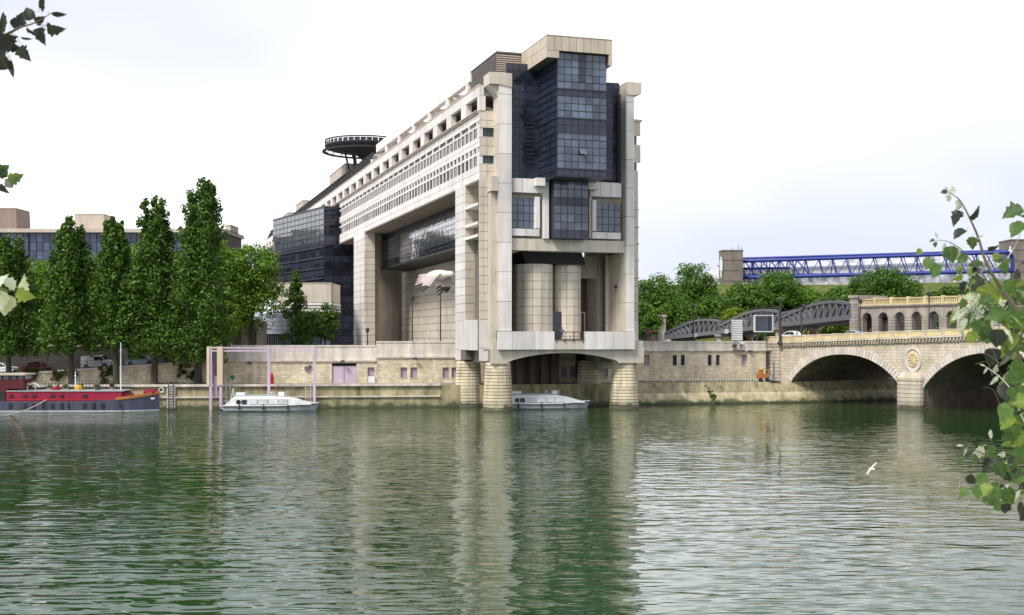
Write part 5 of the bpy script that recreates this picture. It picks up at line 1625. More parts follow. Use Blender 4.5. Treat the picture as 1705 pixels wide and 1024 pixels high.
# ------------------------------------------------------------------ lilac mooring frame and small things along the quay
FR = empty('mooring_gantry', (wx(355, 153.6), 153.6, 0), math.radians(2.5), 'lilac steel mooring frame with three posts and a beige panelled lift tower', 'frame')
fx_ = lambda u: (u-355)*153.6/F
ztf = wz(577, 153.6)
for u in (351, 447, 522.5):
    MB().box(fx_(u)-.17, fx_(u)+.17, -.17, .17, -1.5, ztf).build('post', M['lilac'], FR)
for z in (ztf-.16, ztf-.55):
    MB().box(fx_(351)+.17, fx_(522.5)-.17, -.1, .1, z-.09, z+.09).build('beam', M['lilac'], FR)
MB().box(fx_(345), fx_(349.4), -.3, .3, wz(641, 153.6), ztf).build('side_panel', M['beige_paint'], FR)
MB().box(fx_(362), fx_(371), -.3, .3, wz(641, 153.6), ztf).build('side_panel', M['beige_paint'], FR)
MB().box(fx_(365.5), fx_(369.5), -.15, .2, -1.5, wz(641, 153.6)).build('guide_post', M['lilac'], FR)
MB().box(fx_(354.5), fx_(361.5), .2, .3, wz(662, 153.6), ztf-.7).build('lift_door', M['lilac_dark'], FR)
g = MB()
for k in range(14): g.box(fx_(355.5), fx_(360.5), .08, .16, wz(624, 153.6)+.24*k, wz(624, 153.6)+.24*k+.1)
g.build('lift_grille', M['dark_metal'], FR)
MB().bar((fx_(372), -.5, .2), (fx_(372), -.3, 2.9), .1).build('ladder_stile', M['steel'], FR)
cc = MB().box(fx_(366), fx_(376), -1.0, .3, .05, .35).build('landing_pontoon', M['dark_metal'], FR)

def ladder(u, Y, z0, z1, w, m, label, plate=None):
    T = empty('quay_ladder', (wx(u, Y), Y, z0), 0, label, 'ladder', 'ladders on the quay wall')
    if plate: MB().box(-w-.22, w+.22, .06, .12, 0, z1-z0).build('backing_plate', plate, T)
    for s in (-1, 1): MB().box(s*w-.05, s*w+.05, -.06, .04, 0, z1-z0+.3).build('stile', m, T)
    n = int((z1-z0)/.33)
    for k in range(n): MB().box(-w, w, -.04, .02, .2+.33*k, .27+.33*k).build('rung', m, T)
ladder(284.5, 154.75, .1, 3.2, .32, M['steel'], 'steel ladder on a pale backing plate right of the barge bow', M['concrete'])
ladder(380, 155.0, .4, 3.6, .3, M['panel_warm'], 'thin pale ladder behind the stern of the moored shuttle boat')
ladder(513, 155.9, .4, 3.4, .35, M['panel_warm'], 'pale ladder behind the bow of the moored shuttle boat')
def disc(name, u, v, Y, r, m, label, cat, ring=False, pole=None):
    T = empty(name, (wx(u, Y), Y, wz(v, Y)), 0, label, cat)
    mb = MB()
    if ring:
        N = 16
        pts = [(r*math.cos(2*PI*k/N), 0, r*math.sin(2*PI*k/N)) for k in range(N+1)]
        mb.tube(pts, r*.28, 6, cap=False)
        mb.build('ring', m, T)
        MB().box(-.05, .05, -.05, .1, 0, r*.9).build('hanger', M['dark_metal'], T)
    else:
        mb.lathe([(r*.9, -.03), (r, 0), (r*.9, .03)], (0, 0, 0), 18); o = mb.build('disc', m, T); o.rotation_euler = (PI/2, 0, 0)
        MB().box(-.04, .04, .03, .12, -r, r).build('bracket', M['steel'], T)
    if pole: MB().tube([(0, .12, pole-T.location.z), (0, .12, 0)], .06, 6).build('post', M['steel'], T)
M['green_sign'] = surf('green_enamel', (.01, .17, .09), .4, .05)
disc('round_sign', 387, 628, 163.9, .3, M['green_sign'], 'small green round sign on the quay wall above the shuttle boat', 'sign')
disc('mooring_fender', 268.5, 649.5, 154.8, .3, M['white'], 'pale round fender hanging on the quay wall right of the barge', 'fender', True)
kay = empty('rescue_float', (wx(451, 157), 157, QZ), 0, 'red rescue float standing on the quay beside the middle lilac post', 'float')
MB().lathe([(.05, 0), (.36, .3), (.42, 1.0), (.3, 1.5), (.08, 1.72)], (0, 0, 0), 12, sy=.5).build('float', M['red'], kay)
MB().lathe([(.35, -.55), (.45, -.3), (.4, .0)], (.25, -.2, 0), 10).build('base', M['red'], kay)
# wall lights and boxes
for u, v, Y, lab in ((416, 604.5, 164.2, 'small dark wall lamp above the green round sign'), (571, 601.5, 165.1, 'small dark wall lamp above the lilac double gate'), (692, 597, 166, 'small dark wall lamp over the paired shutters'), (1124, 586, 171.2, 'small dark wall lamp above the first pair of windows right of the stone feet'), (1249, 584.5, 172.8, 'small dark wall lamp beside the white sign box')):
    T = empty('wall_lamp', (wx(u, Y), Y, wz(v, Y)), 0, lab, 'lamp', 'wall lamps on the quay wall')
    MB().box(-.28, .28, -.35, .0, -.12, .1).build('housing', M['dark_metal'], T); MB().box(-.05, .05, -.1, .15, .1, .22).build('bracket', M['dark_metal'], T)
wb = empty('wall_box', (wx(511, 165), 165.05, wz(613, 165)), 0, 'small grey box on the quay wall left of the last lilac post', 'box')
MB().box(-.3, .3, -.25, .1, -.25, .25).build('case', M['steel'], wb); MB().box(.3, .55, -.15, .1, .05, .4).build('siren', M['steel_dark'], wb)

# orange pump and post on the right hand promenade
PM = empty('site_pump', (wx(1271, 170.5), 171.2, QZ), .2, 'orange site pump with hoses standing on the promenade near the bridge', 'pump')
MB().box(-.75, .75, -.5, .5, .35, 1.15).build('housing', M['orange'], PM); MB().lathe([(.38, -.5), (.38, .5)], (0, 0, 0), 14).build('drum', M['orange'], PM, loc=(-.3, -.1, 1.3))
for s in (-1, 1):
    o = MB().lathe([(.1, -.08), (.3, -.08), (.3, .08), (.1, .08)], (0, 0, 0), 12).build('wheel', M['rubber'], PM); o.rotation_euler = (PI/2, 0, 0); o.location = (s*.5, -.55, .3)
    MB().bar((s*.7, -.45, .3), (s*.7, -.45, 1.75), .08).build('frame_bar', M['beak'], PM)
MB().bar((-.7, -.45, 1.75), (.7, -.45, 1.75), .08).build('frame_bar', M['beak'], PM)
MB().box(.9, 1.6, -.3, .3, 0, 1.0).build('control_box', M['hull_grey'], PM)
MB().tube([(.3, -.5, .6), (.9, -.8, .1), (1.8, -.7, .06), (2.4, -.9, .05)], .1, 6).build('hose', M['rubber'], PM)
PT = empty('tall_post', (wx(1289, 170.6), 170.9, QZ), 0, 'thin grey post beside the orange pump', 'post')
MB().tube([(0, 0, 0), (0, 0, 2.7)], .1, 8).build('shaft', M['steel'], PT); MB().lathe([(.13, 2.7), (.13, 2.8)], (0, 0, 0), 8).build('cap', M['steel'], PT); MB().lathe([(.2, 0), (.2, .1)], (0, 0, 0), 8).build('foot', M['steel'], PT)
# low edge rail of the right promenade, steps and drain
ER = empty('edge_railing', (17, 166.2, QZ), 0, 'low pale edge rail along the promenade right of the building', 'railing')
e0 = Vector((17.5, 166.2, QZ)); e1 = Vector((40, 171.8, QZ))
mb = MB()
for k in range(56):
    p = e0.lerp(e1, k/55)-Vector(ER.location); mb.bar(p, p+Vector((0, 0, .42)), .1)
mb.build('stub', M['panel_warm'], ER, kind='stuff')
MB().bar(e0-Vector(ER.location)+Vector((0, 0, .45)), e1-Vector(ER.location)+Vector((0, 0, .45)), .09).build('rail', M['panel_warm'], ER)
SN = empty('embankment_steps', (wx(1236, 169), 168.9, 0), math.atan2(5.7, 23), 'narrow mossy stone steps down the embankment near the bridge', 'steps')
for k in range(10):
    z = QZ-.28*(k+1)
    MB().box(-.85+.1*k, .85+.1*k, 1.5-.17*k-.3, 1.5-.17*k+.4, z-.3, z+.1).build('step', M['foot'], SN)
AL = empty('algae_patch', (wx(1184, 167), 167.3, 0), 0, 'green algae streak below the outlet on the embankment', 'algae')
mb = MB(); 
for k in range(70):
    f = RNG.random(); z = QZ-.5-2.3*f; xx = -.6+1.0*f+RNG.gauss(0, .12+.35*f); yy = .53*(z)-.35
    s = .1+.14*RNG.random()
    mb.sphere((xx, yy-.0, z), s, 5, 4, sy=.5)
mb.build('growth', M['ivy'], AL)
MB().tube([(-.6, 1.3, QZ-.4), (-.6, .7, QZ-.45)], .14, 8).build('outlet_pipe', M['dark_metal'], AL)

# signs on the right parapet
Yp = 173.0
SB = empty('sign_cabinet', (wx(1226.5, Yp), Yp-.2, wz(583, Yp)), .18, 'tall white slatted sign cabinet bracketed to the quay parapet', 'sign')
h = wz(532, Yp)-wz(583, Yp)
for k in range(9):
    z0 = h*.32+(h*.68)*k/9
    MB().box(-.74, .74, -.3, .3, z0+.02, z0+h*.68/9-.04).build('slat_panel', M['white'], SB)
MB().box(-.68, .68, -.22, .22, h*.3, h-.02).build('cabinet_core', M['steel'], SB)
MB().box(-.9, .9, -.9, .1, -.05, .05).build('platform', M['steel'], SB)
for s in (-1, 1):
    MB().bar((s*.5, -.5, 0), (s*.35, -.1, h*.32), .1).build('strut', M['steel'], SB)
    MB().box(s*.55-.25, s*.55+.25, -.8, -.3, .55+.3*(s > 0), .85+.3*(s > 0)).build('floodlight', M['dark_metal'] if s < 0 else M['white'], SB)
for k in range(5): MB().bar((-.6+.3*k, 0, h), (-.6+.3*k, 0, h+.3), .06).build('spike', M['steel'], SB)
Yq = 174.2
NS_ = empty('display_board', (wx(1271, Yq), Yq, wz(568, Yq)), .2, 'square black river display board with a white frame on two dark legs', 'board')
hw = (wx(1288, Yq)-wx(1254.5, Yq))/2; z0, z1 = wz(553, Yq)-wz(568, Yq), wz(524.5, Yq)-wz(568, Yq)
MB().box(-hw+.14, hw-.14, -.16, .16, z0+.14, z1-.14).build('screen', M['glass_dark'], NS_)
f = MB(); f.box(-hw, hw, -.2, .2, z0, z0+.14); f.box(-hw, hw, -.2, .2, z1-.14, z1); f.box(-hw, -hw+.14, -.2, .2, z0+.14, z1-.14); f.box(hw-.14, hw, -.2, .2, z0+.14, z1-.14)
f.build('frame', M['white'], NS_)
for s in (-1, 1):
    MB().tube([(s*.75-.3, 0, z0), (s*.55-.3, 0, z0-.5), (s*.75-.3, 0, -.0)], .09, 6).build('leg', M['dark_metal'], NS_)
for k in range(5): MB().box(-1.1+.5*k-.14, -1.1+.5*k+.14, -.3, .1, z1+.12, z1+.4).build('lamp', M['steel_dark'], NS_)
disc('round_sign', 1209.5, 552, 178, .36, M['white'], 'white round sign on a post left of the white slatted cabinet', 'sign', pole=UG)
disc('round_sign', 1158, 558, 178, .32, M['white'], 'white round sign by the lamp post under the farthest steel span', 'sign', pole=UG)
MK = empty('navigation_marker', (wx(1079, 176), 176, UG), 0, 'red and black navigation marker on a lattice foot by the building', 'marker')
for s in (-1, 1): MB().bar((s*.75, 0, 1.3), (0, 0, 3.2), .13).build('leg', M['dark_metal'], MK)
MB().box(-.1, .1, -.1, .1, 1.3, 3.4).build('mast', M['dark_metal'], MK); MB().box(-.3, .15, -.15, .15, 2.7, 3.4).build('black_panel', M['dark_metal'], MK)
MB().box(.15, .55, -.15, .15, 2.6, 3.0).build('red_panel', M['red'], MK); MB().box(.1, .45, -.15, .15, 1.5, 1.9).build('red_panel', M['red'], MK)

def lamp(u, Y, z0, ztop, label, m='dark_metal', arm=.0, r=.09):
    T = empty('street_lamp', (wx(u, Y), Y, z0), 0, label, 'street lamp', 'lamp posts along the quay and bridge')
    h = ztop-z0
    MB().tube([(0, 0, 0), (0, 0, h)], [r*1.3, r*.8], 8).build('post', M[m], T)
    MB().lathe([(r*2.4, 0), (r*2.2, .35), (r*1.4, .45)], (0, 0, 0), 8).build('base', M[m], T)
    MB().lathe([(.1, h-.1), (.24, h+.15), (.28, h+.5), (.1, h+.65)], (arm, 0, 0), 8).build('lantern', M[m], T)
    if arm: MB().bar((0, 0, h-.1), (arm, 0, h), .08).build('arm', M[m], T)
lamp(686.5, 176, UG, wz(500, 176), 'slim black lamp post under the building, the farther and left one of two')
lamp(733.5, 173, UG, wz(482, 173), 'slim black lamp post under the building, nearest the front leg', arm=.25)
lamp(612, 178, UG, wz(553, 178), 'short dark lamp at the foot of the rear stone leg')
lamp(1154.5, 174, UG, wz(514, 174), 'slim black lamp post in front of the farthest steel span')
lamp(1299, 172.5, 8.3, wz(503, 172.5), 'stout black lamp post at the bridge corner beside the display board', r=.16)
lamp(1334.5, 170, 8.5, wz(514, 170), 'black lamp post on the bridge below the nearest steel span', arm=.3)
lamp(1433, 165, 8.6, wz(505, 165), 'black lamp post in front of the end pillar of the arcade', r=.06)
lamp(1547, 158, 8.9, wz(493, 158), 'tall black lamp post rising in front of the arcade balustrade', r=.08)
lamp(305.5, 171.5, ramp_z(-46)-.0, wz(552, 171.5), 'thin pale lamp post behind the dark blue car', 'steel')

# ------------------------------------------------------------------ people
def person(x, y, z, rz, top, legs, label, pose='stand', hair='cloth_dark', name='person'):
    import bmesh
    me = bpy.data.meshes.new('person'); bm = bmesh.new()
    J = {'pel': (0, 0, .95), 'sp': (0, .01, 1.15), 'ch': (0, .0, 1.36), 'nk': (0, 0, 1.5), 'hd': (0, -.02, 1.62), 'tp': (0, -.01, 1.74)}
    for s, k in ((-1, 'l'), (1, 'r')):
        st_ = .16 if pose == 'walk' else 0
        J['hip'+k] = (.1*s, 0, .9); J['kn'+k] = (.11*s, -.05-st_*s*.6, .5); J['an'+k] = (.11*s, .03-st_*1.5*s, .08); J['to'+k] = (.12*s, -.14-st_*1.5*s, .04)
        J['sh'+k] = (.19*s, 0, 1.42)
        if pose == 'lean': J['el'+k] = (.27*s, -.12, 1.18); J['ha'+k] = (.2*s, -.36, 1.12)
        else: J['el'+k] = (.25*s, .03, 1.14); J['ha'+k] = (.25*s, -.1, .88)
    rad = {'pel': .15, 'sp': .13, 'ch': .16, 'nk': .06, 'hd': .1, 'tp': .08}
    for k in 'lr': rad.update({'hip'+k: .1, 'kn'+k: .065, 'an'+k: .045, 'to'+k: .04, 'sh'+k: .07, 'el'+k: .045, 'ha'+k: .035})
    names = list(J); vs_ = {n: bm.verts.new(J[n]) for n in names}
    E_ = [('pel', 'sp'), ('sp', 'ch'), ('ch', 'nk'), ('nk', 'hd'), ('hd', 'tp')]
    for k in 'lr': E_ += [('pel', 'hip'+k), ('hip'+k, 'kn'+k), ('kn'+k, 'an'+k), ('an'+k, 'to'+k), ('ch', 'sh'+k), ('sh'+k, 'el'+k), ('el'+k, 'ha'+k)]
    for a, b in E_: bm.edges.new((vs_[a], vs_[b]))
    bm.to_mesh(me); bm.free()
    o = bpy.data.objects.new('person', me); COL.objects.link(o)
    md = o.modifiers.new('skin', 'SKIN')
    for i, n in enumerate(names):
        me.skin_vertices[0].data[i].radius = (rad[n], rad[n]*.85)
    me.skin_vertices[0].data[0].use_root = True
    sb = o.modifiers.new('sub', 'SUBSURF'); sb.levels = 1; sb.render_levels = 1
    bpy.context.view_layer.update()
    ev = o.evaluated_get(bpy.context.evaluated_depsgraph_get())
    m2 = bpy.data.meshes.new_from_object(ev)
    o.modifiers.clear(); o.data = m2; m2.materials.clear()
    for m in (M['skin'], M[top], M[legs], M[hair], M['rubber']): m2.materials.append(m)
    for p in m2.polygons:
        c = p.center
        if c.z > 1.66 or (c.z > 1.56 and c.y > .02): p.material_index = 3
        elif c.z > 1.49: p.material_index = 0
        elif abs(c.x) > .19 and c.z < 1.16: p.material_index = 0
        elif c.z > .93: p.material_index = 1
        elif c.z > .1: p.material_index = 2
        else: p.material_index = 4
        p.use_smooth = True
    o.location = (x, y, z); o.rotation_euler = (0, 0, rz)
    return props(o, label, 'person')
mw = Matrix.LocRotScale(Vector((OX, OY, 0)), Matrix.Rotation(TH, 3, 'Z').to_quaternion(), None)
pz = mw @ Vector((bu(936, .7), .7, ZF))
person(pz.x, pz.y, pz.z, math.radians(160), 'cloth_blue', 'cloth_dark', 'person in a violet blue top standing at the terrace rail', 'lean')
tb_ = mw @ Vector((bu(951, .7), .9, ZF))
TB = empty('cafe_table', tuple(tb_), TH, 'small pale table on the terrace right of the standing person', 'table')
MB().lathe([(.38, .7), (.4, .74)], (0, 0, 0), 14).build('top', M['concrete'], TB); MB().tube([(0, 0, 0), (0, 0, .7)], .04, 6).build('leg', M['steel'], TB); MB().lathe([(.24, 0), (.24, .04)], (0, 0, 0), 10).build('foot', M['steel'], TB)
for u, Y, z, top, legs, lab, ps_ in ((1298, 176, 8.35, 'cloth_red', 'cloth_dark', 'person in a red top at the bridge corner by the lamp post', 'stand'), (1327, 172, 8.55, 'cloth_dark', 'cloth_blue', 'person in dark clothes walking on the bridge under the nearest steel span', 'walk'),
                                     (1338, 172.5, 8.55, 'cloth_red', 'cloth_dark', 'person in red and dark clothes walking on the bridge beside the orange one', 'walk'), (1346, 171.5, 8.55, 'cloth_orange', 'cloth_dark', 'person in an orange top walking on the bridge', 'walk'),
                                     (1449, 168, 8.75, 'cloth_dark', 'cloth_dark', 'person in black walking past the first arch of the arcade', 'walk')):
    person(wx(u, Y), Y, z, math.radians(70), top, legs, lab, ps_)
# cars crossing the bridge
for u, Y, paint, lab in ((1318, 183, 'car_white', 'white car on the bridge under the nearest steel span'), (1420, 174, 'car_silver', 'pale car on the bridge by the end pillar of the arcade'), (1664, 152, 'car_red', 'red car crossing the bridge behind the leaves')):
    c_ = car(wx(u, Y), Y, 8.75, BA+PI, M[paint], 'car', lab); c_['group'] = 'cars crossing the bridge'

# ------------------------------------------------------------------ gulls
def gull(loc, S, wl, wr, label, rot=(0, 0, 0)):
    """body along +x; wl / wr: wing joints (root, elbow, tip) in metres"""
    G_ = empty('gull', loc, 0, label, 'gull', 'gulls flying over the river')
    G_.rotation_euler = rot
    rings = []
    for x, r, z in ((-.17, .018, .0), (-.12, .045, .005), (-.05, .07, .01), (.03, .075, .015), (.09, .062, .022), (.13, .045, .03), (.165, .042, .036), (.195, .036, .036), (.212, .018, .033)):
        rings.append([(x*S, r*S*.9*math.cos(a), (z+r*math.sin(a))*S) for a in np.linspace(0, 2*PI, 10, False)])
    MB().loft(rings).build('body', M['gull_white'], G_, smooth=True)
    MB().loft([[(-.14*S, -.03*S, .012*S), (-.14*S, .03*S, .012*S), (-.14*S, .03*S, -.005*S), (-.14*S, -.03*S, -.005*S)], [(-.26*S, -.07*S, .004*S), (-.26*S, .07*S, .004*S), (-.26*S, .07*S, -.003*S), (-.26*S, -.07*S, -.003*S)]]).build('tail', M['gull_white'], G_)
    MB().loft([[(.208*S, .012*S*math.cos(a), (.03+.012*math.sin(a))*S) for a in np.linspace(0, 2*PI, 6, False)], [(.25*S, .003*S*math.cos(a), (.022+.003*math.sin(a))*S) for a in np.linspace(0, 2*PI, 6, False)]]).build('beak', M['beak'], G_)
    for s in (-1, 1): MB().sphere((.19*S, s*.03*S, .045*S), .006*S, 6, 4).build('eye', M['gull_black'], G_)
    for wj, s in ((wl, -1), (wr, 1)):
        pts = [Vector(p) for p in wj]
        prof = []; n = 12
        for i in range(n+1):
            f = i/n
            a = pts[0].lerp(pts[1], f); b = pts[1].lerp(pts[2], f); p = a.lerp(b, f)
            ch = .15*(1-.15*f)*(1-f**5)**.6+.012
            prof.append((p, ch, f))
        for i0, i1, m, nm in ((0, 5, M['gull_inner'], 'inner_wing'), (5, 10, M['gull_grey'], 'outer_wing'), (10, 12, M['gull_black'], 'wing_tip')):
            rg = []
            for p, ch, f in prof[i0:i1+1]:
                sw = -.05*f*f
                rg.append([(p.x+(.35*ch+sw)*1, p.y, p.z), (p.x+.1*ch+sw, p.y, p.z+.012*S), (p.x-.3*ch+sw, p.y, p.z+.008*S), (p.x-.65*ch+sw, p.y, p.z-.004*S), (p.x-.3*ch+sw, p.y, p.z), (p.x+.1*ch+sw, p.y, p.z+.001)])
            MB().loft(rg).build(nm, m, G_, smooth=False)
        # separate flight feathers along the trailing edge
        for i in range(3, 12):
            p, ch, f = prof[i]; q = prof[min(i+1, n)][0]
            d = (q-prof[i-1][0]).normalized()
            e = Vector((-1, 0, 0))+d*(.3+1.1*max(0, f-.4)); e.normalize()
            b0 = p+Vector((-.45*ch-.05*f*f, 0, 0)); b1 = b0+e*(.085+.03*f)
            w = d*.016
            fm = MB(); fm.loft([[b0-w, b0+w, b0+w+Vector((0, 0, .003)), b0-w+Vector((0, 0, .003))], [b1-w*.4, b1+w*.4, b1+w*.4+Vector((0, 0, .003)), b1-w*.4+Vector((0, 0, .003))]])
            fm.build('flight_feather', M['gull_grey'] if f < .75 else M['gull_black'], G_)
    return G_
gp = at(729, 460, 14.0)
gull(tuple(gp), .86, [(-.01, -.05, .03), (-.03, -.2, .03), (-.085, -.24, -.2)], [(.07, .05, .03), (.11, .17, .04), (.14, .2, -.18)], 'large pale gull in flight with wings beating down before the stone leg', (0, math.radians(2), math.radians(-4)))
gp = at(1451, 781, 57.0)
gull(tuple(gp), .8, [(.03, -.04, .03), (.05, -.3, .05), (-.02, -.52, .03)], [(.03, .04, .03), (.05, .3, .05), (-.02, .52, .03)], 'small white gull banking low over the water', (math.radians(-40), math.radians(5), math.radians(115)))
# ------------------------------------------------------------------ trees
def leaf_cloud(centers, radii, counts, size, seed, up=.25, squash=(1, 1, 1)):
    """many leaf sized faces through clumps; returns verts (n*4,3)"""
    g = np.random.default_rng(seed)
    P = []
    for c, r, k in zip(centers, radii, counts):
        d = g.normal(size=(k, 3)); d /= np.linalg.norm(d, axis=1)[:, None]
        rr = r*(.35+.65*g.random(k)**.5)
        P.append((np.array(c)+d*rr[:, None]*np.array(squash), d))
    pos = np.concatenate([p for p, _ in P]); out = np.concatenate([d for _, d in P])
    n = out*.95+g.normal(size=out.shape)*.5+np.array([0, 0, up]); n /= np.linalg.norm(n, axis=1)[:, None]
    t = np.cross(n, g.normal(size=n.shape)); t /= np.linalg.norm(t, axis=1)[:, None]
    b = np.cross(n, t)
    s = size*(.6+.8*g.random(len(pos)))[:, None]
    q = np.stack([pos-t*s*.5, pos-b*s*.32+n*s*.08, pos+t*s*.55, pos+b*s*.32+n*s*.08], 1)
    return q.reshape(-1, 3)

def cloud_mesh(name, verts, m):
    me = bpy.data.meshes.new(name); nv = len(verts); nf = nv//4
    me.vertices.add(nv); me.vertices.foreach_set('co', verts.astype(np.float32).ravel())
    me.loops.add(nv); me.loops.foreach_set('vertex_index', np.arange(nv, dtype=np.int32))
    me.polygons.add(nf); me.polygons.foreach_set('loop_start', np.arange(0, nv, 4, dtype=np.int32))
    me.update(calc_edges=True); me.materials.append(m)
    return me

def tree(name, u, Y, zb, vtop, hw, vbot, label, cat='tree', group=None, kind='round', m='leaf_plane', seed=0, dens=1.0, leaf=.42, lean=0.0):
    """u: photo column of the trunk, crown from vtop to vbot, half width hw photo pixels"""
    g = random.Random(seed*7+3)
    T = empty(name, (wx(u, Y), Y, zb), 0, label, cat, group)
    H = wz(vtop, Y)-zb; hb = wz(vbot, Y)-zb; R_ = hw*Y/F
    C_, Rr, K = [], [], []
    if kind == 'poplar':
        nst = 9
        for j in range(nst):                     # upright limbs, each carrying its own plume of leaves
            a0 = 2*PI*j/(nst-1)+g.uniform(-.3, .3); off = 0 if j == 0 else R_*g.uniform(.42, .68)
            top_ = 1.0 if j == 0 else g.uniform(.84, .995)
            sx_, sy_ = off*math.cos(a0), off*math.sin(a0)
            n = int(34*dens)
            for i in range(n):
                f = i/n
                w = R_*(.70-.22*f)*(1 if f < .78 else max(.3, 1-(f-.78)/.22*.62))
                if f < .1: w *= .6+4*f
                flare = 1.5-.5*min(1, f*1.45)
                a = g.uniform(0, 2*PI); q = w*.72*g.random()**.5
                C_.append((sx_*flare*(1-.25*f)+q*math.cos(a)+lean*f, sy_*flare*(1-.25*f)+q*math.sin(a), hb+(H-hb)*f*top_*.985)); Rr.append(w*g.uniform(.36, .6)); K.append(int(66*g.uniform(.7, 1.3)))
            for k in range(4):
                f = top_*(.96+.012*k)
                C_.append((sx_*(1-.25)+lean*f+R_*g.uniform(-.1, .1), sy_*.75, hb+(H-hb)*min(f, .99))); Rr.append(R_*(.17-.03*k)); K.append(20)
        V = leaf_cloud(C_, Rr, K, leaf, seed+1, .3, (1, 1, 1.55))
    elif kind == 'conic':
        n = int(90*dens)
        for i in range(n):
            f = i/n; a = g.uniform(0, 2*PI); q = R_*(1-f)**.75*math.sqrt(g.random())
            C_.append((q*math.cos(a), q*math.sin(a), hb+(H-hb)*f*.96)); Rr.append(R_*g.uniform(.16, .3)*(1.1-.6*f)); K.append(70)
        V = leaf_cloud(C_, Rr, K, leaf, seed+1, .2)
    else:
        n = int(105*dens); zc_ = hb+(H-hb)*.46
        for i in range(n):
            d = Vector((g.gauss(0, 1), g.gauss(0, 1), g.gauss(0, 1))).normalized()
            q = g.random()**.42
            ztop = (H-zc_) if d.z > 0 else (zc_-hb)
            rr = R_*g.uniform(.17, .33)
            c = Vector((d.x*(R_-rr*.6)*q, d.y*(R_-rr*.6)*q, zc_+d.z*(ztop-rr*.75)*q))
            C_.append(tuple(c)); Rr.append(rr); K.append(int(88*g.uniform(.6, 1.3)))
        V = leaf_cloud(C_, Rr, K, leaf, seed+1, .35, (1, 1, .85))
    cm_ = cloud_mesh('crown', V, M[m]); o = bpy.data.objects.new('crown', cm_); COL.objects.link(o); o.parent = T
    tm = MB()
    r0 = max(.16, H*.017)
    top = hb+(H-hb)*(.75 if kind != 'round' else .5)
    pts = [(0, 0, -.2), (.02, 0, .5), (lean*.1+.06*g.uniform(-1, 1), 0, top*.4), (lean*.3+.1*g.uniform(-1, 1), .05, top*.7), (lean*.6, 0, top)]
    tm.tube(pts, [r0*1.5, r0*1.1, r0*.9, r0*.7, r0*.3], 8)
    tm.build('trunk', M['bark'], T)
    for i in range(7):
        j = g.randrange(len(C_)); c = C_[j]
        z0 = top*g.uniform(.45, .9); z0 = min(z0, max(c[2]-.5, .5))
        MB().tube([(lean*.3, 0, z0), ((lean*.3+c[0])*.5, c[1]*.5, z0+(c[2]-z0)*.6), c], [r0*.42, r0*.28, r0*.08], 6).build('limb', M['bark'], T)
    return T

PG = 'poplars growing on the lower quay'
for i, (u, vt, hw, vb, lab, ln, d) in enumerate((
        (118, 361, 38, 582, 'tall poplar whose trunk stands behind the forward mast of the barge', .0, 1.0),
        (193, 361, 32, 574, 'narrow poplar between the white van and the silver blue car', -.3, .9),
        (257, 327, 37, 588, 'dark narrow poplar right of the silver blue car, second tallest', .2, 1.05),
        (330, 297, 47, 596, 'tallest dark poplar, standing just left of the lilac frame', .5, 1.25),
        (14, 392, 42, 585, 'poplar at the left edge of the photo above the barge wheelhouse', 0, .9))):
    tree('poplar_tree', u, 159.8+.25*i, QZ, vt, hw, vb, lab, 'tree', PG, 'poplar', 'leaf_poplar', 20+i, d, .40, ln)
SG = 'street trees on the upper bank'
for i, (u, vt, hw, vb, Y, lab) in enumerate((
        (-35, 405, 62, 566, 183, 'broad street tree cut by the left edge of the photo'),
        (62, 418, 60, 572, 184, 'broad street tree behind the gap left of the first tall poplar'),
        (152, 410, 55, 574, 186, 'street tree seen between the first tall poplar and the narrow one'),
        (222, 398, 56, 572, 188, 'street tree between the narrow poplar and the dark poplar'),
        (296, 415, 54, 566, 187, 'street tree between the two dark poplars'),
        (372, 386, 62, 574, 190, 'tall street tree directly right of the tallest poplar'),
        (420, 391, 56, 562, 192, 'broad bright street tree in front of the glass annex'))):
    tree('plane_tree', u, Y, UG, vt, hw, vb, lab, 'tree', SG, 'round', 'leaf_plane', 40+i, 1.7, .40)
for i, (u, vt, hw, vb, lab) in enumerate((
        (44, 452, 44, 590, 'added low bright tree at the kerb between the first two poplars'), (88, 470, 36, 585, 'added small bright tree at the kerb beside the trunk of the first tall poplar'), (156, 448, 38, 578, 'added low bright tree at the kerb above the white van'),
        (222, 455, 36, 580, 'added low bright tree at the kerb above the silver blue car'), (288, 470, 38, 585, 'added low bright tree at the kerb above the dark blue car'), (366, 470, 40, 580, 'added low bright tree at the kerb right of the tallest poplar'))):
    tree('added_tree', u, 174.5, UG, vt, hw, vb, lab, 'tree', 'added low trees along the kerb', 'round', 'leaf_plane', 240+i, 1.0, .38)  # added trees, bright to stand in for the poplars' lit lower foliage
tree('young_tree', 492, 200, UG, 447, 34, 572, 'slim pointed tree in front of the cream annex block', 'tree', None, 'conic', 'leaf_poplar', 61, 1.1, .36)
tree('young_tree', 541, 203, UG, 496, 30, 572, 'small dark tree at the corner of the cream annex block', 'tree', None, 'round', 'leaf_poplar', 62, .6, .34)
tree('young_tree', 515, 208, UG, 505, 34, 574, 'low dark tree between the two small trees by the annex', 'tree', None, 'round', 'leaf_poplar', 63, .6, .34)

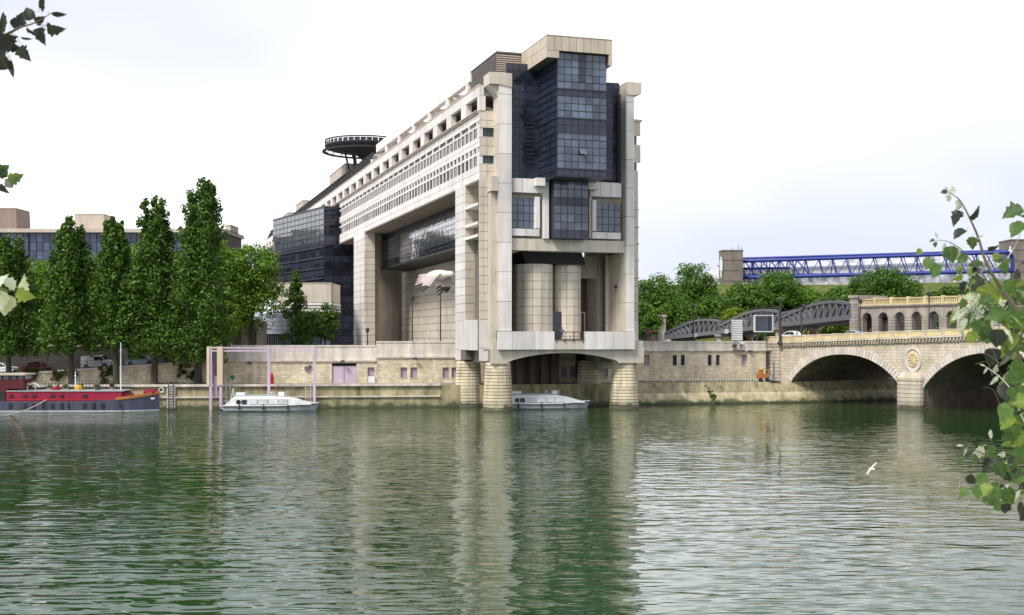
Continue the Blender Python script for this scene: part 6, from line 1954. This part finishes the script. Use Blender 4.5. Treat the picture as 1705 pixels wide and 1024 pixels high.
PK = 'park trees in front of the arena'
for i, (u, vt, hw, vb, Y, m, lab) in enumerate((
        (1092, 452, 52, 560, 300, 'leaf_park', 'park tree that rises directly behind the right edge of the building'),
        (1153, 430, 48, 555, 318, 'leaf_park', 'highest park tree left of the arena corner tower'),
        (1128, 492, 46, 562, 296, 'leaf_park', 'lower park tree in front of the highest one, above the farthest steel span'),
        (1188, 488, 44, 560, 300, 'leaf_park', 'park tree below the left end of the blue truss'),
        (1222, 508, 24, 560, 280, 'leaf_bright', 'bright yellow green young tree above the middle steel span'),
        (1246, 462, 46, 556, 306, 'leaf_park', 'park tree covering the left end of the blue lower chord'),
        (1296, 445, 50, 552, 312, 'leaf_park', 'pointed park tree in front of the blue truss, above the square display board'),
        (1342, 474, 44, 552, 316, 'leaf_plane', 'pale park tree right of the pointed one'),
        (1386, 490, 42, 552, 300, 'leaf_park', 'park tree above the nearest steel span'),
        (1472, 438, 62, 530, 288, 'leaf_poplar', 'dark dense park tree standing before the truss behind the arcade'),
        (1432, 464, 40, 540, 292, 'leaf_park', 'rounded park tree left of the dark dense one'),
        (1326, 466, 40, 550, 322, 'leaf_park', 'park tree filling the gap right behind the pointed one'),
        (1366, 482, 40, 550, 318, 'leaf_park', 'park tree filling the gap before the grass slope above the nearest steel span'),
        (1420, 488, 30, 545, 296, 'leaf_plane', 'small light park tree at the foot of the grass slope'),
        (1506, 466, 34, 530, 300, 'leaf_poplar', 'dark rounded park tree right of the dark dense one'),
        (1400, 474, 34, 540, 310, 'leaf_park', 'park tree before the grass slope left of the rounded tree'),
        (1070, 500, 34, 570, 288, 'leaf_park', 'low park tree half hidden by the right edge of the building'),
        (1400, 512, 36, 560, 270, 'leaf_plane', 'low bright tree behind the near end of the steel span'),
        (1456, 498, 44, 570, 262, 'leaf_poplar', 'dark low tree seen through the first arches of the arcade'),
        (1540, 510, 50, 575, 262, 'leaf_poplar', 'dark low tree seen through the middle arches of the arcade'),
        (1640, 505, 52, 575, 255, 'leaf_poplar', 'dark low tree behind the right part of the arcade'),
        (1348, 520, 44, 575, 275, 'leaf_poplar', 'dark low tree under the nearest steel span'),
        (1255, 525, 46, 578, 285, 'leaf_poplar', 'dark low tree under the middle steel span'),
        (1160, 532, 46, 580, 300, 'leaf_poplar', 'dark low tree under the farthest steel span'))):
    tree('park_tree', u, Y, UG, vt, hw, vb, lab, 'tree', PK, 'round', m, 80+i, 1.6, .58)
for i, (u, vt, hw, vb, Y, zb, lab) in enumerate(((1588, 475, 26, 496, 300, 14.5, 'round clipped shrub on the grass slope beside the balustrade'), (1556, 484, 14, 497, 296, 13.5, 'small shrub on the grass slope next to the dark dense tree'))):
    tree('shrub', u, Y, zb, vt, hw, vb, lab, 'shrub', 'shrubs on the grass slope', 'round', 'leaf_bright' if 0 else 'leaf_park', 120+i, .5, .5)

# ivy hanging on the ramp wall
for i, (u0, u1, v0, v1, lab) in enumerate(((84, 128, 617, 634, 'ivy hanging over the ramp wall below the first poplar'), (166, 188, 612, 640, 'ivy hanging over the ramp wall below the white van'), (43, 62, 612, 642, 'bushy creeper on the ramp wall behind the cow statue'), (296, 330, 607, 640, 'creeper on the ramp wall at the foot of the tallest poplar'))):
    g = random.Random(300+i); cs, rs, ks = [], [], []
    Y = 162.0
    for k in range(26):
        f = g.random(); uu = u0+(u1-u0)*g.random(); vv = v0+(v1-v0)*f**1.4*(.5+.5*abs(math.sin(uu*.35+i)))
        cs.append((wx(uu, Y)-wx(u0, Y), -.02-.1*g.random(), wz(vv, Y)-wz(v0, Y))); rs.append(.32); ks.append(42)
    me = cloud_mesh('foliage', leaf_cloud(cs, rs, ks, .2, 400+i, .2, (1, .35, 1)), M['ivy'])
    T = empty('ivy', (wx(u0, Y), Y, wz(v0, Y)), 0, lab, 'ivy', 'ivy on the ramp wall')
    o = bpy.data.objects.new('foliage', me); COL.objects.link(o); o.parent = T
    mb = MB()
    for k in range(5):
        c = cs[g.randrange(len(cs))]; mb.tube([(c[0], .2, .05), (c[0]+.1, -.02, c[2]*.5), c], [.03, .025, .012], 5)
    mb.build('stem', M['bark'], T)

# grass fringe and weeds along the lower quay wall foot
g = np.random.default_rng(77)
cs, rs, ks = [], [], []
for k in range(150):
    t = g.random()
    p = Vector((A3[0], A3[1], 0)).lerp(Vector((A4[0], A4[1], 0)), t)
    cs.append((p.x, p.y-.12-.3*g.random(), QZ+.08)); rs.append(.14); ks.append(12)
for k in range(30):
    t = g.random()
    cs.append((wx(250+100*t, 161), 161.6, QZ+.15)); rs.append(.3); ks.append(16)
o = bpy.data.objects.new('weeds', cloud_mesh('weeds', leaf_cloud(cs, rs, ks, .16, 501, .8, (1.6, 1, .7)), M['lawn'])); COL.objects.link(o); o['kind'] = 'stuff'

# ------------------------------------------------------------------ branches close to the camera
def leaf_outline(kind, seed):
    g = random.Random(seed)
    half = {'lobed': [(.0, 0), (.16, .03), (.36, .08), (.33, .2), (.50, .30), (.47, .40), (.34, .46), (.40, .60), (.30, .66), (.22, .72), (.17, .84), (.07, .93), (0, 1.04)],
            'broad': [(0, 0), (.2, .0), (.38, .1), (.40, .2), (.47, .27), (.44, .37), (.47, .46), (.40, .52), (.40, .61), (.31, .66), (.28, .75), (.18, .80), (.12, .90), (0, 1.0)],
            'slim': [(0, 0), (.09, .06), (.16, .18), (.15, .26), (.21, .36), (.17, .46), (.18, .56), (.12, .66), (.11, .76), (.05, .88), (0, 1.0)]}[kind]
    out = []
    for s in (-1, 1):
        out.append([(s*x*g.uniform(.88, 1.12), y+g.uniform(-.02, .02), 0) if 0 < i < len(half)-1 else (0, half[i][1], 0) for i, (x, y) in enumerate(half)])
    return out
def leaf_mesh(kind, seed, m):
    import bmesh
    g = random.Random(seed)
    L_, R_ = leaf_outline(kind, seed)
    bm = bmesh.new()
    fold, curl, tw = g.uniform(.15, .6), g.uniform(.1, .5), g.uniform(-.5, .5)
    def P(p): return (p[0]+tw*.15*p[1]**2, p[1], fold*abs(p[0])-curl*p[1]**2*.8+tw*p[0]*p[1]*.4+.03*math.sin(9*p[1]+p[0]*8))
    mid = [bm.verts.new(P((0, y, 0))) for y in (0, .25, .5, .75)]
    tip = bm.verts.new(P((0, L_[-1][1], 0)))
    rib = mid+[tip]
    for side, s in ((L_, -1), (R_, 1)):
        vs_ = [bm.verts.new(P(p)) for p in side[1:-1]]
        chain = [mid[0]]+vs_+[tip]
        for a, b in zip(chain[:-1], chain[1:]):
            y = (a.co.y+b.co.y)/2
            r = min(rib[:-1], key=lambda q: abs(q.co.y-y*.85))
            if len({a, b, r}) == 3:
                bm.faces.new((r, a, b) if s > 0 else (r, b, a))
        for a, b in zip(rib[:-1], rib[1:]):
            pass
        # fill between rib vertices
        for i in range(len(rib)-1):
            a, b = rib[i], rib[i+1]
            if b is tip: continue
            ym = (a.co.y+b.co.y)/2
            c = min(vs_, key=lambda q: abs(q.co.y*.85-ym))
            bm.faces.new((a, c, b) if s > 0 else (a, b, c))
    # stalk
    k = [bm.verts.new(q) for q in ((-.012, -.28, .05), (.012, -.28, .05), (.012, .02, 0), (-.012, .02, 0))]
    bm.faces.new(k)
    me = bpy.data.meshes.new('leaf'); bm.to_mesh(me); bm.free(); me.materials.append(m)
    me.polygons.foreach_set('use_smooth', [True]*len(me.polygons))
    return me
LEAF = {}
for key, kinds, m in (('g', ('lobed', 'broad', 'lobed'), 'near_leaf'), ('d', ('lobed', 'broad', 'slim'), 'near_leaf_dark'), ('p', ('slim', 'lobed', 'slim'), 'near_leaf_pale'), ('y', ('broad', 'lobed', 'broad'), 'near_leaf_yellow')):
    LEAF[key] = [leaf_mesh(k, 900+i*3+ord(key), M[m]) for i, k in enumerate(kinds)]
def put_leaf(parent, u, v, Y, length, phi, roll=0, dep=0.0, key='g', var=None):
    """stalk end at photo point u,v; tip direction phi degrees (0 right, 90 up)"""
    T = Vector((math.cos(math.radians(phi)), dep, math.sin(math.radians(phi)))).normalized()
    N = Vector((0, -1, 0)); N = (N-T*N.dot(T)).normalized()
    N = Matrix.Rotation(math.radians(roll), 3, T) @ N
    X = T.cross(N).normalized()
    s = length*Y/F
    o = bpy.data.objects.new('leaf', LEAF[key][RNG.randrange(3) if var is None else var])
    m4 = Matrix(((X.x, T.x, N.x, 0), (X.y, T.y, N.y, 0), (X.z, T.z, N.z, 0), (0, 0, 0, 1)))
    loc = at(u, v, Y)-parent.location
    o.matrix_local = Matrix.Translation(loc) @ m4 @ Matrix.Diagonal((s, s, s, 1))
    o.parent = parent; COL.objects.link(o)
    return o
def stem(parent, pts, Y, r0, r1, m='twig', name='twig', dY=0.0):
    n = len(pts)
    P_ = [at(u, v, Y+dY*i/max(1, n-1))-parent.location for i, (u, v) in enumerate(pts)]
    # smooth the line
    Q = []
    for i in range(n-1):
        for k in range(4):
            t = k/4
            p0, p1, p2, p3 = P_[max(i-1, 0)], P_[i], P_[i+1], P_[min(i+2, n-1)]
            Q.append(.5*((2*p1)+(-p0+p2)*t+(2*p0-5*p1+4*p2-p3)*t*t+(-p0+3*p1-3*p2+p3)*t**3))
    Q.append(P_[-1])
    MB().tube(Q, [r0+(r1-r0)*i/(len(Q)-1) for i in range(len(Q))], 6).build(name, M[m], parent)

YB = 4.6
WP = empty('white_poplar_tree', (wx(2300, 5.0), 5.0, UG), 0, 'pale leaved poplar whose leafy branches reach in from the right edge of the photo', 'tree')
def rel(x, y, z): return Vector((x, y, z))-WP.location
MB().tube([rel(WP.location.x, 5, UG-.1), rel(WP.location.x-.05, 5, 8.3), rel(WP.location.x-.1, 4.9, 9.6), rel(WP.location.x, 4.8, 11.5)], [.16, .13, .1, .05], 10).build('trunk', M['bark'], WP)
q = lambda u, v: (u, v)
stem(WP, [(2290, 640), (1900, 600), (1740, 560), (1700, 522), (1680, 497), (1658, 466), (1640, 432), (1629, 396), (1614, 362), (1597, 332), (1575, 318)], YB, .012, .0012)
stem(WP, [(1680, 497), (1650, 474), (1632, 452), (1606, 421), (1590, 408), (1574, 401), (1550, 400)], YB, .0035, .0009)
stem(WP, [(2290, 720), (1900, 720), (1760, 700), (1710, 640), (1690, 570), (1672, 540), (1640, 525), (1600, 520)], YB+.15, .012, .0015)
stem(WP, [(1760, 700), (1718, 712), (1700, 690), (1688, 655), (1665, 628), (1640, 610)], YB-.1, .004, .001, 'twig_pale')
stem(WP, [(2290, 800), (1900, 790), (1760, 790), (1705, 790), (1660, 770), (1630, 752), (1600, 745)], YB, .010, .0012)
stem(WP, [(1760, 790), (1715, 815), (1680, 815), (1640, 808), (1605, 815)], YB+.05, .005, .001)
stem(WP, [(1800, 330), (1740, 345), (1716, 360), (1702, 382), (1690, 410), (1670, 440)], YB+.1, .003, .001, 'twig_pale')
stem(WP, [(1900, 600), (1800, 430), (1740, 345)], YB+.1, .006, .003)
L = []
def add(*a, **k): L.append((a, k))
for a in (   # u, v, length, direction, roll, depth, key
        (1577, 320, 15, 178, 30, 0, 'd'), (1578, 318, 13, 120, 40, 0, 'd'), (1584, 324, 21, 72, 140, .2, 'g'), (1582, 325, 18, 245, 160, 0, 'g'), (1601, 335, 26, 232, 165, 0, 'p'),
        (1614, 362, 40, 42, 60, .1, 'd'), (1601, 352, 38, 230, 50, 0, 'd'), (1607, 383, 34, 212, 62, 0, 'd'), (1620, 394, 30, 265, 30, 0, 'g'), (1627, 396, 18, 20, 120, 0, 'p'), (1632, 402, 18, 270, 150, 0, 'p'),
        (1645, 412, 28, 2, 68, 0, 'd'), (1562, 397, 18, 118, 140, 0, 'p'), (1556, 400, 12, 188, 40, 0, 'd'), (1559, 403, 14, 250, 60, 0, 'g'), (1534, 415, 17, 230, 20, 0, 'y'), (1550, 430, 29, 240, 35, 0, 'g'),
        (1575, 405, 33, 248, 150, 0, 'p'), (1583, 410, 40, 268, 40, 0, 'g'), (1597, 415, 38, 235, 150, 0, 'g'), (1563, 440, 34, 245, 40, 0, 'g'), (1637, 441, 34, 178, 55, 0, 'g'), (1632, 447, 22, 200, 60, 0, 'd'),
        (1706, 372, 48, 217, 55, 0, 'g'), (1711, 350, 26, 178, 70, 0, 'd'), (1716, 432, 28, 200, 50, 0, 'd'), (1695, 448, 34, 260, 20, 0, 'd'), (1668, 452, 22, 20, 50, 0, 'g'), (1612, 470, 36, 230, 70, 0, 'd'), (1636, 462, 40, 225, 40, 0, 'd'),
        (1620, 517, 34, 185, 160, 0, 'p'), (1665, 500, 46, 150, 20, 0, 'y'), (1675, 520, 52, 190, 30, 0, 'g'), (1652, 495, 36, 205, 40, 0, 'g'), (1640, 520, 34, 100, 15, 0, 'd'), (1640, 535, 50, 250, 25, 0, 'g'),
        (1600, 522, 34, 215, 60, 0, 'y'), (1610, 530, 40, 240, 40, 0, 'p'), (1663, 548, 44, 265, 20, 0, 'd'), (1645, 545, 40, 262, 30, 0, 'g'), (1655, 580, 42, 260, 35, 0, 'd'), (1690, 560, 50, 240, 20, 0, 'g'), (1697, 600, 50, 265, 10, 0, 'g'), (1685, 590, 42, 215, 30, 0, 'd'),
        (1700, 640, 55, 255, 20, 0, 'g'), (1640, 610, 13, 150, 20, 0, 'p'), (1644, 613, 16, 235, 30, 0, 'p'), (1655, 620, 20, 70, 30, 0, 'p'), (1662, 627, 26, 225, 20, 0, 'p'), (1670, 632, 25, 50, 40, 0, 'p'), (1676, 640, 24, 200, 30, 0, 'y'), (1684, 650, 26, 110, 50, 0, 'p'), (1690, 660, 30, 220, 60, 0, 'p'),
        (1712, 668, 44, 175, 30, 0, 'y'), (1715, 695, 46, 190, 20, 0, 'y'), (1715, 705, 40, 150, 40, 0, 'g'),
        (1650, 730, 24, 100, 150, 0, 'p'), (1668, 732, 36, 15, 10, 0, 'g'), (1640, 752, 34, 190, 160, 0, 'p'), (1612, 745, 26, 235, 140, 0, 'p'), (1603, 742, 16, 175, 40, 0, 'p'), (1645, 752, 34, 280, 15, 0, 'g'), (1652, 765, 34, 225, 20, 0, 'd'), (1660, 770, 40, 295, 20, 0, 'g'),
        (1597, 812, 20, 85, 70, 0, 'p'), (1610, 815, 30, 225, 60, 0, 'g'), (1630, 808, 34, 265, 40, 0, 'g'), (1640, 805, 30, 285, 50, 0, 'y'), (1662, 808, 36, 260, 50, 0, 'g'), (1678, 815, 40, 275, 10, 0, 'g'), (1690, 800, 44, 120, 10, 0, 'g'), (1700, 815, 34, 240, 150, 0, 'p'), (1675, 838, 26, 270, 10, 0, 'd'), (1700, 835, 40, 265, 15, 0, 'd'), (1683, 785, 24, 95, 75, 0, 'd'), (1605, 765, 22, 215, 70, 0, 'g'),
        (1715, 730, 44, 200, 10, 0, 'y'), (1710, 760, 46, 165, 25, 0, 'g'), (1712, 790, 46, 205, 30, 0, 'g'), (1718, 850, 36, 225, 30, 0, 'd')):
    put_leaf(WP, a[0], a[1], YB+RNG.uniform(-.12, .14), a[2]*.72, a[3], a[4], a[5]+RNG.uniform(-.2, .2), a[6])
RL = random.Random(41)
def fill(n, box, sz, keys, dirs=(190, 350)):
    for k in range(n):
        u, v = RL.uniform(box[0], box[1]), RL.uniform(box[2], box[3])
        put_leaf(WP, u, v, YB+RL.uniform(-.25, .35), RL.uniform(*sz)*.84, RL.uniform(*dirs), RL.uniform(-75, 75), RL.uniform(-.5, .5), RL.choice(keys))
fill(44, (1676, 1722, 460, 720), (24, 42), 'ggggdy')
fill(18, (1625, 1690, 470, 560), (20, 36), 'ggdyp')
fill(24, (1590, 1640, 488, 528), (12, 24), 'pppg', (150, 300))
fill(16, (1640, 1715, 740, 840), (18, 32), 'gggdy')
fill(10, (1700, 1760, 340, 470), (26, 44), 'gd')
fill(44, (1598, 1704, 425, 560), (14, 27), 'ggggpy')
fill(26, (1602, 1700, 735, 835), (13, 24), 'gggpd')
for k in range(14):
    u, v = RL.uniform(1640, 1705), RL.uniform(460, 700)
    stem(WP, [(u+RL.uniform(5, 25), v+RL.uniform(10, 40)), (u, v), (u-RL.uniform(6, 22), v-RL.uniform(-6, 18))], YB+RL.uniform(-.1, .2), .0018, .0007)
for k in range(26):       # pale young shoots in the grey tuft
    u, v = RL.uniform(1592, 1645), RL.uniform(486, 520)
    stem(WP, [(u, v), (u-RL.uniform(2, 14), v+RL.uniform(2, 16)), (u-RL.uniform(8, 26), v+RL.uniform(12, 32))], YB+RL.uniform(-.1, .15), .0016, .0006, 'twig_pale')

YL = 4.0
NT = empty('bankside_tree', (wx(-700, 4.3), 4.3, UG), 0, 'dark leaved tree whose twigs hang in at the upper left of the photo', 'tree')
def rl_(x, y, z): return Vector((x, y, z))-NT.location
MB().tube([rl_(NT.location.x, 4.3, UG-.1), rl_(NT.location.x+.05, 4.3, 8.6), rl_(NT.location.x+.1, 4.2, 10.2), rl_(NT.location.x, 4.2, 12)], [.16, .13, .1, .05], 10).build('trunk', M['bark'], NT)
stem(NT, [(-690, 120), (-300, 110), (-80, 90), (-20, 72), (15, 55), (35, 45), (58, 38), (85, 22)], YL, .010, .001)
stem(NT, [(-300, 110), (-100, 190), (-40, 270), (0, 296), (22, 300)], YL, .006, .0012)
stem(NT, [(-100, 190), (-70, 400), (-30, 470), (5, 482), (30, 484)], YL, .005, .0012)
stem(NT, [(15, 55), (28, 60), (36, 78)], YL, .0012, .0007); stem(NT, [(58, 38), (70, 41), (80, 44)], YL, .0012, .0007); stem(NT, [(10, 80), (16, 100)], YL, .0012, .0007)
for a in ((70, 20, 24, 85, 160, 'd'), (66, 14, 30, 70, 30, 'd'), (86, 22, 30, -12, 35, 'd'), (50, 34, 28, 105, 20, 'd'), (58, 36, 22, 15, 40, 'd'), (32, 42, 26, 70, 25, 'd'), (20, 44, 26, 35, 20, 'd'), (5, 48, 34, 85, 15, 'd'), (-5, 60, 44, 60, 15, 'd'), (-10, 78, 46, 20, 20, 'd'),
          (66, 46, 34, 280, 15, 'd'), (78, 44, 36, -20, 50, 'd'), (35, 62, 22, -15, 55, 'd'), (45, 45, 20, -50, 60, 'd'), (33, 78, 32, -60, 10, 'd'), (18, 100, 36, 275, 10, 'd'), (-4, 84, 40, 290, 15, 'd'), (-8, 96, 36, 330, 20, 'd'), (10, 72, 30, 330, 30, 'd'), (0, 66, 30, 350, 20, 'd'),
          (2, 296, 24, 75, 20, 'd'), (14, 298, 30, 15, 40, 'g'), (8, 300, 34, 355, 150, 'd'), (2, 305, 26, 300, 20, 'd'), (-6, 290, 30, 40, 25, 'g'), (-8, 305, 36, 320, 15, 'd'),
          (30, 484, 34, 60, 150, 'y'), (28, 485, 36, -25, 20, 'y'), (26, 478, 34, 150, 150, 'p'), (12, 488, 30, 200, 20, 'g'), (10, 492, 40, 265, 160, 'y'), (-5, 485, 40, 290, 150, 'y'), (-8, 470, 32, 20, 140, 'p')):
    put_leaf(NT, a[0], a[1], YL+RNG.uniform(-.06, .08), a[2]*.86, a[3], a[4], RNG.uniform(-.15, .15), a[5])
